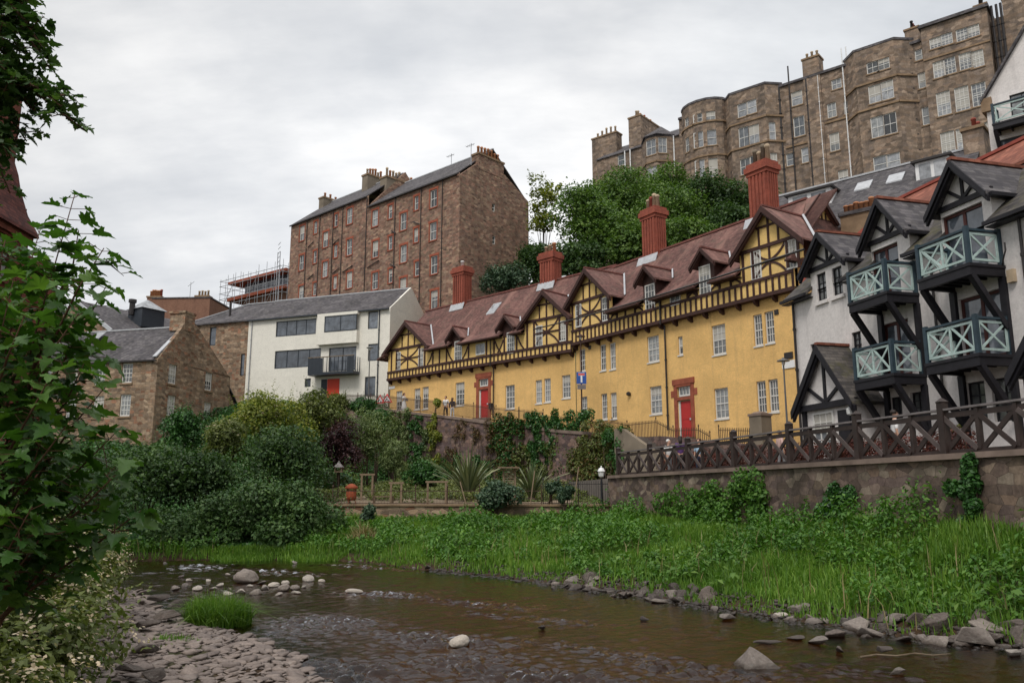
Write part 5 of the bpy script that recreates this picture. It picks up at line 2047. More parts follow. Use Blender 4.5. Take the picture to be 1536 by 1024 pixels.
k.out(k.pbr(c, 0.9, k.math('ADD', n2, k.math('MULTIPLY', ved.outputs['Distance'], 1.0)), 0.5, 0.05, 0.2))
M['ground'] = m
g = grid_mesh('ground', XX, YY, HH, 'ground')
tag(g, kind='structure')

# ---- river surface: clear brown water, sky and banks mirrored, riffles where it runs over stones
m, k = newmat('river water')
co = geoco(k)
fl = k.n('ShaderNodeMapping')
fl.inputs['Rotation'].default_value = (0, 0, R(-28))
k.l(co, fl.inputs[0])
fv = fl.outputs[0]
w1 = k.noise(k.vmul(fv, (3.0, 1.5, 1)), 1.0, 3, 0.55)
w2 = k.noise(k.vmul(fv, (12.0, 6.0, 1)), 1.0, 3, 0.6)
w3 = k.noise(k.vmul(fv, (34.0, 20.0, 1)), 1.0, 2, 0.6)
h = k.math('ADD', k.math('MULTIPLY', w2, 0.5), k.math('MULTIPLY', w3, 0.5))
bp = k.n('ShaderNodeBump', i_Strength=0.7, i_Distance=0.018)
k.l(h, bp.inputs['Height'])
fr = k.n('ShaderNodeFresnel', i_IOR=1.33)
k.l(bp.outputs[0], fr.inputs['Normal'])
gl = k.n('ShaderNodeBsdfGlossy', i_Roughness=0.05)
gl.inputs[0].default_value = (0.95, 0.97, 1.0, 1)
k.l(bp.outputs[0], gl.inputs['Normal'])
tr = k.n('ShaderNodeBsdfTransparent')
tr.inputs[0].default_value = (0.44, 0.315, 0.175, 1)
df = k.n('ShaderNodeBsdfDiffuse')
df.inputs[0].default_value = (0.040, 0.024, 0.012, 1)
mxt = k.n('ShaderNodeMixShader', i_0=0.04)
k.l(tr.outputs[0], mxt.inputs[1])
k.l(df.outputs[0], mxt.inputs[2])
mx = k.n('ShaderNodeMixShader')
k.l(k.math('MULTIPLY', fr.outputs[0], 1.0), mx.inputs[0])
k.l(mxt.outputs[0], mx.inputs[1])
k.l(gl.outputs[0], mx.inputs[2])
k.out(mx.outputs[0])
M['water'] = m
# the surface itself is wavy: slight swell on the pools, broken water over the riffles
wy = [4.0]
while wy[-1] < 37:
    wy.append(wy[-1] + 0.0030 * wy[-1] + 0.008)
wy = np.array(wy)
wt_ = np.linspace(-1.2, 1.2, 680)
WX, WY = wy[:, None] * wt_[None, :], np.repeat(wy[:, None], len(wt_), 1)
RIF = [(620, 965, 2.2, 1.0, 1.0), (700, 985, 1.6, 0.8, 0.9), (560, 890, 1.6, 0.9, 0.8), (480, 935, 1.2, 1.0, 0.7), (330, 852, 3.2, 1.0, 1.0), (420, 858, 2.2, 0.8, 0.9), (760, 1010, 1.8, 0.8, 0.9), (900, 975, 1.6, 0.5, 0.5),
       (1000, 1000, 1.6, 0.6, 0.6), (560, 1015, 1.4, 0.7, 0.8), (700, 905, 2.0, 0.5, 0.45), (800, 930, 1.6, 0.5, 0.5), (1250, 1005, 1.6, 0.4, 0.4), (540, 850, 2.0, 0.6, 0.6)]
rm = np.zeros_like(WX)
for (px, py, ra, rb, s_) in RIF:
    c_ = at_z(px, py, 0)
    dxr, dyr = WX - c_.x, WY - c_.y
    ca, sa = math.cos(R(-35)), math.sin(R(-35))
    ua, va = dxr * ca + dyr * sa, -dxr * sa + dyr * ca
    rm = np.maximum(rm, s_ * np.exp(-(ua / ra) ** 2 - (va / rb) ** 2))
rm = np.clip((rm + 0.06) * (0.1 + 2.0 * (vnoise(WX * 0.6 + WY * 0.3, WY * 1.0, 1.1, 51) + 0.5)) - 0.05, 0, 1.2)
ca, sa = math.cos(R(-30)), math.sin(R(-30))
FU_, FV_ = WX * ca + WY * sa, -WX * sa + WY * ca
fade = np.clip((WY - 4) / 20, 0, 1)
wrng = np.random.default_rng(3)
swell, chop = np.zeros_like(WX), np.zeros_like(WX)
wob1, wob2 = vnoise(WX, WY, 1.3, 52) * 0.9, vnoise(WX, WY, 0.8, 53) * 0.5
for i in range(46):
    lam = 0.12 * (0.85 / 0.12) ** wrng.random()
    th = wrng.normal() * 0.75
    kk_ = 2 * math.pi / lam
    a_ = lam ** 0.95
    arg = kk_ * ((FU_ + wob1 * 0.3) * math.cos(th) + (FV_ + wob2 * 0.3) * math.sin(th)) + wrng.uniform(0, 6.28)
    s_ = a_ * np.sin(arg)
    if lam > 0.3:
        swell += s_
    if lam < 0.55:
        chop += s_ * (1.25 if lam < 0.28 else 0.35)
WZ = swell * 0.0026 * (0.5 + (vnoise(WX, WY, 2.5, 56) + 0.5)) + chop * (0.0006 + 0.030 * rm)
wo_ = grid_mesh('river_water', WX, WY, WZ, 'water')
tag(wo_, kind='structure')


# ---- terraces, street, walls
def slab_top(name, pts, zbot, mat, kind='structure', label=None, cat=None, group=None, parent=None):
    """block with a sloping top: pts (x, y, ztop)"""
    m = MB()
    n = len(pts)
    vs = [tuple(p) for p in pts] + [(p[0], p[1], zbot) for p in pts]
    fs = [tuple(range(n)), tuple(range(2 * n - 1, n - 1, -1))]
    for i in range(n):
        j = (i + 1) % n
        fs.append((i, n + i, n + j, j))
    m.add(vs, fs)
    o = m.build(name, M[mat], parent)
    if kind:
        tag(o, label, cat, group, kind)
    else:
        tag(o, label, cat, group)
    return o


M['paving'] = mat_plain('grey path paving', (0.16, 0.14, 0.125), 0.9, 0.25, 0.8, 0.2)
M['path_dirt'] = mat_plain('pale dusty path', (0.20, 0.155, 0.11), 0.95, 0.25, 1.0, 0.1)

# street in front of the yellow houses, falling to the right
WL = lambda u, y: YL.world(u, y)
WR = lambda u, y: YR.world(u, y)
st = []
for (u, z) in ((-9, 11.2), (-2, 10.45), (4, 9.85), (9.0, 9.1), (13, 8.55), (18, 7.75), (22.8, 7.1)):
    st.append((u, z))
front = [(*WL(u, -3.2), z) for u, z in st]
back = [(*WL(u, 0.6), z + 0.05) for u, z in st]
for i in range(len(st) - 1):
    o = slab_top('street', [front[i], front[i + 1], back[i + 1], back[i]], 2.0, 'paving')
o = slab_top('street', [(*WL(22.8, -3.2), 7.1), (*WR(3.0, -3.0), 6.75), (*WR(3.0, 0.6), 6.8), (*WR(0.0, 0.6), 7.15)], 2.0, 'paving')
o = slab_top('street', [(*WR(3.0, -3.0), 6.75), (*WR(9.8, -2.6), 5.95), (*WR(12.4, -2.6), 5.9), (*WR(12.4, 0.6), 5.95), (*WR(3.0, 0.6), 6.8)], 2.0, 'paving')
o = slab_top('street', [(*WR(12.4, -2.6), 5.9), (*WR(20.4, -2.2), 4.9), (*WR(20.4, 0.6), 4.95), (*WR(12.4, 0.6), 5.9)], 2.0, 'paving')

# ivy wall: follows the street edge
vw = empty('retaining_wall', (front[1][0], front[1][1], 2.0), 0, 'tall purple brown stone retaining wall hung with ivy below the yellow houses', 'wall')
m = MB()
pts = [(*WL(u, -3.2), z) for u, z in st] + [(*WR(3.0, -3.0), 6.75), (*WR(6.2, -2.8), 6.4)]


def wall_along(m, pts, th, zbot, dz=0.0):
    for (a, b) in zip(pts[:-1], pts[1:]):
        d = Vector((b[0] - a[0], b[1] - a[1])).normalized()
        n = Vector((d.y, -d.x)) * th
        va = [(a[0] + n.x, a[1] + n.y), (b[0] + n.x, b[1] + n.y), (b[0], b[1]), (a[0], a[1])]
        zt = [a[2] + dz, b[2] + dz, b[2] + dz, a[2] + dz]
        vs = [(x, y, z) for (x, y), z in zip(va, zt)] + [(x, y, zbot) for (x, y) in va]
        m.add(vs, [(0, 1, 2, 3), (0, 4, 5, 1), (1, 5, 6, 2), (2, 6, 7, 3), (3, 7, 4, 0)])


LOC = lambda P, root: [(p[0] - root[0], p[1] - root[1], p[2] - root[2]) for p in P]
base = (front[1][0], front[1][1], 2.0)
wall_along(m, LOC(pts, base), 0.55, -1.5, 0.02)
m.build('wall', M['vine_wall_stone'], vw)
m = MB()
for (a, b) in zip(pts[:-1], pts[1:]):
    d = Vector((b[0] - a[0], b[1] - a[1])).normalized()
    n = Vector((d.y, -d.x))
    for (p, q_) in ((a, b),):
        A_ = Vector((p[0], p[1], p[2])) + Vector((n.x, n.y, 0)) * 0.27 - Vector(base)
        B_ = Vector((q_[0], q_[1], q_[2])) + Vector((n.x, n.y, 0)) * 0.27 - Vector(base)
        m.beam(A_ + Vector((0, 0, 0.12)), B_ + Vector((0, 0, 0.12)), 0.72, 0.2)
m.build('coping', M['cope'], vw)
VWP = pts

# riverside terrace behind the timber fence
FA, FB = Vector((5.3, 41.6)), Vector((12.55, 14.5))
fd = (FB - FA).normalized()
fn = Vector((fd.y, -fd.x)) * -1        # pointing away from the river
if fn.x < 0:
    fn = -fn
ZT = 3.42
tp = [(FA.x, FA.y, ZT), (FB.x, FB.y, ZT), (FB.x + 14, FB.y + 4, ZT), (21.5, 30, ZT), (16.5, 43.5, ZT), (*WR(12.4, -2.3), ZT), (*WR(3.4, -3.3), ZT)]
slab_top('terrace', [tp[0], tp[1], tp[2], tp[3], tp[4], tp[5], tp[6]], 0.0, 'paving')
# stone river wall under the fence
base = (FA.x, FA.y, 1.5)
rw = empty('river_wall', base, 0, 'dark mossy stone river wall under the timber fence', 'wall')
m = MB()
P0, P1 = FA - fd * 0.3, FB
n2 = -fn
ncol = 60
steps = 5
for i in range(ncol):
    a, b = P0.lerp(P1, i / ncol), P0.lerp(P1, (i + 1) / ncol)
    for j in range(steps):
        z0, z1 = -1.5 + (ZT - 1.53 + 1.5) * j / steps, -1.5 + (ZT - 1.53 + 1.5) * (j + 1) / steps
        off = lambda t, z: 0.35 + 0.10 * (1 - (z + 1.5) / 3.4) + 0.04 * mnoise.noise(Vector((t * 1.3, z * 1.3, 0)))
        ta, tb = (a - P0).length, (b - P0).length
        q = []
        for (p, t, z) in ((a, ta, z0), (b, tb, z0), (b, tb, z1), (a, ta, z1)):
            w_ = p + n2 * off(t, z)
            q.append((w_.x - base[0], w_.y - base[1], z))
        m.quad(*q)
a = P0
m.box(-0.05, 0.05, -0.05, 0.05, -1.5, 0)
for (p, sgn) in ((P0, 1), (P1, -1)):
    w0, w1 = p + n2 * 0.40, p + fn * 1.2
    m.quad((w0.x - base[0], w0.y - base[1], -1.5), (w1.x - base[0], w1.y - base[1], -1.5), (w1.x - base[0], w1.y - base[1], ZT - 1.53), (w0.x - base[0], w0.y - base[1], ZT - 1.53))
o = m.build('wall', M['wall_stone'], rw)
m = MB()
a, b = P0 + n2 * 0.15, P1 + n2 * 0.15
m.beam((a.x - base[0], a.y - base[1], ZT - 1.5 + 0.03), (b.x - base[0], b.y - base[1], ZT - 1.5 + 0.03), 0.62, 0.14)
m.build('coping', M['cope'], rw)

# garden terrace and its low wall
GA, GB = Vector((-9.8, 43.6)), Vector((5.1, 41.9))
gz = 2.05
gp = [(GA.x, GA.y, gz), (GB.x, GB.y, gz), (6.2, 41.9, gz), (*WR(6.0, -3.4), gz + 0.5), (*WL(22, -3.9), gz + 0.9), (*WL(2, -3.9), gz + 1.5), (-13.5, 55, gz + 0.8)]
slab_top('garden', gp, 0.0, 'path_dirt')
base = (GA.x, GA.y, 0.8)
gw = empty('garden_wall', base, 0, 'low rubble wall edging the garden above the grassy bank', 'wall')
m = MB()
d = (GB - GA).normalized()
n = Vector((d.y, -d.x))
ncol = 40
for i in range(ncol):
    a, b = GA.lerp(GB, i / ncol), GA.lerp(GB, (i + 1) / ncol)
    ta, tb = i / ncol * 15, (i + 1) / ncol * 15
    for (z0, z1) in ((-1.2, 0.1), (0.1, 0.7), (0.7, 1.22)):
        q = []
        for (p, t, z) in ((a, ta, z0), (b, tb, z0), (b, tb, z1), (a, ta, z1)):
            w_ = p + n * (0.32 + 0.05 * mnoise.noise(Vector((t, z * 1.3, 3))))
            q.append((w_.x - base[0], w_.y - base[1], z))
        m.quad(*q)
m.quad((n.x * 0.3, n.y * 0.3, -1.2), (0, 0, -1.2), (0, 0, 1.22), (n.x * 0.3, n.y * 0.3, 1.22))
m.build('wall', M['cottage'], gw)
m = MB()
a, b = GA + n * 0.15 - Vector(base[:2]), GB + n * 0.15 - Vector(base[:2])
m.beam((a.x, a.y, 1.26), (b.x, b.y, 1.26), 0.5, 0.10)
m.build('coping', M['trim_stone'], gw)
# ================================================================== plants
M['leaf_tree'] = mat_leaf('tree leaf green', (0.044, 0.094, 0.023), (0.091, 0.172, 0.037), (0.172, 0.270, 0.067))
M['leaf_dark'] = mat_leaf('dark tree leaf', (0.023, 0.054, 0.018), (0.046, 0.098, 0.030), (0.089, 0.156, 0.047))
M['leaf_yellow'] = mat_leaf('yellow green leaf', (0.090, 0.127, 0.019), (0.181, 0.220, 0.033), (0.309, 0.320, 0.065))
M['leaf_rhodo'] = mat_leaf('leathery evergreen leaf', (0.028, 0.066, 0.019), (0.052, 0.115, 0.030), (0.105, 0.175, 0.060), 0.15, 0.5, 0.3)
M['leaf_copper'] = mat_leaf('copper leaf', (0.024, 0.012, 0.017), (0.048, 0.022, 0.029), (0.084, 0.036, 0.043))
M['leaf_grey'] = mat_leaf('grey green weeping leaf', (0.076, 0.117, 0.044), (0.138, 0.193, 0.076), (0.221, 0.276, 0.124))
M['leaf_ivy'] = mat_leaf('ivy leaf', (0.018, 0.062, 0.015), (0.037, 0.115, 0.027), (0.069, 0.175, 0.045), 0.2, 0.4)
M['leaf_ivy_red'] = mat_leaf('browning creeper leaf', (0.060, 0.050, 0.018), (0.105, 0.080, 0.028), (0.170, 0.085, 0.035), 0.2)
M['leaf_conifer'] = mat_leaf('blue green shrub leaf', (0.026, 0.060, 0.036), (0.052, 0.101, 0.060), (0.098, 0.150, 0.091), 0.15)
M['leaf_maple'] = mat_leaf('broad maple leaf', (0.028, 0.080, 0.013), (0.054, 0.132, 0.024), (0.105, 0.200, 0.042), 0.4, 0.45, 0.4, 1.5)
M['leaf_olive'] = mat_leaf('olive shrub leaf', (0.065, 0.084, 0.024), (0.114, 0.145, 0.039), (0.179, 0.211, 0.067))
M['leaf_red'] = mat_leaf('reddish hedge leaf', (0.050, 0.014, 0.012), (0.095, 0.026, 0.022), (0.16, 0.050, 0.040))
M['leaf_spike'] = mat_leaf('strap leaf', (0.069, 0.098, 0.041), (0.127, 0.161, 0.081), (0.253, 0.276, 0.161), 0.15, 0.4)
M['grass'] = mat_leaf('bank grass', (0.062, 0.150, 0.018), (0.112, 0.230, 0.030), (0.190, 0.310, 0.055), 0.35, 0.5, 0.3, 0.35)
M['weed'] = mat_leaf('bank weeds', (0.039, 0.114, 0.017), (0.073, 0.180, 0.027), (0.126, 0.246, 0.044), 0.3, 0.5, 0.3, 0.4)
M['dry_grass'] = mat_leaf('dry grass', (0.16, 0.13, 0.06), (0.24, 0.20, 0.10), (0.34, 0.29, 0.17), 0.2)
M['flower'] = mat_leaf('cream flower', (0.38, 0.30, 0.23), (0.52, 0.43, 0.34), (0.66, 0.57, 0.48), 0.3, 0.7, 0.2)
M['bark'] = mat_plain('bark', (0.075, 0.055, 0.040), 0.9, 0.4, 6, 0.1, 0, 0.5, 20)
M['twig'] = mat_plain('reddish twig', (0.085, 0.045, 0.028), 0.8, 0.3, 6, 0.2)


def unit(v):
    return v / np.maximum(np.linalg.norm(v, axis=1, keepdims=True), 1e-6)


def leaf_mesh_arrays(P, N, L, aspect=0.55, fold=0.18, rng=RNG, D=None):
    """rhombic leaves folded along the midrib; P centres, N face normals, L lengths"""
    n = len(P)
    N = unit(N)
    if D is None:
        D = rng.normal(size=(n, 3))
    D = D - N * (D * N).sum(1, keepdims=True)
    D = unit(D)
    S = np.cross(N, D)
    L = L[:, None]
    v = np.empty((n, 4, 3), np.float32)
    v[:, 0] = P - D * L * 0.5
    v[:, 1] = P + S * L * aspect * 0.5 + N * L * fold - D * L * 0.05
    v[:, 2] = P + D * L * 0.5
    v[:, 3] = P - S * L * aspect * 0.5 + N * L * fold - D * L * 0.05
    q = np.arange(n * 4).reshape(n, 4)
    return v.reshape(-1, 3), q


def clump_points(clumps, n, rng, inner=0.55, bottom=0.35):
    """points and outward normals spread through ellipsoid clumps, denser towards their skins"""
    c = np.array([k[:3] for k in clumps], float)
    r = np.array([k[3:6] for k in clumps], float)
    wgt = (r[:, 0] * r[:, 1] + r[:, 1] * r[:, 2] + r[:, 0] * r[:, 2])
    idx = rng.choice(len(clumps), n, p=wgt / wgt.sum())
    d = unit(rng.normal(size=(n, 3)))
    low = d[:, 2] < -0.3
    d[low & (rng.random(n) > bottom), 2] *= -1
    rad = inner + (1.08 - inner) * rng.random(n) ** 0.45
    ph = idx * 12.7
    lump = vnoise(d[:, 0] * 2 + ph, d[:, 1] * 2 + d[:, 2] * 2.6, 1.0, 3) + 0.6 * vnoise(d[:, 0] * 5 + ph, d[:, 1] * 5 + d[:, 2] * 6, 1.0, 4)
    rad = rad * (1 + 0.34 * lump)
    far = rng.random(n) < 0.035
    rad = np.where(far, rad * rng.uniform(1.05, 1.35, n), rad)
    P = c[idx] + d * r[idx] * rad[:, None]
    return P, d


def foliage(name, clumps, n, size, mat, parent=None, rng=None, aspect=0.6, up=0.45, out=0.6, jitter=0.5, var=0.4, inner=0.5, loc=(0, 0, 0), bottom=0.35):
    rng = rng or np.random.default_rng(len(bpy.data.objects) + 5)
    P, d = clump_points(clumps, n, rng, inner, bottom)
    N = d * out + np.array([0, 0, up]) + rng.normal(size=(n, 3)) * jitter
    L = size * (1 + var * (rng.random(n) * 2 - 1))
    v, q = leaf_mesh_arrays(P - np.array(loc), N, L, aspect, 0.15, rng)
    return np_mesh(name, v, q, mat, parent)


def shoots(name, clumps, k, size, mat, parent, rng, loc, length=0.45, aspect=0.55):
    """young sprays standing out of the crown, leaves in rows along them"""
    P, d = clump_points(clumps, k, rng, 0.9, 0.25)
    m = 9
    t = np.linspace(0.1, 1.0, m)
    D = unit(d * 0.7 + np.array([0, 0, 0.75]) + rng.normal(size=(k, 3)) * 0.3)
    L = length * rng.uniform(0.5, 1.4, k)
    Q = (P[:, None] + D[:, None] * (L[:, None] * t)[:, :, None]).reshape(-1, 3)
    a = rng.uniform(0, 6.28, len(Q))
    side = np.stack([np.cos(a), np.sin(a), np.full(len(a), 0.2)], 1)
    Q = Q + side * size * 0.45
    N = np.array([0, 0, 1.0]) + rng.normal(size=Q.shape) * 0.45
    v, q = leaf_mesh_arrays(Q - np.array(loc), N, size * np.tile(1.1 - 0.55 * t, k), aspect, 0.15, rng, side + D.repeat(m, 0) * 0.5)
    return np_mesh(name, v, q, mat, parent)


def auto_clumps(c, r, n, rng, cr=(0.28, 0.45), flat=0.85, skin=0.62):
    """n lumps making an uneven crown inside ellipsoid centre c, radii r"""
    out = []
    rm = sum(r) / 3
    for i in range(n):
        d = rng.normal(size=3)
        d /= np.linalg.norm(d)
        if d[2] < -0.75:
            d[2] *= -0.6
        t = skin * (rng.uniform(0.55, 1.15) if i % 4 else rng.uniform(0.0, 0.4))
        k = rm * rng.uniform(*cr)
        out.append((c[0] + d[0] * r[0] * t, c[1] + d[1] * r[1] * t, c[2] + d[2] * r[2] * t, k, k, k * flat))
    return out


def tree(name, label, cat, base, c, r, nl, size, mat, seed, nclump=22, group=None, trunk_r=0.22, limbs=7, barkm='bark', cr=(0.28, 0.45), aspect=0.6, skin=0.62, inner=0.5):
    rng = np.random.default_rng(seed)
    root = empty(name, base, 0, label, cat, group)
    cl = auto_clumps(c, r, nclump, rng, cr, 0.85, skin)
    foliage('crown', cl, nl, size, M[mat], root, rng, aspect, loc=base, inner=inner)
    shoots('sprays', cl, 150, size * 0.9, M[mat], root, rng, base, 0.65, aspect)
    t = MB()
    B = Vector((0, 0, 0))
    top = Vector(c) - Vector(base)
    t.tube([B - Vector((0, 0, 0.3)), B.lerp(top, 0.35) + Vector((rng.uniform(-.2, .2), rng.uniform(-.2, .2), 0)), top, top + Vector((0, 0, r[2] * 0.5))], [trunk_r, trunk_r * 0.75, trunk_r * 0.45, trunk_r * 0.12], 8)
    tr = t.build('trunk', M[barkm], root, True)
    for i in rng.choice(len(cl), min(limbs, len(cl)), replace=False):
        e = Vector(cl[i][:3]) - Vector(base)
        s0 = B.lerp(top, rng.uniform(0.35, 0.95))
        l = MB()
        l.tube([s0, s0.lerp(e, 0.5) + Vector((0, 0, 0.12 * (e - s0).length)), e], [trunk_r * 0.4, trunk_r * 0.26, trunk_r * 0.08], 6)
        l.build('limb', M[barkm], tr, True)
    return root


def bush(name, label, cat, c, r, nl, size, mat, seed, nclump=12, group=None, aspect=0.6, flowers=0, fsize=0.12, z0=None, cr=(0.32, 0.5), skin=0.65, stems=5, up=0.45):
    rng = np.random.default_rng(seed)
    z0 = gh(c[0], c[1]) if z0 is None else z0
    base = (c[0], c[1], z0)
    root = empty(name, base, 0, label, cat, group)
    cl = auto_clumps(c, r, nclump, rng, cr, 0.9, skin)
    foliage('foliage', cl, nl, size, M[mat], root, rng, aspect, loc=base, bottom=0.6, up=up)
    shoots('sprays', cl, int(nl / 75), size * 0.95, M[mat], root, rng, base, 0.30 * sum(r) / 3 + 0.12, aspect)
    t = MB()
    for i in range(stems):
        e = Vector(cl[i % len(cl)][:3]) - Vector(base)
        a = rng.uniform(0, 6.28)
        t.tube([(0.15 * math.cos(a), 0.15 * math.sin(a), -0.2), (e * 0.5 + Vector((0, 0, 0.1))), e], [0.05, 0.035, 0.012], 5)
    t.build('stems', M['bark'], root, True)
    if flowers:
        P, d = clump_points(cl, flowers, rng, 1.06, 0.1)
        k = 9
        PP = np.repeat(P + d * 0.08 + np.array([0, 0, 0.05]), k, axis=0) + rng.normal(size=(flowers * k, 3)) * fsize * 0.5 * np.array([1, 1, 0.35])
        v, q = leaf_mesh_arrays(PP - np.array(base), np.repeat(d, k, axis=0) * 0.5 + np.array([0, 0, 0.8]) + rng.normal(size=PP.shape) * 0.4, np.full(len(PP), fsize * 0.36), 0.8, 0.05, rng)
        np_mesh('blossom', v, q, M['flower'], root)
    return root


# ---- trees on the hillside behind the yellow roofs
TG = 'leafy trees on the hillside behind the yellow houses'
for i, (px, py, Y, rx, rz, mat, lab, n) in enumerate((
        (884, 345, 79, 3.9, 6.4, 'leaf_tree', 'broad green tree at the left of the hillside, directly right of the brown tenement', 14000),
        (925, 310, 86, 5.0, 5.6, 'leaf_tree', 'tallest round green tree on the hillside, under the hipped bay of the stone tenement', 14000),
        (996, 325, 83, 4.8, 5.6, 'leaf_tree', 'mid green hillside tree directly behind the chimney with red and buff pots', 14000),
        (1058, 325, 87, 4.9, 5.0, 'leaf_dark', 'darker green hillside tree below the round bay of the stone tenement', 12000),
        (1116, 318, 85, 4.2, 4.6, 'leaf_dark', 'dark tree at the right end of the hillside, beside the largest red chimney', 10000),
        (948, 372, 76, 4.2, 3.6, 'leaf_tree', 'low light green tree just above the yellow house ridge, left of the potted chimney', 10000),
        (1030, 366, 74, 4.0, 3.2, 'leaf_tree', 'low bushy tree above the yellow house ridge, right of the potted chimney', 9000),
        (868, 402, 75, 3.2, 2.8, 'leaf_dark', 'low dark tree between the second and third red chimneys', 8000),
        (1000, 290, 92, 4.2, 4.0, 'leaf_tree', 'tree top rising behind the others just left of the round bay', 9000),
        (1090, 350, 76, 3.4, 3.0, 'leaf_dark', 'low dark tree tucked behind the ridge left of the largest red chimney', 8000))):
    c = at(px, py, Y)
    b = (c.x, c.y, gh(c.x, c.y))
    tree('hillside_tree', lab, 'tree', b, c, (rx, rx, rz), n, 0.31, mat, 40 + i, 30, TG, cr=(0.30, 0.46))
c = at(815, 335, 86)
tree('sparse_tree', 'thin young tree with sparse leaves against the sky beside the tenement gable', 'tree', (c.x, c.y, gh(c.x, c.y)), c, (2.6, 2.2, 5.6), 900, 0.40, 'leaf_yellow', 60, 16, None, 0.12, 12, cr=(0.18, 0.32), skin=0.85)
c = at(803, 405, 84)
tree('dark_tree', 'dark shaded tree in the gap between the brown tenement and the second red chimney', 'tree', (c.x, c.y, gh(c.x, c.y)), c, (2.6, 2.4, 4.2), 5000, 0.32, 'leaf_dark', 61, 16)
c = at(757, 424, 80)
bush('conifer_bush', 'blue green conifer bush at the foot of the tenement gable above the yellow ridge', 'bush', c, (2.9, 2.0, 1.9), 5500, 0.26, 'leaf_conifer', 62, 18, z0=min(gh(c.x, c.y), c.z - 1.5))

# ---- bushes on the left slope
def pbush(name, label, cat, px, py, Y, rx, rz, n, size, mat, seed, **kw):
    c = at(px, py, Y)
    return bush(name, label, cat, c, (rx, kw.pop('ry', rx * 0.85), rz), n, size, mat, seed, **kw)


pbush('rhododendron', 'large dark evergreen bush spreading down to the water on the far bank', 'bush', 395, 785, 37.5, 4.3, 1.9, 22000, 0.17, 'leaf_rhodo', 70, nclump=46, cr=(0.18, 0.32))
pbush('rhododendron', 'low dark evergreen bush at the far left end of the river bank', 'bush', 290, 806, 36.5, 2.6, 1.15, 10000, 0.15, 'leaf_rhodo', 71, nclump=18)
pbush('elder_bush', 'tall yellow green elder with cream flower heads below the cream house', 'bush', 405, 640, 50, 2.9, 2.5, 10000, 0.19, 'leaf_yellow', 72, nclump=24, flowers=50, fsize=0.16)
pbush('elder_bush', 'rounded green elder dotted with cream flowers, below the orange red door', 'bush', 462, 632, 54, 2.1, 2.5, 8000, 0.19, 'leaf_olive', 73, nclump=18, flowers=45, fsize=0.16)
pbush('dark_bush', 'dense dark green bush in the hollow under the yellow green elder', 'bush', 430, 700, 45, 3.0, 1.9, 9000, 0.18, 'leaf_dark', 74, nclump=20)
pbush('copper_bush', 'dark copper leaved shrub left of the ivy wall', 'bush', 510, 672, 53, 1.9, 2.2, 6000, 0.17, 'leaf_copper', 75, nclump=16)
pbush('green_bush', 'fresh green bush against the end wall of the stone cottage', 'bush', 282, 652, 50, 1.7, 1.6, 5500, 0.18, 'leaf_ivy', 76, nclump=14)
pbush('green_bush', 'pale olive bush with cream blossom between the cottage and the elder', 'bush', 335, 672, 46, 1.9, 1.5, 6000, 0.17, 'leaf_olive', 77, nclump=14, flowers=60, fsize=0.15)
pbush('dark_bush', 'dark leafy thicket under the cottage windows behind the maple', 'bush', 215, 720, 41, 3.0, 1.8, 9000, 0.18, 'leaf_dark', 78, nclump=20)
pbush('dark_bush', 'broad dark thicket between the cottage and the river', 'bush', 300, 725, 42, 2.4, 1.5, 8000, 0.18, 'leaf_dark', 79, nclump=18)
pbush('dark_bush', 'gloomy thicket at the left edge behind the maple stems', 'bush', 90, 745, 36, 4.0, 2.6, 9000, 0.2, 'leaf_dark', 80, nclump=20)
pbush('hedge_bush', 'trimmed dark hedge on the wall top beside the road work signs', 'bush', 545, 612, 66, 1.5, 1.0, 4000, 0.17, 'leaf_ivy', 81, nclump=12)
pbush('hedge_bush', 'small green bush below the orange red door of the cream house', 'bush', 505, 606, 66, 1.6, 0.9, 4000, 0.17, 'leaf_olive', 82, nclump=12)
pbush('ivy_bush', 'dark ivy mound at the left end of the retaining wall', 'bush', 565, 632, 62, 1.0, 1.6, 4000, 0.17, 'leaf_ivy', 83, nclump=12)
pbush('weeping_shrub', 'grey green weeping shrub hanging over the left of the garden', 'bush', 553, 665, 56, 1.6, 2.6, 5500, 0.26, 'leaf_grey', 84, nclump=18, aspect=0.2)
pbush('weeping_shrub', 'second grey green weeping shrub, nearer the tall vine', 'bush', 590, 690, 55, 1.0, 1.9, 3500, 0.24, 'leaf_grey', 85, nclump=12, aspect=0.2)
pbush('green_bush', 'low green bushes at the back of the garden behind the bench', 'bush', 635, 712, 54, 1.8, 0.8, 4500, 0.17, 'leaf_ivy', 86, nclump=12)
pbush('yew_shrub', 'dark shrub sprawling over the garden wall in front of the spiky plant', 'bush', 745, 742, 41.3, 1.25, 0.85, 5200, 0.15, 'leaf_conifer', 87, nclump=14, z0=1.0)
pbush('yew_shrub', 'small dark shrub on the garden wall near the river wall corner', 'bush', 848, 742, 41.3, 0.5, 0.55, 2000, 0.14, 'leaf_conifer', 88, nclump=8, z0=1.0)
pbush('yew_shrub', 'small flat shrub beside the iron garden fence', 'bush', 825, 733, 42.6, 0.65, 0.4, 1800, 0.14, 'leaf_conifer', 89, nclump=8, z0=2.0)
pbush('wall_weed', 'rusty weed growing from the foot of the garden wall', 'plant', 552, 775, 41.2, 0.5, 0.8, 1500, 0.13, 'leaf_conifer', 90, nclump=8, z0=0.7)


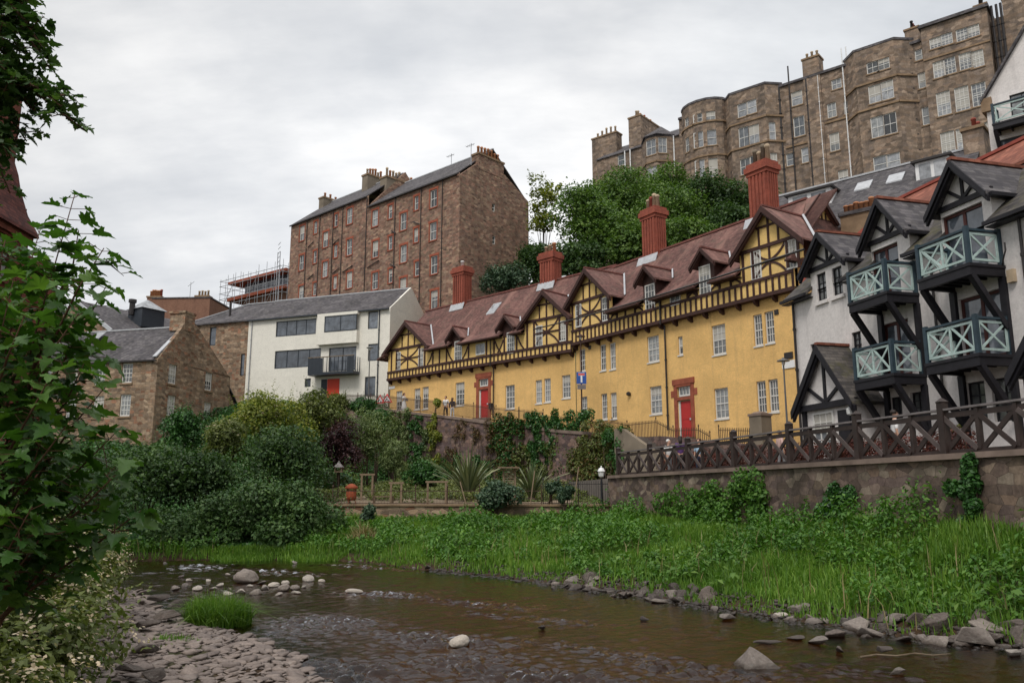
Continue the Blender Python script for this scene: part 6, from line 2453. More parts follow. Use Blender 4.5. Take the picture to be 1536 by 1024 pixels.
# ---- climbers on the walls: flat leafy mats standing a little off the stone
def climber(name, label, cells, n, size, mat, seed, plane, depth=0.28, mat2=None, frac2=0.0):
    """cells: (px, py, half width m, half height m) on a wall plane (site, y)"""
    rng = np.random.default_rng(seed)
    fct = plane
    cl = []
    nin = Vector((fct.s.e[0] * fct.nin[0] + fct.s.n[0] * fct.nin[1], fct.s.e[1] * fct.nin[0] + fct.s.n[1] * fct.nin[1]))
    for (px, py, hw_, hh_) in cells:
        u, z = fct.uz(px, py)
        k = max(4, int(hh_ * hw_ * 16))
        for j in range(k):
            zz = z + hh_ * (rng.uniform(-1, 1) + rng.normal() * 0.12)
            du = hw_ * (rng.uniform(-0.95, 0.95) + rng.normal() * 0.22)
            p = (fct.W0[0] + fct.wd[0] * (u + du), fct.W0[1] + fct.wd[1] * (u + du))
            rr_ = min(hw_, 0.62) * rng.uniform(0.28, 0.62)
            cl.append((p[0], p[1], zz, rr_, max(depth * 0.7, rr_ * 0.5), rr_ * rng.uniform(0.8, 1.7)))
    base = (cl[0][0], cl[0][1], min(c[2] - c[5] for c in cl))
    root = empty(name, base, 0, label, 'climber', 'ivy and creepers on the garden walls')
    foliage('leaves', cl, n, size, M[mat], root, rng, 0.75, loc=base, inner=0.4, up=0.3, bottom=0.9)
    if mat2:
        foliage('browning_leaves', cl, int(n * frac2), size, M[mat2], root, rng, 0.75, loc=base, inner=0.6, up=0.3, bottom=0.9)
    t = MB()
    for c in cl[::4]:
        t.tube([(c[0] - base[0], c[1] - base[1], 0), (c[0] - base[0] + rng.normal() * 0.1, c[1] - base[1], (c[2] - base[2]) * 0.6), (c[0] - base[0], c[1] - base[1], c[2] - base[2])], [0.03, 0.022, 0.01], 5)
    t.build('stems', M['bark'], root)
    return root


PV = Facet(YL, (0, -3.9), (23, -3.9))
PR = Facet(YR, (0, -3.7), (23, -3.7))
climber('climbing_vine', 'tall slim light green vine rising above the wall top between the strolling people', [(655, 612, 0.35, 0.7), (650, 640, 0.5, 1.3), (652, 680, 0.5, 1.8)], 3200, 0.16, 'leaf_yellow', 100, PV, 0.4)
climber('climbing_vine', 'light green vine left of the tall slim one on the wall', [(603, 645, 0.8, 1.6), (600, 690, 0.9, 1.6), (618, 705, 0.8, 1.0)], 4200, 0.17, 'leaf_grey', 101, PV, 0.4)
climber('ivy', 'dark ivy column on the wall beside the light green vine', [(622, 660, 0.55, 1.9), (630, 690, 0.6, 1.3)], 2900, 0.15, 'leaf_ivy', 102, PV, 0.35)
climber('creeper', 'thin browning creeper scattered over the bare middle of the wall', [(690, 640, 0.5, 1.0), (715, 650, 0.5, 1.2), (735, 665, 0.6, 1.6), (675, 690, 0.7, 0.9)], 1500, 0.14, 'leaf_ivy_red', 113, PV, 0.25)
climber('ivy', 'broad mat of creeper turning brown, below the far red door', [(765, 634, 1.7, 0.5), (765, 660, 1.3, 1.5), (768, 692, 1.3, 1.2), (750, 680, 0.6, 1.0)], 6200, 0.16, 'leaf_ivy', 103, PV, 0.4, 'leaf_ivy_red', 0.5)
climber('ivy', 'narrow ivy strip hanging from the wall top right of the browning creeper', [(806, 638, 0.9, 0.7), (804, 665, 0.6, 1.3), (800, 690, 0.6, 1.0)], 3400, 0.15, 'leaf_ivy', 104, PV, 0.35)
climber('ivy', 'ivy strip hanging beside the bare stone patch', [(828, 633, 0.8, 0.6), (826, 662, 0.5, 1.4)], 2500, 0.15, 'leaf_ivy', 105, PV, 0.35)
climber('ivy', 'thick bright green ivy hanging below the lamp post with the blue sign', [(858, 638, 1.3, 0.7), (862, 668, 1.2, 1.5), (850, 695, 0.9, 1.0)], 6000, 0.15, 'leaf_ivy', 106, PV, 0.5)
climber('creeper', 'brown and green creeper bank sloping beside the steps', [(895, 655, 1.6, 0.8), (905, 690, 2.2, 1.5), (870, 705, 1.6, 1.2), (930, 705, 1.4, 1.3), (900, 720, 2.4, 0.8), (945, 690, 0.8, 1.1)], 13000, 0.15, 'leaf_olive', 107, PR, 0.9, 'leaf_ivy_red', 0.3)
climber('creeper', 'mixed green creeper along the wall behind the second spiky plant', [(785, 690, 1.0, 1.0), (820, 692, 1.0, 1.0), (842, 665, 0.6, 1.2)], 3800, 0.15, 'leaf_olive', 114, PV, 0.35)
climber('creeper', 'pale creeper covering the left end of the retaining wall', [(590, 640, 0.9, 1.2), (578, 668, 0.9, 1.4), (640, 650, 0.6, 1.0), (640, 700, 0.9, 0.9)], 4200, 0.16, 'leaf_grey', 115, PV, 0.35)
climber('ivy', 'low ivy creeping up the foot of the wall behind the largest spiky plant', [(680, 705, 1.0, 0.7), (720, 705, 1.2, 0.8)], 3000, 0.15, 'leaf_ivy', 116, PV, 0.35)
climber('ivy', 'fresh green ivy clump over the brown creeper near the steps', [(922, 664, 0.9, 0.7), (930, 690, 0.8, 0.9)], 2600, 0.14, 'leaf_ivy', 108, Facet(YR, (0, -4.4), (23, -4.4)), 0.7)


class WallPlane:
    """stand-in facet for the river wall"""
    class _S:
        e = (1, 0)
        n = (0, 1)
    s = _S()


def wall_plane(P, D):
    w = WallPlane()
    w.W0 = (P[0], P[1])
    w.wd = (D[0], D[1])
    w.nin = (-D[1], D[0])
    w.uz = lambda px, py: Facet.uz(w, px, py)
    return w


PW = wall_plane(FA - fn * 0.55, fd)
climber('ivy', 'ivy patch on the dark river wall below the last fence posts at the right', [(1448, 715, 0.42, 0.35), (1450, 748, 0.36, 0.5)], 2000, 0.10, 'leaf_ivy', 110, PW, 0.2)
climber('bramble', 'heap of green bramble leaning on the middle of the river wall', [(1080, 752, 1.3, 0.55), (1125, 742, 0.8, 0.65), (1045, 758, 1.0, 0.5), (1150, 757, 0.6, 0.5), (1005, 755, 0.9, 0.35)], 7000, 0.12, 'weed', 111, PW, 0.7)
climber('bramble', 'small clump of bramble against the river wall right of the large heap', [(1262, 762, 0.45, 0.5), (1240, 775, 0.6, 0.4)], 2600, 0.11, 'leaf_ivy', 112, PW, 0.35)


# ---- spiky strap-leaved plants in the garden
def phormium(label, px, py, Y, h, n, seed):
    rng = np.random.default_rng(seed)
    c = at(px, py, Y)
    base = (c.x, c.y, 2.2)
    root = empty('spiky_plant', base, 0, label, 'plant', 'spiky strap leaved plants in the garden')
    vs, qs = [], []
    for i in range(n):
        a = rng.uniform(0, 2 * math.pi)
        lean = rng.uniform(0.1, 1.1)
        L = h * rng.uniform(0.7, 1.15)
        d = Vector((math.cos(a), math.sin(a), 0))
        s = Vector((-math.sin(a), math.cos(a), 0)) * 0.055
        tw = rng.normal() * 0.4
        pts = []
        for j in range(5):
            t = j / 4
            p = d * (L * (t * lean * 0.45 + t * t * lean * 0.35)) + Vector((0, 0, L * (t - 0.35 * lean * t * t)))
            pts.append(p)
        b = len(vs)
        for j, p in enumerate(pts):
            w = (1.0, 1.15, 1.0, 0.7, 0.08)[j]
            sv = s * w + Vector((0, 0, tw * 0.05))
            vs.append(p - sv)
            vs.append(p + sv)
        for j in range(4):
            qs.append((b + 2 * j, b + 2 * j + 1, b + 2 * j + 3, b + 2 * j + 2))
    np_mesh('leaves', np.array([tuple(v) for v in vs]), np.array(qs), M['leaf_spike'], root)
    m = MB()
    m.lathe((0, 0), [(0.35, -0.3), (0.3, 0.15), (0.1, 0.3)], 8)
    m.build('crown_base', M['bark'], root)


phormium('largest spiky strap leaved plant in the middle of the garden', 703, 720, 46, 3.1, 130, 1)
phormium('smaller spiky plant right of the largest one, behind the iron fence', 797, 724, 46.5, 2.2, 80, 2)


# ---- grass and weeds of the far bank
def bank_mask(x, y):
    dR, sR = polydist(RB, x, y)
    ok = (sR > 0)
    # in front of the river wall and the garden wall
    pos = (x - FA.x) * fn.x + (y - FA.y) * fn.y
    ok &= pos < -0.45
    gd = (x - GA.x) * 0.113 + (y - GA.y) * 0.9936
    ok &= (gd < -0.25) | (x < GA.x - 0.2)
    ok &= ~((x < -8.8) & (y > 34.6))
    return ok, dR


def scatter_bank(n, rng, xr=(-16, 13), yr=(12, 44)):
    x = rng.uniform(*xr, n)
    y = yr[0] + (yr[1] - yr[0]) * rng.random(n) ** 1.25
    ok, dR = bank_mask(x, y)
    ok &= (np.abs(x) / y < 0.72)
    return x[ok], y[ok], dR[ok]


def blades(name, x, y, z, h, w, mat, rng, lean=0.35, parent=None, loc=(0, 0, 0)):
    n = len(x)
    a = rng.uniform(0, 2 * np.pi, n)
    d = np.stack([np.cos(a), np.sin(a), np.zeros(n)], 1)
    s = np.stack([-np.sin(a + rng.normal(size=n) * 0.6), np.cos(a), np.zeros(n)], 1)
    le = np.abs(rng.normal(size=n)) * lean
    base = np.stack([x, y, z], 1) - np.array(loc)
    up = np.array([0, 0, 1.0])
    h = h[:, None]
    w = w[:, None]
    mid = base + up * h * 0.55 + d * h * (le * 0.3)[:, None]
    tip = base + up * h * (1 - 0.35 * le[:, None]) + d * h * le[:, None]
    v = np.empty((n, 6, 3), np.float32)
    v[:, 0] = base - s * w * 0.5
    v[:, 1] = base + s * w * 0.5
    v[:, 2] = mid - s * w * 0.45
    v[:, 3] = mid + s * w * 0.45
    v[:, 4] = tip - s * w * 0.06
    v[:, 5] = tip + s * w * 0.06
    i = np.arange(n)[:, None] * 6
    q = np.concatenate([i + np.array([0, 1, 3, 2]), i + np.array([2, 3, 5, 4])], 0)
    return np_mesh(name, v.reshape(-1, 3), q, mat, parent)


rng = np.random.default_rng(21)
x, y, dR = scatter_bank(330000, rng)
zz = ground_h(x, y)
tall = 0.35 + 1.3 * (vnoise(x, y, 2.2, 5) + 0.5) * (0.6 + 0.8 * (vnoise(x, y, 0.8, 6) + 0.5))
hh = (0.12 + 0.30 * tall) * (0.55 + 0.45 * smooth(dR / 1.6)) * rng.uniform(0.6, 1.25, len(x))
# weeds take over in patches; grass elsewhere
patch = vnoise(x, y, 2.6, 9) + 0.6 * vnoise(x, y, 0.9, 12)
keep = (rng.random(len(x)) < np.where(patch > 0.02, 0.38, 0.95)) & (dR > 0.03)
go = blades('bank_grass', x[keep], y[keep], zz[keep] - 0.03, hh[keep], np.full(keep.sum(), 0.013) + 0.0007 * y[keep], M['grass'], rng, 0.42)
tag(go, kind='stuff')
# leafy weeds: whorls of small leaves on upright stems
x, y, dR = scatter_bank(30000, rng)
patch = vnoise(x, y, 2.6, 9) + 0.6 * vnoise(x, y, 0.9, 12)
keep = (patch > -0.08) & (dR > 0.55) & (rng.random(len(x)) < 0.75)
x, y, dR = x[keep], y[keep], dR[keep]
zz = ground_h(x, y)
posw = (x - FA.x) * fn.x + (y - FA.y) * fn.y
H = (1 + 0.25 * smooth((posw + 2.6) / 2.0)) * (0.16 + 0.75 * (vnoise(x, y, 1.7, 7) + 0.5) * (0.5 + (vnoise(x, y, 0.7, 8) + 0.5))) * (0.6 + 0.4 * smooth(dR / 2)) * rng.uniform(0.7, 1.3, len(x))
k = 11
t = np.tile(np.linspace(0.25, 1.02, k), len(x))
a = rng.uniform(0, 6.28, len(x) * k)
rad = (0.05 + 0.13 * (1.1 - t)) * rng.uniform(0.6, 1.4, len(t))
P = np.stack([np.repeat(x, k) + np.cos(a) * rad, np.repeat(y, k) + np.sin(a) * rad, np.repeat(zz, k) + np.repeat(H, k) * t], 1)
N = np.stack([np.cos(a) * 0.5, np.sin(a) * 0.5, np.full(len(a), 0.9)], 1) + rng.normal(size=(len(a), 3)) * 0.3
D = np.stack([np.cos(a), np.sin(a), np.full(len(a), -0.15)], 1)
L = (0.085 + 0.0022 * P[:, 1]) * rng.uniform(0.6, 1.4, len(a))
v, q = leaf_mesh_arrays(P, N, L, 0.5, 0.12, rng, D)
wo2 = np_mesh('bank_weeds', v, q, M['weed'])
tag(wo2, kind='stuff')
# broad leaved docks and butterbur in patches, lower and yellower
x, y, dR = scatter_bank(5000, rng)
pd = vnoise(x, y, 1.5, 14) + 0.5 * vnoise(x, y, 0.6, 15)
keep = (pd > 0.16) & (dR > 0.25) & (rng.random(len(x)) < 0.8)
x, y = x[keep], y[keep]
k = 5
a = rng.uniform(0, 6.28, len(x) * k)
rad = rng.uniform(0.05, 0.22, len(a))
P = np.stack([np.repeat(x, k) + np.cos(a) * rad, np.repeat(y, k) + np.sin(a) * rad, np.repeat(ground_h(x, y), k) + rng.uniform(0.18, 0.62, len(a))], 1)
N = np.stack([np.cos(a) * 0.35, np.sin(a) * 0.35, np.ones(len(a))], 1) + rng.normal(size=(len(a), 3)) * 0.22
D = np.stack([np.cos(a), np.sin(a), rng.uniform(-0.5, 0.3, len(a))], 1)
v, q = leaf_mesh_arrays(P, N, rng.uniform(0.10, 0.24, len(a)), 0.62, 0.10, rng, D)
M['dock'] = mat_leaf('dock leaves', (0.055, 0.130, 0.018), (0.090, 0.185, 0.030), (0.150, 0.250, 0.055), 0.3, 0.5, 0.3, 0.5)
tag(np_mesh('bank_docks', v, q, M['dock']), kind='stuff')
# pale dead stalks here and there
x, y, dR = scatter_bank(5200, rng)
keep = (dR > 0.1) & (dR < 6) & (rng.random(len(x)) < 0.5)
x, y = x[keep], y[keep]
do = blades('dry_stalks', x, y, ground_h(x, y), rng.uniform(0.35, 0.9, len(x)), np.full(len(x), 0.02), M['dry_grass'], rng, 0.3)
tag(do, kind='stuff')


# tangled ground cover on the left slope and at the back of the garden
urng = np.random.default_rng(33)


def cover(name, n, xr, yr, mat, size, hmax, test, base_z=None):
    x, y = urng.uniform(*xr, n), urng.uniform(*yr, n)
    ok = test(x, y)
    x, y = x[ok], y[ok]
    z = ground_h(x, y) if base_z is None else np.maximum(ground_h(x, y), base_z(x, y))
    hgt = hmax * np.clip(0.45 + vnoise(x, y, 3.0, 31) + 0.6 * vnoise(x, y, 1.1, 32), 0.05, 1.2)
    P = np.stack([x, y, z + hgt * urng.random(len(x)) ** 0.5], 1)
    N = np.stack([np.zeros(len(x)), np.full(len(x), -0.35), np.ones(len(x))], 1) + urng.normal(size=P.shape) * 0.6
    v, q = leaf_mesh_arrays(P, N, size * urng.uniform(0.6, 1.4, len(x)), 0.6, 0.15, urng)
    return tag(np_mesh(name, v, q, M[mat]), kind='stuff')


cover('slope_undergrowth', 90000, (-36, -8.6), (35.5, 80), 'leaf_ivy', 0.24, 0.9, lambda x, y: (x < -9.2 + 0 * y) & (x > -0.72 * y) & (polydist(RB, x, y)[1] > 0))
cover('garden_undergrowth', 60000, (-13, 7), (44.5, 64), 'leaf_olive', 0.17, 0.8, lambda x, y: (vnoise(x, y, 1.6, 41) + 0.05 * (y - 46.5) > 0.0) & ((x + 11.75) * 0.70 + (y - 76.7) * 0.714 < -4.2), lambda x, y: 2.05 + 0.06 * (y - 43))


def tuft(label, c, r, n, h, mat='grass', w=0.02, name='grass_tuft', lean=0.5):
    rng = np.random.default_rng(int(abs(c[0] * 100) + n))
    a = rng.uniform(0, 6.28, n)
    rr = r * np.sqrt(rng.random(n))
    x, y = c[0] + np.cos(a) * rr, c[1] + np.sin(a) * rr
    z0 = max(gh(c[0], c[1]), -0.05)
    z = np.maximum(ground_h(x, y), -0.05)
    o = blades(name, x, y, z - 0.02, h * rng.uniform(0.5, 1.2, n) * (1.15 - 0.5 * rr / r), np.full(n, w), M[mat], rng, lean, loc=(c[0], c[1], z0))
    o.location = (c[0], c[1], z0)
    return tag(o, label, 'grass tuft')


p = at_z(328, 932, 0.05)
tuft('bright green grass tuft on the pebble bar at the water edge', (p.x, p.y), 0.62, 3000, 0.72, w=0.015, lean=0.75)
p = at_z(365, 838, 0.02)
tuft('low light green grass spit on the far side of the river, left of the rhododendron', (p.x, p.y), 1.3, 2600, 0.4, w=0.03)
p = at_z(540, 832, 0.05)
tuft('pale dry grass tuft leaning over the far bank edge', (p.x, p.y + 0.5), 0.6, 260, 1.15, 'dry_grass', 0.03, lean=0.6)
p = at_z(470, 838, 0.02)
tuft('green grass fringe on the far bank below the rhododendron', (p.x, p.y + 0.3), 1.5, 2400, 0.42, w=0.03)
# ================================================================== fences, railings, street things
# ---- timber cross fence on the river wall
M['brace_wood'] = mat_plain('worn brown timber', (0.085, 0.066, 0.062), 0.6, 0.4, 3)
base = (FA.x, FA.y, ZT + 0.08)
fe = empty('timber_fence', base, 0, 'dark timber fence with crossed rails on top of the river wall', 'fence')
PF = wall_plane(FA, fd)
ups = [PF.uz(px, py)[0] for px, py in ((928, 700), (975, 695), (1032.5, 690), (1101.6, 680), (1185, 668), (1287, 655), (1416, 640))]
sp_ = ups[-1] - ups[-2]
ups += [ups[-1] + sp_, ups[-1] + 2 * sp_]
FU = lambda u, z: (fd.x * u, fd.y * u, z)
upv = (fn.x, fn.y, 0)
Hf = 1.16
for u in ups:
    m = MB()
    c = Vector(FU(u, 0))
    h_ = Hf + 0.16
    m.beam(c, c + Vector((0, 0, h_)), 0.19, 0.19, up=upv)
    m.lathe((c.x, c.y), [(0.14, h_), (0.16, h_ + 0.03), (0.02, h_ + 0.13)], square=True)
    m.build('post', M['fence_wood'], fe)
for ua, ub in zip(ups[:-1], ups[1:]):
    m = MB()
    m.beam(FU(ua + 0.08, Hf - 0.02), FU(ub - 0.08, Hf - 0.02), 0.16, 0.05)
    m.build('handrail', M['rail_wood'], fe)
    m = MB()
    m.beam(FU(ua + 0.08, Hf - 0.17), FU(ub - 0.08, Hf - 0.17), 0.07, 0.13)
    m.beam(FU(ua + 0.08, 0.07), FU(ub - 0.08, 0.07), 0.07, 0.13)
    m.build('rail', M['fence_wood'], fe)
    nb = 3
    for i in range(nb):
        a, b = ua + (ub - ua) * i / nb, ua + (ub - ua) * (i + 1) / nb
        m = MB()
        if i > 0:
            m.beam(FU(a, 0.12), FU(a, Hf - 0.05), 0.11, 0.11, up=upv)
        m.beam(FU(a + 0.06, 0.12), FU(b - 0.06, Hf - 0.22), 0.12, 0.05, up=upv)
        m.build('brace', M['fence_wood'], fe)
        m = MB()
        off = Vector((-fn.x, -fn.y, 0)) * 0.045
        m.beam(Vector(FU(a + 0.06, Hf - 0.22)) + off, Vector(FU(b - 0.06, 0.12)) + off, 0.12, 0.04, up=upv)
        m.build('brace', M['brace_wood'] if i != 1 else M['fence_wood'], fe)


def railing(label, pts, h=1.08, step=0.13, mat='rust_iron', postgap=1.9, thick=0.032, name='iron_railing', group=None):
    """bars between two rails following points (x, y, z of the base)"""
    root = empty(name, pts[0], 0, label, 'railing', group)
    B0 = Vector(pts[0])
    bars, rails = MB(), MB()
    acc = 0
    posts = []
    for a, b in zip(pts[:-1], pts[1:]):
        a, b = Vector(a) - B0, Vector(b) - B0
        L = (b - a).length
        n = max(1, int(L / step))
        for i in range(n):
            p = a.lerp(b, i / n)
            bars.beam(p + Vector((0, 0, 0.05)), p + Vector((0, 0, h + 0.07)), thick, thick, up=(1, 0, 0))
        rails.beam(a + Vector((0, 0, h - 0.08)), b + Vector((0, 0, h - 0.08)), 0.04, 0.035)
        rails.beam(a + Vector((0, 0, 0.10)), b + Vector((0, 0, 0.10)), 0.04, 0.035)
        k = max(1, int(L / postgap))
        for i in range(k):
            posts.append(a.lerp(b, i / k))
    posts.append(Vector(pts[-1]) - B0)
    bars.build('bars', M[mat], root)
    rails.build('rails', M[mat], root)
    for p in posts:
        m = MB()
        m.tube([p, p + Vector((0, 0, h + 0.1))], 0.03, 6)
        m.lathe((p.x, p.y), [(0.02, p.z + h + 0.1), (0.05, p.z + h + 0.16), (0.01, p.z + h + 0.26)], 6)
        m.build('post', M[mat], root)
    return root


RG = 'iron railings along the street'
railing('brown iron railing on top of the ivy wall before the far yellow houses', [(*WL(u, -3.3), z + 0.22) for u, z in st[1:]], group=RG)
rp = [(*WR(0.2, -2.9), 7.1), (*WR(3.0, -2.75), 6.75), (*WR(4.6, -2.7), 6.6), (*WR(5.6, -2.65), 6.25), (*WR(7.6, -2.6), 6.2), (*WR(9.0, -2.55), 5.9), (*WR(11.6, -2.5), 5.9), (*WR(13.0, -2.45), 5.3), (*WR(15.0, -2.4), 5.2), (*WR(15.8, -2.35), 4.8)]
railing('brown iron railing stepping down the slope past the near red door', rp, group=RG)
railing('short iron railing beside the stone gate pier at the end of the yellow houses', [(*WR(15.4, -1.2), 5.35), (*WR(17.9, -1.2), 5.15)], 0.95, group=RG)
railing('thin iron garden fence right of the spiky plants', [(1.6, 42.9, 2.05), (3.4, 42.8, 2.05), (5.2, 42.3, 2.05), (5.4, 44.5, 2.2)], 1.15, 0.11, 'iron', 1.5, 0.016, 'garden_railing')
railing('low brown wire fence along the front of the garden', [(-9.4, 43.7, 2.05), (-5, 43.2, 2.05), (0, 42.6, 2.05), (1.5, 42.5, 2.05)], 0.8, 0.16, 'rust_iron', 1.6, 0.010, 'garden_railing')

# wall and steps in front of the near yellow house
base = (*WR(6.2, -2.8), 3.4)
sw = empty('steps_wall', base, 0, 'dark sloping parapet wall below the near red door', 'wall')
m = MB()
wall_along(m, LOC([(*WR(3.0, -2.95), 6.75), (*WR(6.2, -2.8), 6.4), (*WR(9.8, -2.58), 6.0), (*WR(12.4, -2.58), 5.95), (*WR(20.4, -2.15), 4.95)], base), 0.4, -1.4, 0.05)
m.build('wall', M['vine_wall_stone'], sw)
m = MB()
for i in range(14):
    u = 11.2 + i * 0.33
    z = 5.95 - i * 0.18
    p = [(*WR(u, -4.4), z), (*WR(u + 0.33, -4.4), z), (*WR(u + 0.33, -3.1), z), (*WR(u, -3.1), z)]
    m.add([(a - base[0], b - base[1], c - base[2]) for a, b, c in p] + [(a - base[0], b - base[1], -0.1) for a, b, c in p],
          [(0, 1, 2, 3), (0, 4, 5, 1), (1, 5, 6, 2), (2, 6, 7, 3), (3, 7, 4, 0)])
m.build('steps', M['paving'], sw)
m = MB()
wall_along(m, LOC([(*WR(10.2, -4.3), 6.35), (*WR(11.0, -4.35), 6.3), (*WR(15.9, -4.45), 3.7)], base), 0.3, -1.4, 0.15)
m.build('side_wall', M['grey_cement'], sw)
# gate pier, small lamps, signs
p = WR(18.6, -1.4)
gp_ = empty('gate_pier', (*p, 4.9), math.atan2(YR.e[1], YR.e[0]), 'weathered stone gate pier at the end of the yellow houses', 'pier')
m = MB()
m.box(-0.42, 0.42, -0.4, 0.4, -0.4, 1.85)
m.build('pier', M['grey_cement'], gp_)
m = MB()
m.box(-0.47, 0.47, -0.45, 0.45, 1.85, 1.98)
m.lathe((0, 0), [(0.5, 1.98), (0.3, 2.08), (0.05, 2.12)], square=True)
m.build('cap', M['cope'], gp_)


def lamp(label, base, h, style, mat='pole_grey', name='street_lamp'):
    root = empty(name, base, 0, label, 'street lamp')
    m = MB()
    m.tube([(0, 0, 0), (0, 0, h * 0.3), (0, 0, h - 0.35)], [0.075, 0.055, 0.04], 8)
    m.build('pole', M[mat], root)
    m = MB()
    if style == 'disc':
        m.lathe((0, 0), [(0.04, h - 0.35), (0.09, h - 0.25), (0.10, h - 0.1)], 10)
        m.build('lamp_bowl', M['lamp_glass'], root, True)
        m = MB()
        m.lathe((0, 0), [(0.34, h - 0.12), (0.30, h - 0.06), (0.10, h), (0.03, h + 0.08)], 12)
        m.build('lamp_shade', M[mat], root)
    else:
        m.lathe((0, 0), [(0.06, h - 0.36), (0.13, h - 0.30), (0.17, h - 0.05)], 6)
        m.build('lamp_glass', M['lamp_glass'], root)
        m = MB()
        m.lathe((0, 0), [(0.20, h - 0.05), (0.12, h + 0.10), (0.03, h + 0.14), (0.03, h + 0.2), (0.0, h + 0.24)], 8)
        m.build('lamp_cap', M['white_paint'] if style == 'white' else M[mat], root)
    return root


def on_plane(fct, px, py):
    u, z = fct.uz(px, py)
    return (fct.W0[0] + fct.wd[0] * u, fct.W0[1] + fct.wd[1] * u, z)


q = on_plane(Facet(YR, (0, -1.9), (20, -1.9)), 1181, 640)
q2 = on_plane(Facet(YR, (0, -1.9), (20, -1.9)), 1176, 538)
lamp('slim lamp post with a flat disc shade beside the gate pier', (q[0], q[1], 4.95), q2[2] - 4.95, 'disc', 'pole_grey')
q = on_plane(Facet(YL, (0, -2.7), (20, -2.7)), 552, 612)
q2 = on_plane(Facet(YL, (0, -2.7), (20, -2.7)), 550, 521)
lamp('grey lamp post in front of the cream house', (q[0], q[1], 10.6), q2[2] - 10.6, 'disc', 'pole_grey')
PLs = Facet(YL, (0, -2.6), (23, -2.6))
q = on_plane(PLs, 873, 632)
q2 = on_plane(PLs, 868, 503)
lp = lamp('brown lamp post carrying a blue dead end sign over the ivy wall', (q[0], q[1], 7.1), q2[2] - 7.1, 'disc', 'timber')
# blue no-through-road sign and its plate, facing the camera
_, zc_ = PLs.uz(872, 567)
sg = empty('road_sign', (q[0], q[1], zc_), 0.0, 'blue square road sign with a white T and red bar on the lamp post', 'road sign')
m = MB()
m.box(-0.34, 0.34, -0.13, -0.10, -0.42, 0.42)
m.build('plate', M['sign_blue'], sg)
m = MB()
m.box(-0.06, 0.06, -0.14, -0.131, -0.32, 0.16)
m.box(-0.22, 0.22, -0.14, -0.131, 0.16, 0.19)
m.box(-0.22, 0.22, -0.14, -0.131, 0.31, 0.34)
m.build('white_stem', M['white_paint'], sg)
m = MB()
m.box(-0.22, 0.22, -0.141, -0.131, 0.19, 0.31)
m.build('red_bar', M['sign_red'], sg)
m = MB()
m.box(-0.30, 0.30, -0.13, -0.10, -0.80, -0.47)
m.build('lower_plate', M['rail_wood'], sg)
for i, (px, lab) in enumerate(((569, 'red bordered triangle road work sign nearest the hedge, left of its pair'), (580, 'red bordered triangle road work sign beside the yellow house corner, right of its pair'))):
    q = on_plane(Facet(YL, (-6, -2.2), (3, -2.2)), px, 620)
    z0 = 10.75 - 0.05
    sg = empty('warning_sign', (q[0], q[1], z0), R(8 if i else -10), lab, 'road sign', 'road work signs by the yellow house')
    m = MB()
    m.extrude([(-0.48, -0.03, 0.05), (0.48, -0.03, 0.05), (0, 0.12, 0.88)], (0, 0.02, 0))
    m.build('border', M['sign_red'], sg)
    m = MB()
    m.extrude([(-0.31, -0.035, 0.145), (0.31, -0.035, 0.145), (0, 0.062, 0.68)], (0, -0.006, 0))
    m.build('panel', M['white_paint'], sg)
    m = MB()
    m.extrude([(0.02, -0.042, 0.16), (0.22, -0.042, 0.16), (0.12, -0.022, 0.27)], (0, -0.006, 0))
    m.extrude([(-0.16, -0.042, 0.16), (-0.10, -0.042, 0.16), (-0.02, -0.012, 0.36), (0.06, -0.022, 0.28), (0.06, -0.014, 0.33), (-0.06, 0.004, 0.44), (-0.10, -0.002, 0.40)], (0, -0.006, 0))
    m.build('symbol', M['sign_black'], sg)
    m = MB()
    m.beam((-0.3, 0.5, 0), (0, 0.13, 0.8), 0.03, 0.03)
    m.beam((0.3, 0.5, 0), (0, 0.13, 0.8), 0.03, 0.03)
    m.build('leg', M['steel'], sg)

# overhead cable slung in front of the yellow houses
a = on_plane(Facet(YL, (0, -0.8), (23, -0.8)), 800, 494)
b = on_plane(Facet(WF, (0, -0.7), (17, -0.7)), 1206, 374)
pts = []
for i in range(21):
    t = i / 20
    p = Vector(a).lerp(Vector(b), t)
    p.z -= 0.5 * 4 * t * (1 - t) * 0.35
    pts.append(p - Vector(a))
m = MB()
m.tube(pts, 0.055, 5)
o = m.build('cable', M['iron'])
o.location = a
tag(o, 'dark overhead cable slung along the front of the yellow houses', 'cable')

# bicycle leaning on the railing
bp_ = WR(6.6, -2.35)
bk = empty('bicycle', (*bp_, 6.2), math.atan2(YR.e[1], YR.e[0]), 'dark bicycle leaning against the stepped iron railing', 'bicycle')
for x in (-0.52, 0.52):
    m = MB()
    m.tube([(x + 0.33 * math.cos(t), 0, 0.34 + 0.33 * math.sin(t)) for t in [2 * math.pi * i / 18 for i in range(19)]], 0.022, 5, cap=False)
    w_ = m.build('wheel', M['sign_black'], bk)
    m = MB()
    for i in range(8):
        t = math.pi * i / 8
        m.tube([(x - 0.31 * math.cos(t), 0, 0.34 - 0.31 * math.sin(t)), (x + 0.31 * math.cos(t), 0, 0.34 + 0.31 * math.sin(t))], 0.004, 3)
    m.build('spokes', M['steel'], w_)
m = MB()
for a_, b_ in (((-0.52, 0.34), (-0.14, 0.82)), ((-0.14, 0.82), (0.34, 0.80)), ((-0.06, 0.36), (-0.17, 0.92)), ((-0.06, 0.36), (0.36, 0.74)), ((-0.52, 0.34), (-0.06, 0.36)), ((0.52, 0.34), (0.34, 0.92))):
    m.tube([(a_[0], 0, a_[1]), (b_[0], 0, b_[1])], 0.02, 6)
m.build('frame', M['iron'], bk)
m = MB()
m.box(-0.30, -0.05, -0.07, 0.07, 0.92, 0.98)
m.build('saddle', M['sign_black'], bk)
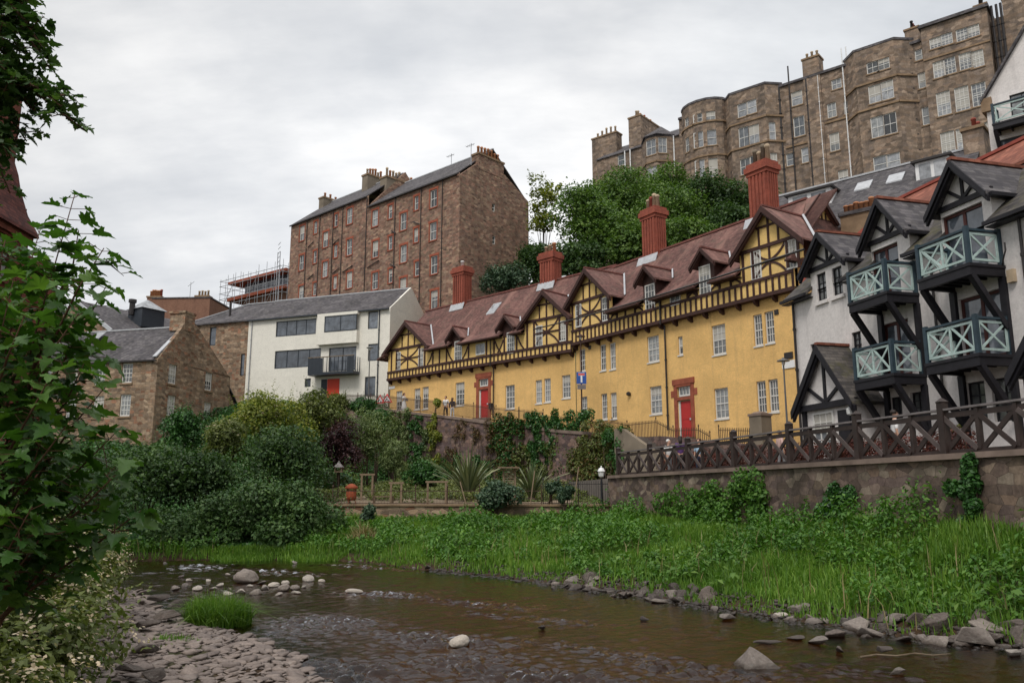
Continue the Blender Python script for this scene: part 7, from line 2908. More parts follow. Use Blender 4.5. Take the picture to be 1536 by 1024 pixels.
m = MB()
m.tube([(0.34, -0.27, 1.02), (0.30, 0, 0.96), (0.34, 0.27, 1.02)], 0.016, 6)
m.build('handlebar', M['iron'], bk)

# ---- garden things
def post_frame(label, px, Y, w, h, rz=0.0, z=2.1):
    c = at(px, 745, Y)
    root = empty('garden_arch', (c.x, c.y, z), rz, label, 'garden arch', 'bare timber frames in the garden')
    for x in (-w / 2, w / 2):
        m = MB()
        m.beam((x, 0, 0), (x, 0, h), 0.1, 0.1, up=(1, 0, 0))
        m.build('post', M['garden_wood'], root)
    m = MB()
    m.box(-w / 2 - 0.12, w / 2 + 0.12, -0.06, 0.06, h, h + 0.1)
    m.build('beam', M['garden_wood'], root)


post_frame('bare timber post frame right of the bench', 594, 44.3, 0.55, 1.05)
post_frame('bare timber post frame behind the rusty chimenea', 550, 46.5, 0.6, 1.55)
post_frame('bare timber frame left of the largest spiky plant', 655, 43.8, 0.95, 1.1)
c = at(764, 700, 43.8)
tr_ = empty('trellis', (c.x, c.y, 2.05), 0.1, 'grey slatted timber trellis box between the spiky plants', 'trellis')
m = MB()
for i in range(14):
    m.box(-0.28, 0.28, -0.02, 0.02, 0.12 + i * 0.125, 0.19 + i * 0.125)
m.build('slats', M['garden_wood'], tr_)
for x in (-0.31, 0.31):
    m = MB()
    m.box(x - 0.04, x + 0.04, -0.05, 0.05, 0, 1.9)
    m.build('post', M['garden_wood'], tr_)
m = MB()
m.box(-0.6, 0.5, -0.35, 0.35, 1.9, 1.97)
m.build('top', M['garden_wood'], tr_)
c = at(575, 745, 44.6)
be = empty('garden_bench', (c.x, c.y, 2.1), 0.05, 'small bare timber bench in the garden', 'bench')
m = MB()
m.box(-0.55, 0.55, -0.2, 0.2, 0.36, 0.42)
m.build('seat', M['garden_wood'], be)
for x in (-0.48, 0.48):
    m = MB()
    m.box(x - 0.05, x + 0.05, -0.18, 0.18, 0, 0.36)
    m.build('leg', M['garden_wood'], be)
c = at(527, 740, 44.2)
ch_ = empty('chimenea', (c.x, c.y, 2.1), 0, 'rusty orange garden stove with a domed top', 'garden stove')
M['rust'] = mat_plain('rusty iron', (0.24, 0.055, 0.022), 0.8, 0.35, 5)
m = MB()
m.lathe((0, 0), [(0.22, 0.18), (0.28, 0.3), (0.27, 0.72)], 12)
m.build('body', M['rust'], ch_, True)
m = MB()
m.lathe((0, 0), [(0.36, 0.78), (0.33, 0.9), (0.15, 1.03), (0.03, 1.06)], 12)
m.build('dome', M['rust'], ch_, True)
for i in range(3):
    m = MB()
    a_ = 2.1 * i
    m.beam((0.2 * math.cos(a_), 0.2 * math.sin(a_), 0.2), (0.26 * math.cos(a_), 0.26 * math.sin(a_), 0), 0.04, 0.04)
    m.build('leg', M['rust'], ch_)
m = MB()
for i in range(4):
    a_ = math.pi / 4 + math.pi / 2 * i
    m.beam((0.26 * math.cos(a_), 0.26 * math.sin(a_), 0.7), (0.28 * math.cos(a_), 0.28 * math.sin(a_), 0.8), 0.04, 0.04)
m.build('strut', M['rust'], ch_)
c = at(508, 708, 46)
bh = empty('bird_table', (c.x, c.y, 2.2), 0, 'pale roofed bird table on a thin post before the dark bushes', 'bird table')
zt = c.z - 2.2
m = MB()
m.tube([(0, 0, -0.3), (0, 0, zt)], 0.035, 6)
m.build('post', M['bark'], bh)
m = MB()
m.box(-0.22, 0.22, -0.22, 0.22, zt, zt + 0.05)
for x in (-0.18, 0.18):
    for y in (-0.18, 0.18):
        m.box(x - 0.02, x + 0.02, y - 0.02, y + 0.02, zt + 0.05, zt + 0.27)
m.build('tray', M['garden_wood'], bh)
m = MB()
m.lathe((0, 0), [(0.36, zt + 0.27), (0.10, zt + 0.5), (0.02, zt + 0.62)], square=True)
m.build('roof', M['rail_wood'], bh)
c = at(903, 735, 41.6)
lamp('short black garden lantern with a white cap at the end of the river wall', (4.55, 42.25, 2.05), 1.75, 'white', 'blue_lamp', 'garden_lantern')
for (px, py, Y, w_, h_, lab) in ((888, 735, 43.4, 0.75, 0.55, 'rounded grey boulder behind the garden railing'),):
    c = at(px, py, Y)
    pass
# stakes leaning in the garden
for i, (x0, x1, y1) in enumerate(((795, 802, 706), (860, 868, 700), (700, 690, 722))):
    a_, b_ = at(x0, 750, 42.2), at(x1, y1, 42.5)
    a_.z = 2.0
    m = MB()
    m.tube([Vector((0, 0, 0)), b_ - a_], 0.03, 6)
    o = m.build('garden_stake', M['garden_wood'])
    o.location = a_
    tag(o, ('pale stake leaning beside the trellis', 'pale stake leaning against the iron garden fence', 'short stake leaning left of the largest spiky plant')[i], 'stake')

# hedges on the terrace
def hedge(label, P, Q, h, w, n, mat, seed):
    rng = np.random.default_rng(seed)
    P, Q = Vector(P), Vector(Q)
    k = max(3, int((Q - P).length / 0.45))
    cl = []
    for i in range(k):
        p = P.lerp(Q, (i + 0.5) / k)
        cl.append((p.x + rng.normal() * 0.06, p.y + rng.normal() * 0.06, ZT + h * 0.5 + rng.normal() * 0.05, w * 0.55, w * 0.55, h * 0.55))
    root = empty('hedge', (P.x, P.y, ZT), 0, label, 'hedge')
    foliage('foliage', cl, n, 0.085, M[mat], root, rng, 0.6, loc=(P.x, P.y, ZT), bottom=0.8)
    m = MB()
    for i in range(0, k, 2):
        c_ = cl[i]
        m.tube([(c_[0] - P.x, c_[1] - P.y, -0.02), (c_[0] - P.x, c_[1] - P.y, h * 0.7)], [0.03, 0.012], 5)
    m.build('stems', M['bark'], root)


hq = lambda u, d: (FA.x + fd.x * u + fn.x * d, FA.y + fd.y * u + fn.y * d)
hedge('clipped reddish hedge behind the middle of the timber fence', hq(2.0, 1.6), hq(10.5, 1.6), 0.95, 0.8, 9000, 'leaf_red', 200)
hedge('clipped dark reddish hedge behind the fence, in front of the white gabled porch', hq(11.0, 1.8), hq(20.5, 1.8), 0.85, 0.8, 11000, 'leaf_red', 201)

# ---- people
M['skin'] = mat_plain('skin', (0.52, 0.30, 0.21), 0.6, 0.06)
M['hair_brown'] = mat_plain('brown hair', (0.085, 0.040, 0.022), 0.6, 0.25, 20)
M['hair_dark'] = mat_plain('dark hair', (0.022, 0.015, 0.012), 0.6, 0.25, 20)
M['hair_white'] = mat_plain('white hair', (0.62, 0.60, 0.57), 0.7, 0.1, 20)
M['cloth_white'] = mat_plain('white cloth', (0.74, 0.73, 0.72), 0.9, 0.05)
M['cloth_black'] = mat_plain('black cloth', (0.018, 0.017, 0.018), 0.9, 0.2)
M['cloth_navy'] = mat_plain('navy cloth', (0.022, 0.026, 0.046), 0.9, 0.2)
M['cloth_purple'] = mat_plain('purple cloth', (0.10, 0.045, 0.16), 0.9, 0.2)
M['cloth_blue'] = mat_plain('light blue cloth', (0.36, 0.50, 0.64), 0.9, 0.1)
M['cloth_grey'] = mat_plain('grey cloth', (0.20, 0.20, 0.21), 0.9, 0.1)
M['cloth_pink'] = mat_plain('pale pink cloth', (0.62, 0.42, 0.38), 0.9, 0.1)
M['shoe'] = mat_plain('dark shoe', (0.03, 0.025, 0.022), 0.6, 0.2)
_dg = None


def skin_mesh(name, joints, edges, radii, mat, parent, root=0, sub=1):
    me = bpy.data.meshes.new(name)
    me.from_pydata([tuple(j) for j in joints], edges, [])
    o = bpy.data.objects.new(name, me)
    COL.objects.link(o)
    md = o.modifiers.new('skin', 'SKIN')
    md.use_smooth_shade = True
    sl_ = me.skin_vertices[0].data
    for i, r_ in enumerate(radii):
        sl_[i].radius = (r_, r_) if not isinstance(r_, tuple) else r_
        sl_[i].use_root = (i == root)
    s2_ = o.modifiers.new('sub', 'SUBSURF')
    s2_.levels = s2_.render_levels = sub
    bpy.context.view_layer.update()
    ev = o.evaluated_get(bpy.context.evaluated_depsgraph_get())
    m2 = bpy.data.meshes.new_from_object(ev)
    bpy.data.objects.remove(o)
    m2.materials.clear()
    m2.materials.append(M[mat])
    m2.polygons.foreach_set('use_smooth', [True] * len(m2.polygons))
    q = bpy.data.objects.new(name, m2)
    COL.objects.link(q)
    q.parent = parent
    return q


def person(label, loc, rz, h=1.7, pose='stand', top='cloth_white', legs='cloth_black', hair='hair_brown', skirt=None, long_hair=False, arms='down', bag=None, stride=0.12, sleeve=0.55, group=None):
    root = empty('person', loc, rz, label, 'person', group)
    k = h / 1.7
    V = lambda x, y, z: Vector((x * k, y * k, z * k))
    sit = pose == 'sit'
    dz = -0.42 if sit else 0.0
    hipz = 0.90 + dz
    J, E, Rd = [], [], []

    def add(p, r_, par=None):
        J.append(p)
        Rd.append(r_ * k if not isinstance(r_, tuple) else tuple(v * k for v in r_))
        if par is not None:
            E.append((par, len(J) - 1))
        return len(J) - 1
    pel = add(V(0, 0, hipz), (0.15, 0.11))
    wai = add(V(0, 0, hipz + 0.18), (0.125, 0.095), pel)
    che = add(V(0, -0.01, hipz + 0.40), (0.155, 0.105), wai)
    nb_ = add(V(0, 0.0, hipz + 0.53), (0.075, 0.07), che)
    nk = add(V(0, -0.015, hipz + 0.60), (0.052, 0.052), nb_)
    h0 = add(V(0, -0.03, hipz + 0.67), (0.072, 0.085), nk)
    h1 = add(V(0, -0.025, hipz + 0.76), (0.078, 0.095), h0)
    add(V(0, -0.015, hipz + 0.81), (0.05, 0.06), h1)
    legJ, armJ = [], []
    for sx in (-1, 1):
        if sit:
            kn = V(sx * 0.11, -0.42, hipz + 0.02)
            an = V(sx * 0.11, -0.44, hipz - 0.40)
        else:
            kn = V(sx * 0.095, -0.04 + sx * stride * 0.5, 0.49)
            an = V(sx * 0.09, sx * stride, 0.08)
        a = add(V(sx * 0.095, 0, hipz - 0.06), 0.088, pel)
        b = add(kn, 0.058, a)
        c = add(an, 0.038, b)
        d = add(an + V(0, -0.13, -0.05), 0.032, c)
        legJ.append((J[a].copy(), kn, an))
        sh = V(sx * 0.19, 0.0, hipz + 0.49)
        if arms == 'chest' or (arms == 'mixed' and sx < 0):
            el = V(sx * 0.24, -0.04, hipz + 0.22)
            wr = V(sx * 0.06, -0.22, hipz + 0.30)
        else:
            el = V(sx * 0.25, 0.03, hipz + 0.20)
            wr = V(sx * 0.27, -0.06 - sx * stride * 0.4, hipz - 0.04)
        s_ = add(sh, 0.055, che)
        e_ = add(el, 0.040, s_)
        w_ = add(wr, 0.026, e_)
        dr = (wr - el).normalized()
        pm = add(wr + dr * 0.055 * k, (0.036, 0.018), w_)
        side = Vector((0, 1, 0)) if abs(dr.z) > 0.7 else Vector((0, 0, 1))
        for fi, (of, ln) in enumerate(((-0.030, 0.075), (-0.010, 0.088), (0.011, 0.082), (0.030, 0.066))):
            f1 = add(wr + dr * 0.095 * k + side * of * k, 0.0095, pm)
            add(wr + dr * (0.095 + ln) * k + side * of * 1.1 * k + Vector((-sx * 0.02 * k, 0, 0)), 0.008, f1)
        add(wr + dr * 0.075 * k - side * 0.055 * k + Vector((-sx * 0.015 * k, 0, 0)), 0.0095, pm)
        armJ.append((sh, el, wr))
    skin_mesh('body', J, E, Rd, 'skin', root, pel)
    # face
    hz = (hipz + 0.735) * k
    m = MB()
    for sx in (-1, 1):
        m.lathe((sx * 0.032 * k, -0.112 * k), [(0.004, hz - 0.006), (0.010, hz), (0.004, hz + 0.006)], 6)
    m.build('eyes', M['sign_black'], root)
    m = MB()
    m.add([(-0.012 * k, -0.115 * k, hz - 0.04 * k), (0.012 * k, -0.115 * k, hz - 0.04 * k), (0, -0.14 * k, hz - 0.036 * k), (0, -0.115 * k, hz + 0.005 * k)], [(0, 1, 2), (0, 2, 3), (1, 3, 2)])
    m.box(-0.022 * k, 0.022 * k, -0.118 * k, -0.10 * k, hz - 0.066 * k, hz - 0.058 * k)
    m.build('nose_and_mouth', M['cloth_pink'], root)
    # clothes
    sk = [V(0, 0, hipz - 0.03), V(0, 0, hipz + 0.18), V(0, -0.01, hipz + 0.40), V(0, 0, hipz + 0.525)]
    ed = [(0, 1), (1, 2), (2, 3)]
    rr = [(0.168 * k, 0.128 * k), (0.145 * k, 0.115 * k), (0.172 * k, 0.122 * k), (0.085 * k, 0.08 * k)]
    for (sh, el, wr) in armJ:
        a = len(sk)
        sk += [sh, el]
        rr += [0.072 * k, 0.056 * k]
        ed += [(2, a), (a, a + 1)]
        if sleeve > 0.6:
            sk.append(el.lerp(wr, 0.92))
            rr.append(0.040 * k)
            ed.append((a + 1, a + 2))
    skin_mesh('shirt' if sleeve < 0.6 else 'jacket', sk, ed, rr, top, root, 0)
    if skirt:
        m = MB()
        m.lathe((0, 0), [(0.135 * k, hipz * k + 0.16), (0.19 * k, hipz * k - 0.05), (0.25 * k, 0.5 * k), (0.33 * k, 0.16 * k), (0.30 * k, 0.14 * k)], 14)
        m.build('skirt', M[skirt], root, True)
    else:
        sk = [V(0, 0, hipz + 0.08), V(0, 0, hipz - 0.02)]
        ed = [(0, 1)]
        rr = [(0.155 * k, 0.118 * k), (0.165 * k, 0.12 * k)]
        for (a_, kn, an) in legJ:
            a = len(sk)
            sk += [a_, kn, an + Vector((0, 0, 0.01))]
            rr += [0.102 * k, 0.073 * k, 0.056 * k]
            ed += [(1, a), (a, a + 1), (a + 1, a + 2)]
        skin_mesh('trousers', sk, ed, rr, legs, root, 0)
    for (a_, kn, an) in legJ:
        m = MB()
        m.tube([an + V(0, 0.05, -0.045), an + V(0, -0.05, -0.045), an + V(0, -0.16, -0.055)], [0.042 * k, 0.045 * k, 0.03 * k], 8)
        m.build('shoe', M['shoe'], root, True)
    hc = V(0, -0.005, hipz + 0.765)
    m = MB()
    rows = []
    for i in range(7):
        t = i / 6
        ph = t * math.pi * 0.62
        rows.append((0.105 * k * math.sin(ph) + 0.004, hc.z + 0.10 * k * math.cos(ph)))
    vs0 = len(m.v)
    m.lathe((0, 0.014 * k), rows, 12)
    if long_hair:
        m.tube([(0, 0.06 * k, hc.z), (0, 0.085 * k, hc.z - 0.15 * k), (0, 0.095 * k, hc.z - 0.34 * k)], [0.085 * k, 0.09 * k, 0.05 * k], 10)
    # keep the face free
    m.v = [(x, max(y, -0.075 * k) if z < hc.z + 0.035 * k else y, z) for (x, y, z) in m.v]
    m.build('hair', M[hair], root, True)
    if bag:
        o = MB()
        o.box(-0.15 * k, 0.15 * k, -0.33 * k, -0.22 * k, (hipz + 0.12) * k, (hipz + 0.32) * k)
        o.build('bag', M[bag], root)
    return root


def street_z(u):
    return float(np.interp(u, [a for a, _ in st], [b for _, b in st])) + 0.02


PS = Facet(YL, (0, -1.9), (23, -1.9))
for (px, rz, kw) in ((606, R(60), dict(h=1.68, top='cloth_white', skirt='cloth_white', hair='hair_brown', long_hair=True, arms='chest', bag='cloth_grey', label='woman in a long white dress walking past the far yellow house')),
                     (668.5, R(-20), dict(h=1.74, top='cloth_white', legs='cloth_black', hair='hair_brown', label='young man in white shirt and black trousers on the wall top street')),
                     (678.5, R(160), dict(h=1.66, top='cloth_navy', legs='cloth_white', hair='hair_brown', long_hair=True, sleeve=0.9, label='person in navy jacket and white trousers beside the young man'))):
    u, _ = PS.uz(px, 610)
    x, y = YL.world(u, -1.9)
    person(kw.pop('label'), (x, y, street_z(u)), rz, **kw)
for (px, Y, rz, kw) in ((1003, 37.6, R(30), dict(h=1.58, top='cloth_white', legs='cloth_grey', hair='hair_white', label='white haired person in white standing on the terrace behind the fence')),
                        (1021, 37.0, R(170), dict(h=1.68, top='cloth_purple', legs='cloth_black', hair='hair_dark', long_hair=True, sleeve=0.9, label='dark haired person in a purple jumper standing behind the fence')),
                        (1049, 35.8, R(-40), dict(h=1.5, top='cloth_blue', legs='cloth_navy', hair='hair_brown', label='shorter person in a light blue top behind the fence')),
                        (1171, 29.5, R(100), dict(h=1.36, top='cloth_pink', legs='cloth_grey', hair='hair_dark', label='child in pale pink behind the fence near the white porch')),
                        (1346, 25.0, R(80), dict(h=1.62, top='cloth_white', legs='cloth_black', hair='hair_dark', label='dark haired person in white behind the fence under the balconies'))):
    c = at(px, 680, Y)
    person(kw.pop('label'), (c.x, c.y, ZT + 0.005), rz, **kw)
# planter hanging by the flats
c = Vector((*WF.world(9.0, -0.45), 0))
pl = empty('flower_pot', (c.x, c.y, 4.3), 0, 'dark blue hanging pot with bright green leaves beside the balcony post', 'plant pot')
m = MB()
m.lathe((0, 0), [(0.12, 0), (0.22, 0.12), (0.25, 0.26)], 10)
m.build('pot', M['navy'], pl, True)
foliage('leaves', [(c.x, c.y, 4.62, 0.24, 0.24, 0.14)], 260, 0.1, M['leaf_yellow'], pl, loc=(c.x, c.y, 4.3))
m = MB()
m.tube([(0, 0, 0.2), (0, 0.35, 0.7)], 0.012, 4)
m.build('chain', M['iron'], pl)
# ================================================================== stones
def mat_stone(name, lo, hi, wet=0.10, lichen=(0.30, 0.29, 0.26)):
    """river stone: mottled grey, dark and glossy where the water wets it"""
    m, k = newmat(name)
    co = objco(k)
    g = k.n('ShaderNodeNewGeometry')
    oi = k.n('ShaderNodeObjectInfo')
    n1 = k.noise(co, 5.0, 6, 0.7)
    n2 = k.noise(co, 26.0, 4, 0.7)
    c = k.ramp(n1, [(0.3, lo), (0.7, hi)])
    c = k.mix(1.0, c, k.ramp(k.math('ADD', k.math('MULTIPLY', oi.outputs['Random'], 0.6), k.math('MULTIPLY', g.outputs['Random Per Island'], 0.4)), [(0.0, (0.6, 0.58, 0.58)), (0.5, (1.0, 0.96, 0.92)), (1.0, (1.45, 1.38, 1.3))]), 'MULTIPLY')
    c = k.mix(0.5, c, k.mix(1.0, c, k.ramp(n2, [(0.3, 0.6), (0.7, 1.3)]), 'MULTIPLY'))
    c = k.mix(k.math('MULTIPLY', k.ramp(k.noise(co, 3.0, 5, 0.7), [(0.58, 0.0), (0.68, 1.0)]), 0.4), c, lichen)
    sep = k.n('ShaderNodeSeparateXYZ')
    k.l(g.outputs['Position'], sep.inputs[0])
    w = k.n('ShaderNodeMapRange', i_1=wet * 0.3, i_2=wet, i_3=1.0, i_4=0.0)
    k.l(k.math('ADD', sep.outputs[2], k.math('MULTIPLY', n1, 0.03)), w.inputs[0])
    c = k.mix(w.outputs[0], c, k.mix(1.0, c, (0.32, 0.28, 0.24), 'MULTIPLY'))
    rg = k.n('ShaderNodeMapRange', i_3=0.85, i_4=0.3)
    k.l(w.outputs[0], rg.inputs[0])
    k.out(k.pbr(c, rg.outputs[0], k.math('ADD', n1, k.math('MULTIPLY', n2, 0.4)), 0.6, 0.03, 0.35))
    return m


M['stone_grey'] = mat_stone('grey river stone', (0.115, 0.100, 0.092), (0.225, 0.200, 0.182))
M['stone_dark'] = mat_stone('dark bank stone', (0.045, 0.037, 0.034), (0.115, 0.096, 0.086))
M['stone_pale'] = mat_stone('pale river stone', (0.24, 0.22, 0.20), (0.40, 0.37, 0.335), 0.05)
M['pebble'] = mat_stone('bar pebbles', (0.165, 0.135, 0.122), (0.285, 0.240, 0.215), 0.04)


def ico(sub):
    bm = bmesh.new()
    bmesh.ops.create_icosphere(bm, subdivisions=sub, radius=1)
    v = np.array([q.co[:] for q in bm.verts])
    f = np.array([[q.index for q in t.verts] for t in bm.faces])
    bm.free()
    return v, f


ICO3, ICO2, ICO1 = ico(4), ico(3), ico(2)


def rock_verts(rng, base, planes=9, cut=(0.55, 0.85), rough=0.05):
    v = base.copy()
    for i in range(planes):
        n = rng.normal(size=3)
        n /= np.linalg.norm(n)
        d = rng.uniform(*cut)
        v = v - n * np.maximum(0, v @ n - d)[:, None] * 0.92
    s = rng.uniform(0, 50)
    for f_, a_ in ((1.7, rough * 1.6), (4.5, rough)):
        off = np.array([mnoise.noise(Vector((p[0] * f_ + s, p[1] * f_, p[2] * f_))) for p in v])
        v = v * (1 + off * a_)[:, None]
    return v


rrng = np.random.default_rng(77)
ROCKS = []
for i in range(12):
    bm = bmesh.new()
    for q in range(13):
        d_ = rrng.normal(size=3)
        d_ /= np.linalg.norm(d_)
        bm.verts.new(d_ * rrng.uniform(0.75, 1.1) * np.array([1, 1, 1]))
    bmesh.ops.convex_hull(bm, input=bm.verts[:])
    bmesh.ops.delete(bm, geom=[v_ for v_ in bm.verts if not v_.link_faces], context='VERTS')
    bmesh.ops.bevel(bm, geom=bm.edges[:], offset=0.06, segments=1, affect='EDGES')
    bmesh.ops.triangulate(bm, faces=bm.faces[:])
    bmesh.ops.subdivide_edges(bm, edges=bm.edges[:], cuts=2, use_grid_fill=True)
    for q in bm.verts:
        q.co *= 1 + 0.05 * mnoise.noise(q.co * 2.1 + Vector((i, 0, 0))) + 0.03 * mnoise.noise(q.co * 6)
    me = bpy.data.meshes.new('rock')
    bm.to_mesh(me)
    bm.free()
    me.materials.append(M['stone_grey'])
    ROCKS.append(me)
ROUND = []
for i in range(4):
    v = rock_verts(rrng, ICO3[0], 4, (0.75, 0.95), 0.06)
    ROUND.append(np_mesh('rock', v, ICO3[1], 'stone_grey', n=3, link=False, smooth_=True))
_matvar = {}


def rock(loc, s, mat, label, group=None, mesh=None, rz=None, tilt=0.15, name='rock'):
    me = mesh or ROCKS[rrng.integers(len(ROCKS))]
    key = (me.name, mat)
    if key not in _matvar:
        m2 = me.copy()
        m2.materials.clear()
        m2.materials.append(M[mat])
        _matvar[key] = m2
    o = bpy.data.objects.new(name, _matvar[key])
    COL.objects.link(o)
    o.location = loc
    o.scale = s
    o.rotation_euler = (rrng.normal() * tilt, rrng.normal() * tilt, rrng.uniform(0, 6.28) if rz is None else rz)
    return tag(o, label, 'rock', group)


def rock_px(px, py, wpx, hfrac, mat, label, group=None, mesh=None, rz=None, z=0.0, dfrac=0.8, tilt=0.12, sink=0.35):
    p = at_z(px, py, z)
    w = wpx / FPX * p.y / 2
    return rock((p.x, p.y + w * 0.5, z + w * hfrac * (1 - sink)), (w, w * dfrac, w * hfrac), mat, label, group, mesh, rz, tilt)


# the rocks one notices
py_v = np.array([(-1, -0.8, 0), (1.05, -0.75, 0), (1.0, 0.8, 0), (-0.8, 0.9, 0), (-0.18, 0.0, 1.0), (0.05, 0.1, 0.96), (0.45, -0.35, 0.55)])
bm = bmesh.new()
for q in py_v:
    bm.verts.new(q)
bmesh.ops.convex_hull(bm, input=bm.verts[:])
bmesh.ops.subdivide_edges(bm, edges=bm.edges[:], cuts=4, use_grid_fill=True)
for q in bm.verts:
    q.co *= 1 + 0.06 * mnoise.noise(q.co * 2.3) + 0.03 * mnoise.noise(q.co * 6)
PYR = bpy.data.meshes.new('rock')
bm.to_mesh(PYR)
bm.free()
PYR.materials.append(M['stone_grey'])
p = at_z(1140, 1003, 0)
rock((p.x, p.y + 0.25, -0.06), (0.35, 0.34, 0.33), 'stone_grey', 'pyramid shaped grey rock standing alone in the near river', mesh=PYR, rz=0.2, tilt=0.02)
rock_px(688, 970, 30, 0.62, 'stone_pale', 'smooth pale dome shaped stone alone in midstream', mesh=ROUND[0], rz=0.3)
rock_px(366, 874, 36, 0.62, 'stone_grey', 'largest rounded boulder of the pale stones in the left of the river', mesh=ROUND[1], rz=0.1)
rock_px(461, 872, 21, 0.5, 'stone_pale', 'flat topped pale stone right of the cluster in the left of the river', mesh=ROUND[2])
rock_px(530, 890, 26, 0.30, 'stone_pale', 'long low pale stone lying in the current like a log', mesh=ROUND[3], rz=0.25, dfrac=0.35)
rock_px(812, 944, 14, 0.7, 'stone_dark', 'small dark stone alone upstream of the pale dome stone')
rock_px(968, 932, 17, 0.7, 'stone_dark', 'small dark brown stub of rock in midstream')
rock_px(1152, 967, 44, 0.18, 'stone_dark', 'flat brown slab just behind the pyramid rock', dfrac=0.4, rz=0.0, tilt=0.02)
rock_px(1196, 960, 38, 0.2, 'stone_dark', 'low dark slab right of the flat brown slab', rz=0.1, tilt=0.02)
rock_px(1229, 966, 42, 0.3, 'stone_grey', 'wedge of grey rock lying in shallow water near the right bank', rz=0.4)
rock_px(1095, 930, 36, 0.4, 'stone_grey', 'low grey rock just off the bank left of the white topped stone')
rock_px(1172, 926, 26, 0.4, 'stone_pale', 'white topped stone at the bank edge')
rock_px(1318, 944, 30, 0.4, 'stone_pale', 'bright pale stone under the grassy bank at the right')
rock_px(1478, 972, 68, 0.55, 'stone_grey', 'largest pale grey boulder at the right end of the bank stones', rz=0.3)
rock_px(1348, 1012, 36, 0.3, 'stone_grey', 'pale flat stone in the near right corner of the river')
rock_px(1525, 985, 30, 0.5, 'stone_pale', 'white stone at the right edge of the picture')
rock_px(1330, 980, 30, 0.5, 'stone_dark', 'dark stone in the shallows below the branch')
rock_px(1262, 978, 22, 0.5, 'stone_dark', 'small rounded stone beside the fallen branch')

G1 = 'pale stones in the shallows at the left'
lab1 = 'pale stone in the scattered cluster across the left shallows'
for (px, py, w) in ((348, 886, 14), (380, 892, 22), (398, 884, 16), (410, 880, 18), (424, 886, 20), (438, 884, 18), (450, 882, 14), (392, 876, 18), (358, 890, 20), (330, 880, 16), (320, 884, 14), (308, 872, 12),
                    (296, 885, 18), (284, 872, 12), (274, 880, 16), (262, 885, 22), (300, 898, 14), (272, 866, 10), (445, 890, 18), (416, 893, 16), (371, 880, 14), (340, 862, 10), (440, 845, 12), (445, 836, 12), (245, 845, 10), (485, 873, 10), (340, 893, 20), (430, 876, 12)):
    rock_px(px + rrng.normal() * 2, py, w, rrng.uniform(0.4, 0.7), 'stone_pale' if rrng.random() < 0.6 else 'stone_grey', lab1, G1, ROUND[rrng.integers(4)] if rrng.random() < 0.2 else None, sink=0.55)

G2 = 'grey stones lining the foot of the grassy bank'
lab2 = 'grey stone in the row edging the foot of the grassy bank'


def along_bank(P, s):
    """point at arc length s"""
    for a, b in zip(P[:-1], P[1:]):
        L = math.hypot(b[0] - a[0], b[1] - a[1])
        if s <= L:
            t = s / L
            d = ((b[0] - a[0]) / L, (b[1] - a[1]) / L)
            return (a[0] + d[0] * L * t, a[1] + d[1] * L * t), d
        s -= L
    return P[-1], (0, 1)


def bank_s(y):
    s = 0
    for a, b in zip(RB[:-1], RB[1:]):
        L = math.hypot(b[0] - a[0], b[1] - a[1])
        if a[1] <= y <= b[1]:
            return s + L * (y - a[1]) / (b[1] - a[1])
        s += L
    return s


for (ya, yb, n, smin, smax, spread) in ((12.2, 16.4, 62, 0.08, 0.34, 0.6), (16.4, 19.6, 22, 0.06, 0.22, 0.4), (19.6, 25.0, 62, 0.08, 0.30, 0.55), (25, 33, 20, 0.05, 0.16, 0.25)):
    s0, s1 = bank_s(ya), bank_s(yb)
    for i in range(n):
        (x, y), d = along_bank(RB, s0 + (s1 - s0) * rrng.random())
        off = rrng.normal() * spread * 0.6
        x, y = x + d[1] * off, y - d[0] * off
        w = rrng.uniform(smin, smax) * (1.15 if off > 0 else 0.85)
        z = max(gh(x, y), -0.02)
        rock((x, y, z + w * 0.03), (w * 1.25, w * 0.9, w * rrng.uniform(0.5, 0.8)), 'stone_dark' if rrng.random() < 0.62 else 'stone_grey', lab2, G2, tilt=0.3)
G3 = 'dark slabs on the near bank'
lab3 = 'dark weathered slab on the near bank between the pebbles and the flowers'
for (px, py, w, z) in ((246, 930, 50, 0.2), (262, 912, 42, 0.15), (215, 945, 50, 0.3), (232, 902, 36, 0.15), (258, 955, 30, 0.2), (205, 985, 56, 0.35), (275, 925, 34, 0.12), (190, 1010, 50, 0.4), (225, 1018, 44, 0.35), (240, 975, 30, 0.25)):
    rock_px(px, py, w, 0.38, 'stone_dark', lab3, G3, z=z, tilt=0.15)

# cobbles of the bar, packed flat: too many to count
xs, ys, ss = [], [], []
prng = np.random.default_rng(5)
cand = []
N0 = 26000
px_ = prng.uniform(-13, 3.0, N0)
py_ = prng.uniform(5.5, 27, N0)
dL_, sL_ = polydist(LB, px_, py_)
sdl = np.where(sL_ < 0, dL_, -dL_)
okp = (sdl > -0.75) & (sdl < 3.6) & (prng.random(N0) < np.where(sdl < 0, 0.55, 1))
px_, py_, sdl = px_[okp], py_[okp], sdl[okp]
cell = {}
keep = []
for i in range(len(px_)):
    r_ = 0.075 + 0.075 * prng.random() ** 1.5 + (0.03 if sdl[i] < 0.4 else 0)
    kx, ky = int(px_[i] / 0.3 + 1000), int(py_[i] / 0.3)
    bad = False
    for ax in (-1, 0, 1):
        for ay in (-1, 0, 1):
            for (qx, qy, qr) in cell.get((kx + ax, ky + ay), ()):
                if (qx - px_[i]) ** 2 + (qy - py_[i]) ** 2 < (0.84 * (qr + r_)) ** 2:
                    bad = True
                    break
            if bad:
                break
        if bad:
            break
    if not bad:
        cell.setdefault((kx, ky), []).append((px_[i], py_[i], r_))
        keep.append((px_[i], py_[i], r_))
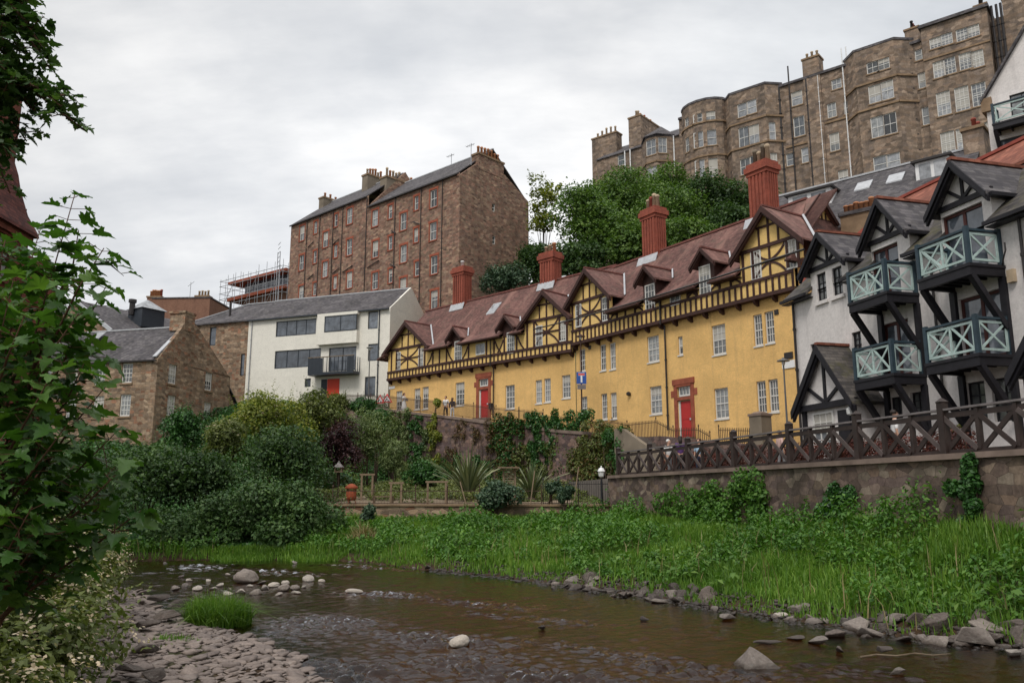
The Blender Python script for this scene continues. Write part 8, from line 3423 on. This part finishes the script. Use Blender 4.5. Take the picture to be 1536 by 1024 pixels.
for q in range(9000):
    i = prng.integers(len(px_))
    x_, y_ = px_[i] + prng.normal() * 0.1, py_[i] + prng.normal() * 0.1
    keep.append((x_, y_, prng.uniform(0.025, 0.06)))
keep = np.array(keep)
kz = ground_h(keep[:, 0], keep[:, 1])
shapes = [rock_verts(prng, ICO1[0], 9, (0.5, 0.85), 0.10) for _ in range(24)]
vs, fs = [], []
nb = 0
for i, (x, y, r_) in enumerate(keep):
    v = shapes[i % 24] * np.array([r_ * 1.36, r_ * 1.14, r_ * prng.uniform(0.26, 0.46)])
    a = prng.uniform(0, 6.28)
    tx = prng.normal() * 0.16
    ca, sa = math.cos(a), math.sin(a)
    v = v @ np.array([[ca, sa, 0], [-sa, ca, 0], [0, 0, 1]])
    v[:, 2] += v[:, 0] * tx
    vs.append(v + np.array([x, y, kz[i] + r_ * 0.12]))
    fs.append(ICO1[1] + nb)
    nb += len(v)
po = np_mesh('pebbles', np.concatenate(vs), np.concatenate(fs), M['pebble'], n=3, smooth_=False)
tag(po, kind='stuff')

# small broken stone and grit along the water's edge of the far bank
grng = np.random.default_rng(15)
s0, s1 = bank_s(12.0), bank_s(29.0)
gv, gf, nb = [], [], 0
for i in range(3200):
    (x, y), d = along_bank(RB, s0 + (s1 - s0) * grng.random())
    off = grng.normal() * 0.28 + 0.02
    x, y = x + d[1] * off, y - d[0] * off
    r_ = grng.uniform(0.018, 0.075)
    v = shapes[i % 24] * np.array([r_ * 1.3, r_, r_ * 0.6])
    a = grng.uniform(0, 6.28)
    ca, sa = math.cos(a), math.sin(a)
    v = v @ np.array([[ca, sa, 0], [-sa, ca, 0], [0, 0, 1]])
    gv.append(v + np.array([x, y, max(gh(x, y), -0.03) + r_ * 0.2]))
    gf.append(ICO1[1] + nb)
    nb += len(v)
tag(np_mesh('bank_gravel', np.concatenate(gv), np.concatenate(gf), M['stone_dark'], n=3), kind='stuff')

# driftwood
M['driftwood'] = mat_plain('wet driftwood', (0.13, 0.095, 0.06), 0.6, 0.4, 5)
for (pts, r_, lab) in (([(1290, 985), (1315, 981), (1345, 983), (1372, 979), (1400, 982), (1425, 980)], 0.018, 'thin pale branch lying in the shallows near the right bank'),
                       ([(1405, 925), (1440, 945), (1462, 958)], 0.016, 'brown stick leaning down the bank onto the stones'),
                       ([(1050, 905), (1010, 895)], 0.014, 'bare root end poking from the bank')):
    ps = [at_z(a, b, 0.03) for a, b in pts]
    if len(pts) == 3:
        ps = [at_z(pts[-1][0], 984, 0.02)] * 0 + ps
    m = MB()
    o0 = ps[0].copy()
    if 'sticking' in lab:
        ps[2] = ps[0] + Vector((0.28, 0.0, 0.3))
        ps[1] = ps[0] + Vector((0.12, 0.0, 0.12))
    m.tube([q - o0 for q in ps], [r_ * (1 - 0.5 * i / (len(ps) - 1)) for i in range(len(ps))], 6)
    o = m.build('branch', M['driftwood'])
    o.location = o0
    tag(o, lab, 'branch')

# ================================================================== near left foreground: maple, hanging branch, flowers
LOBES = [(0.0, 0.0), (0.10, -0.05), (0.26, -0.10), (0.30, 0.0), (0.44, -0.01), (0.36, 0.12), (0.30, 0.17), (0.42, 0.24), (0.58, 0.30), (0.50, 0.38), (0.50, 0.47), (0.36, 0.43), (0.24, 0.44), (0.25, 0.58), (0.19, 0.66), (0.18, 0.76), (0.09, 0.80), (0.0, 1.0)]


def maple_arrays(P, D, N, L, rng):
    """five lobed leaves: P leaf base, D direction of the tip, N face normal, L length"""
    out = LOBES + [(-x, y) for x, y in LOBES[-2:0:-1]]
    k = len(out)
    n = len(P)
    D = unit(D)
    N = N - D * (N * D).sum(1, keepdims=True)
    N = unit(N)
    S = np.cross(D, N)
    o = np.array(out)
    cup = rng.uniform(-0.15, 0.6, n)
    drp = rng.uniform(0.05, 0.75, n)
    v = np.empty((n, k + 1, 3), np.float32)
    wav = rng.normal(size=(n, k)) * 0.03
    for j in range(k):
        x, y = o[j]
        v[:, j] = P + L[:, None] * (S * x + D * y + N * (cup * abs(x) * 0.9 - drp * y * y * 0.6 + wav[:, j])[:, None])
    v[:, k] = P + L[:, None] * (D * 0.33 - N * 0.03)
    b = np.arange(n)[:, None, None] * (k + 1)
    f = np.array([[j, (j + 1) % k, k] for j in range(k)])[None]
    return v.reshape(-1, 3), (f + b).reshape(-1, 3)


def leafy_tree(name, label, base, stems, leafL, mat, seed, density, petiole=0.09, r0=0.02, side=True, parentname='stem', twigs=2):
    """stems: lists of points (world); leaves in opposite pairs along them and along side twigs"""
    rng = np.random.default_rng(seed)
    root = empty(name, base, 0, label, 'tree')
    B = np.array(base)
    Ps, Ds, Ns = [], [], []
    pet = MB()
    for si, pts in enumerate(stems):
        m = MB()
        P = [np.array(p) for p in pts]
        n = len(P)
        m.tube([tuple(p - B) for p in P], [r0 * (1 - 0.82 * i / (n - 1)) for i in range(n)], 7)
        st_ = m.build('stem', M['twig'], root, True)

        def line(t):
            f_ = t * (n - 1)
            i = min(int(f_), n - 2)
            return P[i] + (P[i + 1] - P[i]) * (f_ - i), unit((P[i + 1] - P[i])[None])[0]
        tracks = [(P, 0.45, 1.0)]
        tot = sum(np.linalg.norm(P[i + 1] - P[i]) for i in range(n - 1))
        if side:
            for q in range(int(tot * twigs)):
                t = rng.uniform(0.4, 0.95)
                p, d = line(t)
                a = rng.normal(size=3) * np.array([1, 1, 0.55]) + np.array([0.15, -0.1, 0.1])
                a = a - d * (a @ d) * 0.7
                a /= np.linalg.norm(a)
                L = rng.uniform(0.18, 0.5) * (1.1 - 0.5 * t) * (leafL / 0.16)
                e = p + a * L + np.array([0, 0, -0.03])
                tw = MB()
                tw.tube([tuple(p - B), tuple((p + e) / 2 - B + np.array([0, 0, 0.02])), tuple(e - B)], [r0 * 0.25, r0 * 0.18, r0 * 0.1], 5)
                tw.build('twig', M['twig'], st_, True)
                tracks.append(([p, (p + e) / 2 + np.array([0, 0, 0.02]), e], 0.3, 1.0))
        for (Q, t0, t1) in tracks:
            L = sum(np.linalg.norm(Q[i + 1] - Q[i]) for i in range(len(Q) - 1))
            k = max(2, int(L * density))
            for q in range(k):
                t = t0 + (t1 - t0) * (q + 0.7) / k
                f_ = min(t, 0.999) * (len(Q) - 1)
                i = int(f_)
                p = Q[i] + (Q[i + 1] - Q[i]) * (f_ - i)
                d = unit((Q[i + 1] - Q[i])[None])[0]
                a0 = rng.uniform(0, 6.28)
                for sgn in (1, -1):
                    a = np.array([math.cos(a0), math.sin(a0), rng.uniform(0.0, 0.5)]) * sgn
                    a = a - d * (a @ d) * 0.8 + d * rng.uniform(0.1, 0.7)
                    a[2] = abs(a[2]) * 0.5
                    a /= np.linalg.norm(a)
                    lp = p + a * petiole * rng.uniform(0.5, 1.3)
                    Ps.append(lp)
                    Ds.append(a + np.array([0, 0, rng.uniform(-0.75, 0.05)]))
                    Ns.append(np.array([0, 0, 1.0]) + rng.normal(size=3) * 0.35 + a * 0.35)
                    pet.beam(tuple(p - B), tuple(lp - B), 0.004 * leafL / 0.16, 0.004 * leafL / 0.16)
    Ps, Ds, Ns = np.array(Ps), np.array(Ds), np.array(Ns)
    L = leafL * rng.uniform(0.45, 1.25, len(Ps))
    v, f = maple_arrays(Ps - B, Ds, Ns, L, rng)
    np_mesh('leaves', v, f, M[mat], root, n=3)
    pet.build('leaf_stalks', M['twig'], root)
    return len(Ps)


def stem_to(base, px, py, Y, sag=0.15, n=6, seed=0):
    e = np.array(at(px, py, Y))
    b = np.array(base)
    r_ = np.random.default_rng(seed + int(abs(px) * 7 + abs(py)))
    out = []
    for i in range(n):
        t = i / (n - 1)
        p = b + (e - b) * t
        p[2] += sag * math.sin(math.pi * t) * np.linalg.norm(e - b) * 0.5
        p += r_.normal(size=3) * 0.02 * (0 < t < 1)
        out.append(tuple(p))
    return out


mb = np.array((-3.35, 4.75, gh(-3.35, 4.75)))
main = [stem_to(mb, 112, 292, 4.55, 0.03), stem_to(mb + np.array([0.03, 0.05, 0]), 60, 345, 4.9, 0.03), stem_to(mb - np.array([0.1, 0.05, 0]), -40, 300, 4.6, 0.02), stem_to(mb + np.array([0.05, -0.03, 0]), 20, 420, 4.2, 0.03)]


def branch_from(stem, t, px, py, Y, sag=0.08, n=5):
    f_ = t * (len(stem) - 1)
    i = min(int(f_), len(stem) - 2)
    p = np.array(stem[i]) + (np.array(stem[i + 1]) - np.array(stem[i])) * (f_ - i)
    return stem_to(p, px, py, Y, sag, n)


br = [(0, .62, 188, 372, 4.4), (0, .58, 192, 428, 4.75), (0, .66, 150, 345, 4.6), (0, .55, 150, 470, 4.3), (1, .55, 20, 360, 4.6), (1, .6, 95, 400, 5.1), (0, .4, 186, 585, 4.5), (0, .36, 214, 640, 4.8),
      (0, .3, 228, 690, 4.5), (0, .3, 205, 700, 5.0), (1, .28, 244, 765, 4.6), (3, .5, 90, 560, 4.0), (3, .45, 130, 640, 4.1), (3, .6, 50, 470, 4.0),
      (1, .4, 110, 600, 5.2), (1, .35, 60, 690, 5.2), (3, .3, 60, 760, 4.0), (2, .5, -20, 560, 4.3), (2, .6, 5, 440, 4.2), (3, .35, 10, 660, 3.9), (0, .48, 160, 540, 5.0), (1, .45, 30, 530, 5.2),
      (2, .35, 0, 740, 4.4), (1, .2, 180, 745, 5.2), (1, .5, 70, 500, 4.6), (0, .5, 120, 500, 4.9), (0, .26, 120, 720, 4.7), (2, .7, -10, 390, 5.0), (1, .3, 150, 690, 5.5), (1, .25, 90, 730, 5.6), (2, .4, 40, 600, 5.4), (2, .3, 10, 700, 5.5), (0, .3, 120, 775, 4.6), (3, .3, 70, 810, 4.4), (1, .25, 200, 740, 4.9), (0, .52, 170, 640, 4.6), (0, .56, 90, 620, 4.4), (3, .5, 60, 610, 4.3), (1, .5, 140, 570, 5.0)]
stems = main + [branch_from(main[a], t, px - (32 if px > 100 else 12), py, Y) for a, t, px, py, Y in br]
nlv = leafy_tree('maple_tree', 'young maple with broad lobed leaves close by at the left edge', tuple(mb), stems, 0.128, 'leaf_maple', 5, 8.0, 0.07, 0.014, True, twigs=2.2)
print('maple leaves', nlv)

# branch hanging in at the top left from a tree outside the picture
ob = np.array((-9.8, 11.5, gh(-9.8, 11.5)))
top = np.array(at(-120, -150, 11.5))
tmain = [tuple(ob), tuple(ob + (top - ob) * 0.4 + np.array([0.15, 0, 0])), tuple(ob + (top - ob) * 0.75), tuple(top), tuple(np.array(at(60, -40, 11.0)))]
hs = [tmain]
hub1, hub2 = np.array(at(-60, -60, 11.2)), np.array(at(-90, 60, 11.0))
for (h_, px, py, Y) in ((hub1, 45, 25, 10.8), (hub1, 30, 80, 11.2), (hub1, 62, 70, 10.6), (hub1, 78, 108, 10.8), (hub1, 20, 20, 11.6), (hub2, 92, 160, 10.5), (hub2, 128, 196, 10.7), (hub2, 60, 130, 11.3), (hub2, 62, 178, 11.0),
                        (hub2, 40, 212, 11.0), (hub2, 12, 235, 10.6), (hub2, 10, 170, 11.4), (hub2, 25, 120, 10.5), (hub1, 5, 60, 10.5), (hub2, -10, 200, 11.2), (hub2, 15, 290, 10.8), (hub1, 0, 120, 10.9), (hub2, 40, 150, 10.8), (hub1, 40, 50, 11.4), (hub2, 0, 215, 10.7)):
    hs.append(stem_to(h_, px, py, Y, 0.10))
hs.append([tuple(top), tuple(hub1)])
hs.append([tuple(top), tuple((top + hub2) / 2 + np.array([-.2, 0, 0])), tuple(hub2)])
leafy_tree('overhanging_tree', 'dark leafy branch hanging into the top left corner', tuple(ob), hs, 0.185, 'leaf_dark', 6, 9.0, 0.08, 0.05, True, twigs=3.2)

# flowering undergrowth on the near bank
FG = 'pale flowering undergrowth on the near bank'
fb_ = [(-4.55, 7.6, 0.95, 0.9), (-5.6, 9.6, 1.1, 1.0), (-4.0, 6.0, 0.75, 0.75), (-6.3, 11.6, 1.0, 0.95), (-7.6, 13.6, 1.15, 1.0), (-8.3, 16.2, 1.1, 1.0), (-9.6, 18.6, 1.1, 1.0), (-10.8, 21.0, 1.1, 1.0), (-6.9, 8.4, 1.2, 1.2), (-3.6, 4.9, 0.7, 0.7), (-7.2, 10.6, 1.1, 1.3), (-5.4, 6.6, 1.0, 1.0), (-11.8, 23.2, 1.1, 0.95)]
fl_ = ['the clump nearest the pebbles', 'behind the nearest clump', 'under the maple stems', 'beside the dark slabs', 'up the bank from the dark slabs', 'level with the grass tuft', 'beyond the grass tuft', 'near the far end of the near bank', 'behind the maple, half hidden', 'at the bottom left corner', 'deep in the shade behind the maple', 'beside the maple foot', 'farthest along the near bank, by the water']
for i, ((x, y, r_, hgt), lab) in enumerate(zip(fb_, fl_)):
    z = gh(x, y)
    kk = max(0.55, min(1.0, y / 12))
    bush('flowering_weed', 'weedy clump with pale pinkish white flowers, ' + lab, 'plant', Vector((x, y, z + hgt * 0.62)), (r_ * 1.1, r_ * 1.1, hgt * 0.85), int(5200 / (0.6 + 0.4 * kk)), 0.055 + 0.055 * kk, 'leaf_olive', 300 + i, 16, FG, 0.5, 190, 0.080 + 0.05 * kk, z0=z, cr=(0.3, 0.48), stems=6)
for i, (x, y, rx, rz, lab) in enumerate(((-6.2, 7.4, 1.6, 1.3, 'added dark leafy shrub standing in for the shade low behind the maple'), (-8.4, 10.4, 1.9, 1.6, 'added dark leafy shrub farther behind the maple, towards the tower'), (-10.5, 14.5, 2.0, 1.5, 'dark shrub in front of the red sandstone tower'), (-12.6, 18.5, 2.0, 1.5, 'dark shrub right of the red sandstone tower on the near bank'), (-4.6, 5.0, 0.9, 0.8, 'added dark shrub right behind the maple foot'))):
    z = gh(x, y)
    bush('dark_bush', lab, 'bush', Vector((x, y, z + rz * 0.6)), (rx, rx, rz), 7000, 0.14, 'leaf_dark', 330 + i, 18, z0=z)  # those behind the maple are added dark backing for its shaded interior
# grassy edge where the pebbles meet the weeds
erng = np.random.default_rng(9)
x, y = erng.uniform(-16, -1, 26000), erng.uniform(4, 27, 26000)
dL_, sL_ = polydist(LB, x, y)
k_ = (sL_ < 0) & (dL_ > 2.6) & (dL_ < 8) & (erng.random(26000) < smooth((dL_ - 2.4) / 1.4))
x, y = x[k_], y[k_]
eo = blades('near_bank_grass', x, y, ground_h(x, y) - 0.02, erng.uniform(0.12, 0.42, len(x)), np.full(len(x), 0.016), M['weed'], erng, 0.5)
tag(eo, kind='stuff')
p = at_z(262, 968, 0.15)
tuft('thin green grass wisps among the bar pebbles', (p.x, p.y), 0.35, 220, 0.16, w=0.012)
# ------------------------------------------------------------------ light and sky
world = bpy.data.worlds.new('World')
scene.world = world
world.use_nodes = True
wt = world.node_tree
wt.nodes.clear()


class WK(NT):
    def __init__(self, t):
        self.t = t


k = WK(wt)
SUN_EL, SUN_AZ = R(52), R(205)
sky = k.n('ShaderNodeTexSky', sky_type='NISHITA', sun_disc=False, sun_elevation=SUN_EL, sun_rotation=SUN_AZ, air_density=1.0, dust_density=2.5)
gen = k.n('ShaderNodeTexCoord').outputs['Generated']
sepw = k.n('ShaderNodeSeparateXYZ')
k.l(gen, sepw.inputs[0])
# flat cloud deck seen in perspective: project the view direction on a plane overhead
zc = k.math('MAXIMUM', sepw.outputs[2], 0.0)
den = k.math('ADD', zc, 0.35)
pr = k.n('ShaderNodeCombineXYZ')
k.l(k.math('DIVIDE', sepw.outputs[0], den), pr.inputs[0])
k.l(k.math('DIVIDE', sepw.outputs[1], den), pr.inputs[1])
c1 = k.noise(pr.outputs[0], 1.1, 6, 0.55)
c2 = k.noise(k.vmul(pr.outputs[0], (1.0, 2.2, 1)), 2.6, 6, 0.6)
mixn = k.math('ADD', k.math('MULTIPLY', c1, 0.65), k.math('MULTIPLY', c2, 0.35))
cloud = k.ramp(mixn, [(0.34, (4.6, 4.8, 5.1)), (0.47, (6.1, 6.2, 6.35)), (0.56, (7.5, 7.5, 7.5)), (0.66, (8.9, 8.85, 8.75))])
# brighter at the horizon, duller above, boosted overhead to light the land
hz = k.ramp(sepw.outputs[2], [(0.0, 1.10), (0.30, 1.0), (0.55, 0.88), (0.75, 1.5), (1.0, 2.1)])
cloud = k.mix(1.0, cloud, hz, 'MULTIPLY')
# the cloud is thinnest ahead of the view and thicker, bluer to the right
gl_ = k.n('ShaderNodeVectorMath', operation='DOT_PRODUCT')
k.l(gen, gl_.inputs[0])
gl_.inputs[1].default_value = (-0.09, 0.90, 0.43)
cloud = k.mix(1.0, cloud, k.ramp(gl_.outputs['Value'], [(0.72, 0.93), (0.90, 0.97), (0.985, 1.16), (1.0, 1.22)]), 'MULTIPLY')
rt = k.n('ShaderNodeVectorMath', operation='DOT_PRODUCT')
k.l(gen, rt.inputs[0])
rt.inputs[1].default_value = (0.52, 0.72, 0.46)
cloud = k.mix(k.ramp(rt.outputs['Value'], [(0.90, 0.0), (0.995, 0.55)]), cloud, k.mix(1.0, cloud, (0.84, 0.90, 0.97), 'MULTIPLY'))
skyc = k.mix(0.95, sky.outputs[0], cloud)
bg = k.n('ShaderNodeBackground', i_Strength=0.10)
k.l(skyc, bg.inputs[0])
wo = k.n('ShaderNodeOutputWorld')
k.l(bg.outputs[0], wo.inputs[0])
sd = bpy.data.lights.new('sun', 'SUN')
sd.energy = 1.5
sd.angle = R(18)
sd.color = (1.0, 0.95, 0.88)
sun = bpy.data.objects.new('sun', sd)
COL.objects.link(sun)
# light travels from (az, el): az measured from +Y towards +X
dirv = Vector((math.sin(SUN_AZ) * math.cos(SUN_EL), math.cos(SUN_AZ) * math.cos(SUN_EL), math.sin(SUN_EL)))
sun.rotation_euler = dirv.to_track_quat('Z', 'Y').to_euler()
sun.location = dirv * 60
scene.view_settings.view_transform = 'Standard'
scene.view_settings.look = 'None'
scene.view_settings.exposure = 0.32
scene.view_settings.gamma = 1
scene.view_settings.use_curve_mapping = False
scene.cycles.max_bounces = 6
scene.cycles.transparent_max_bounces = 8
scene.cycles.diffuse_bounces = 3
scene.cycles.glossy_bounces = 3
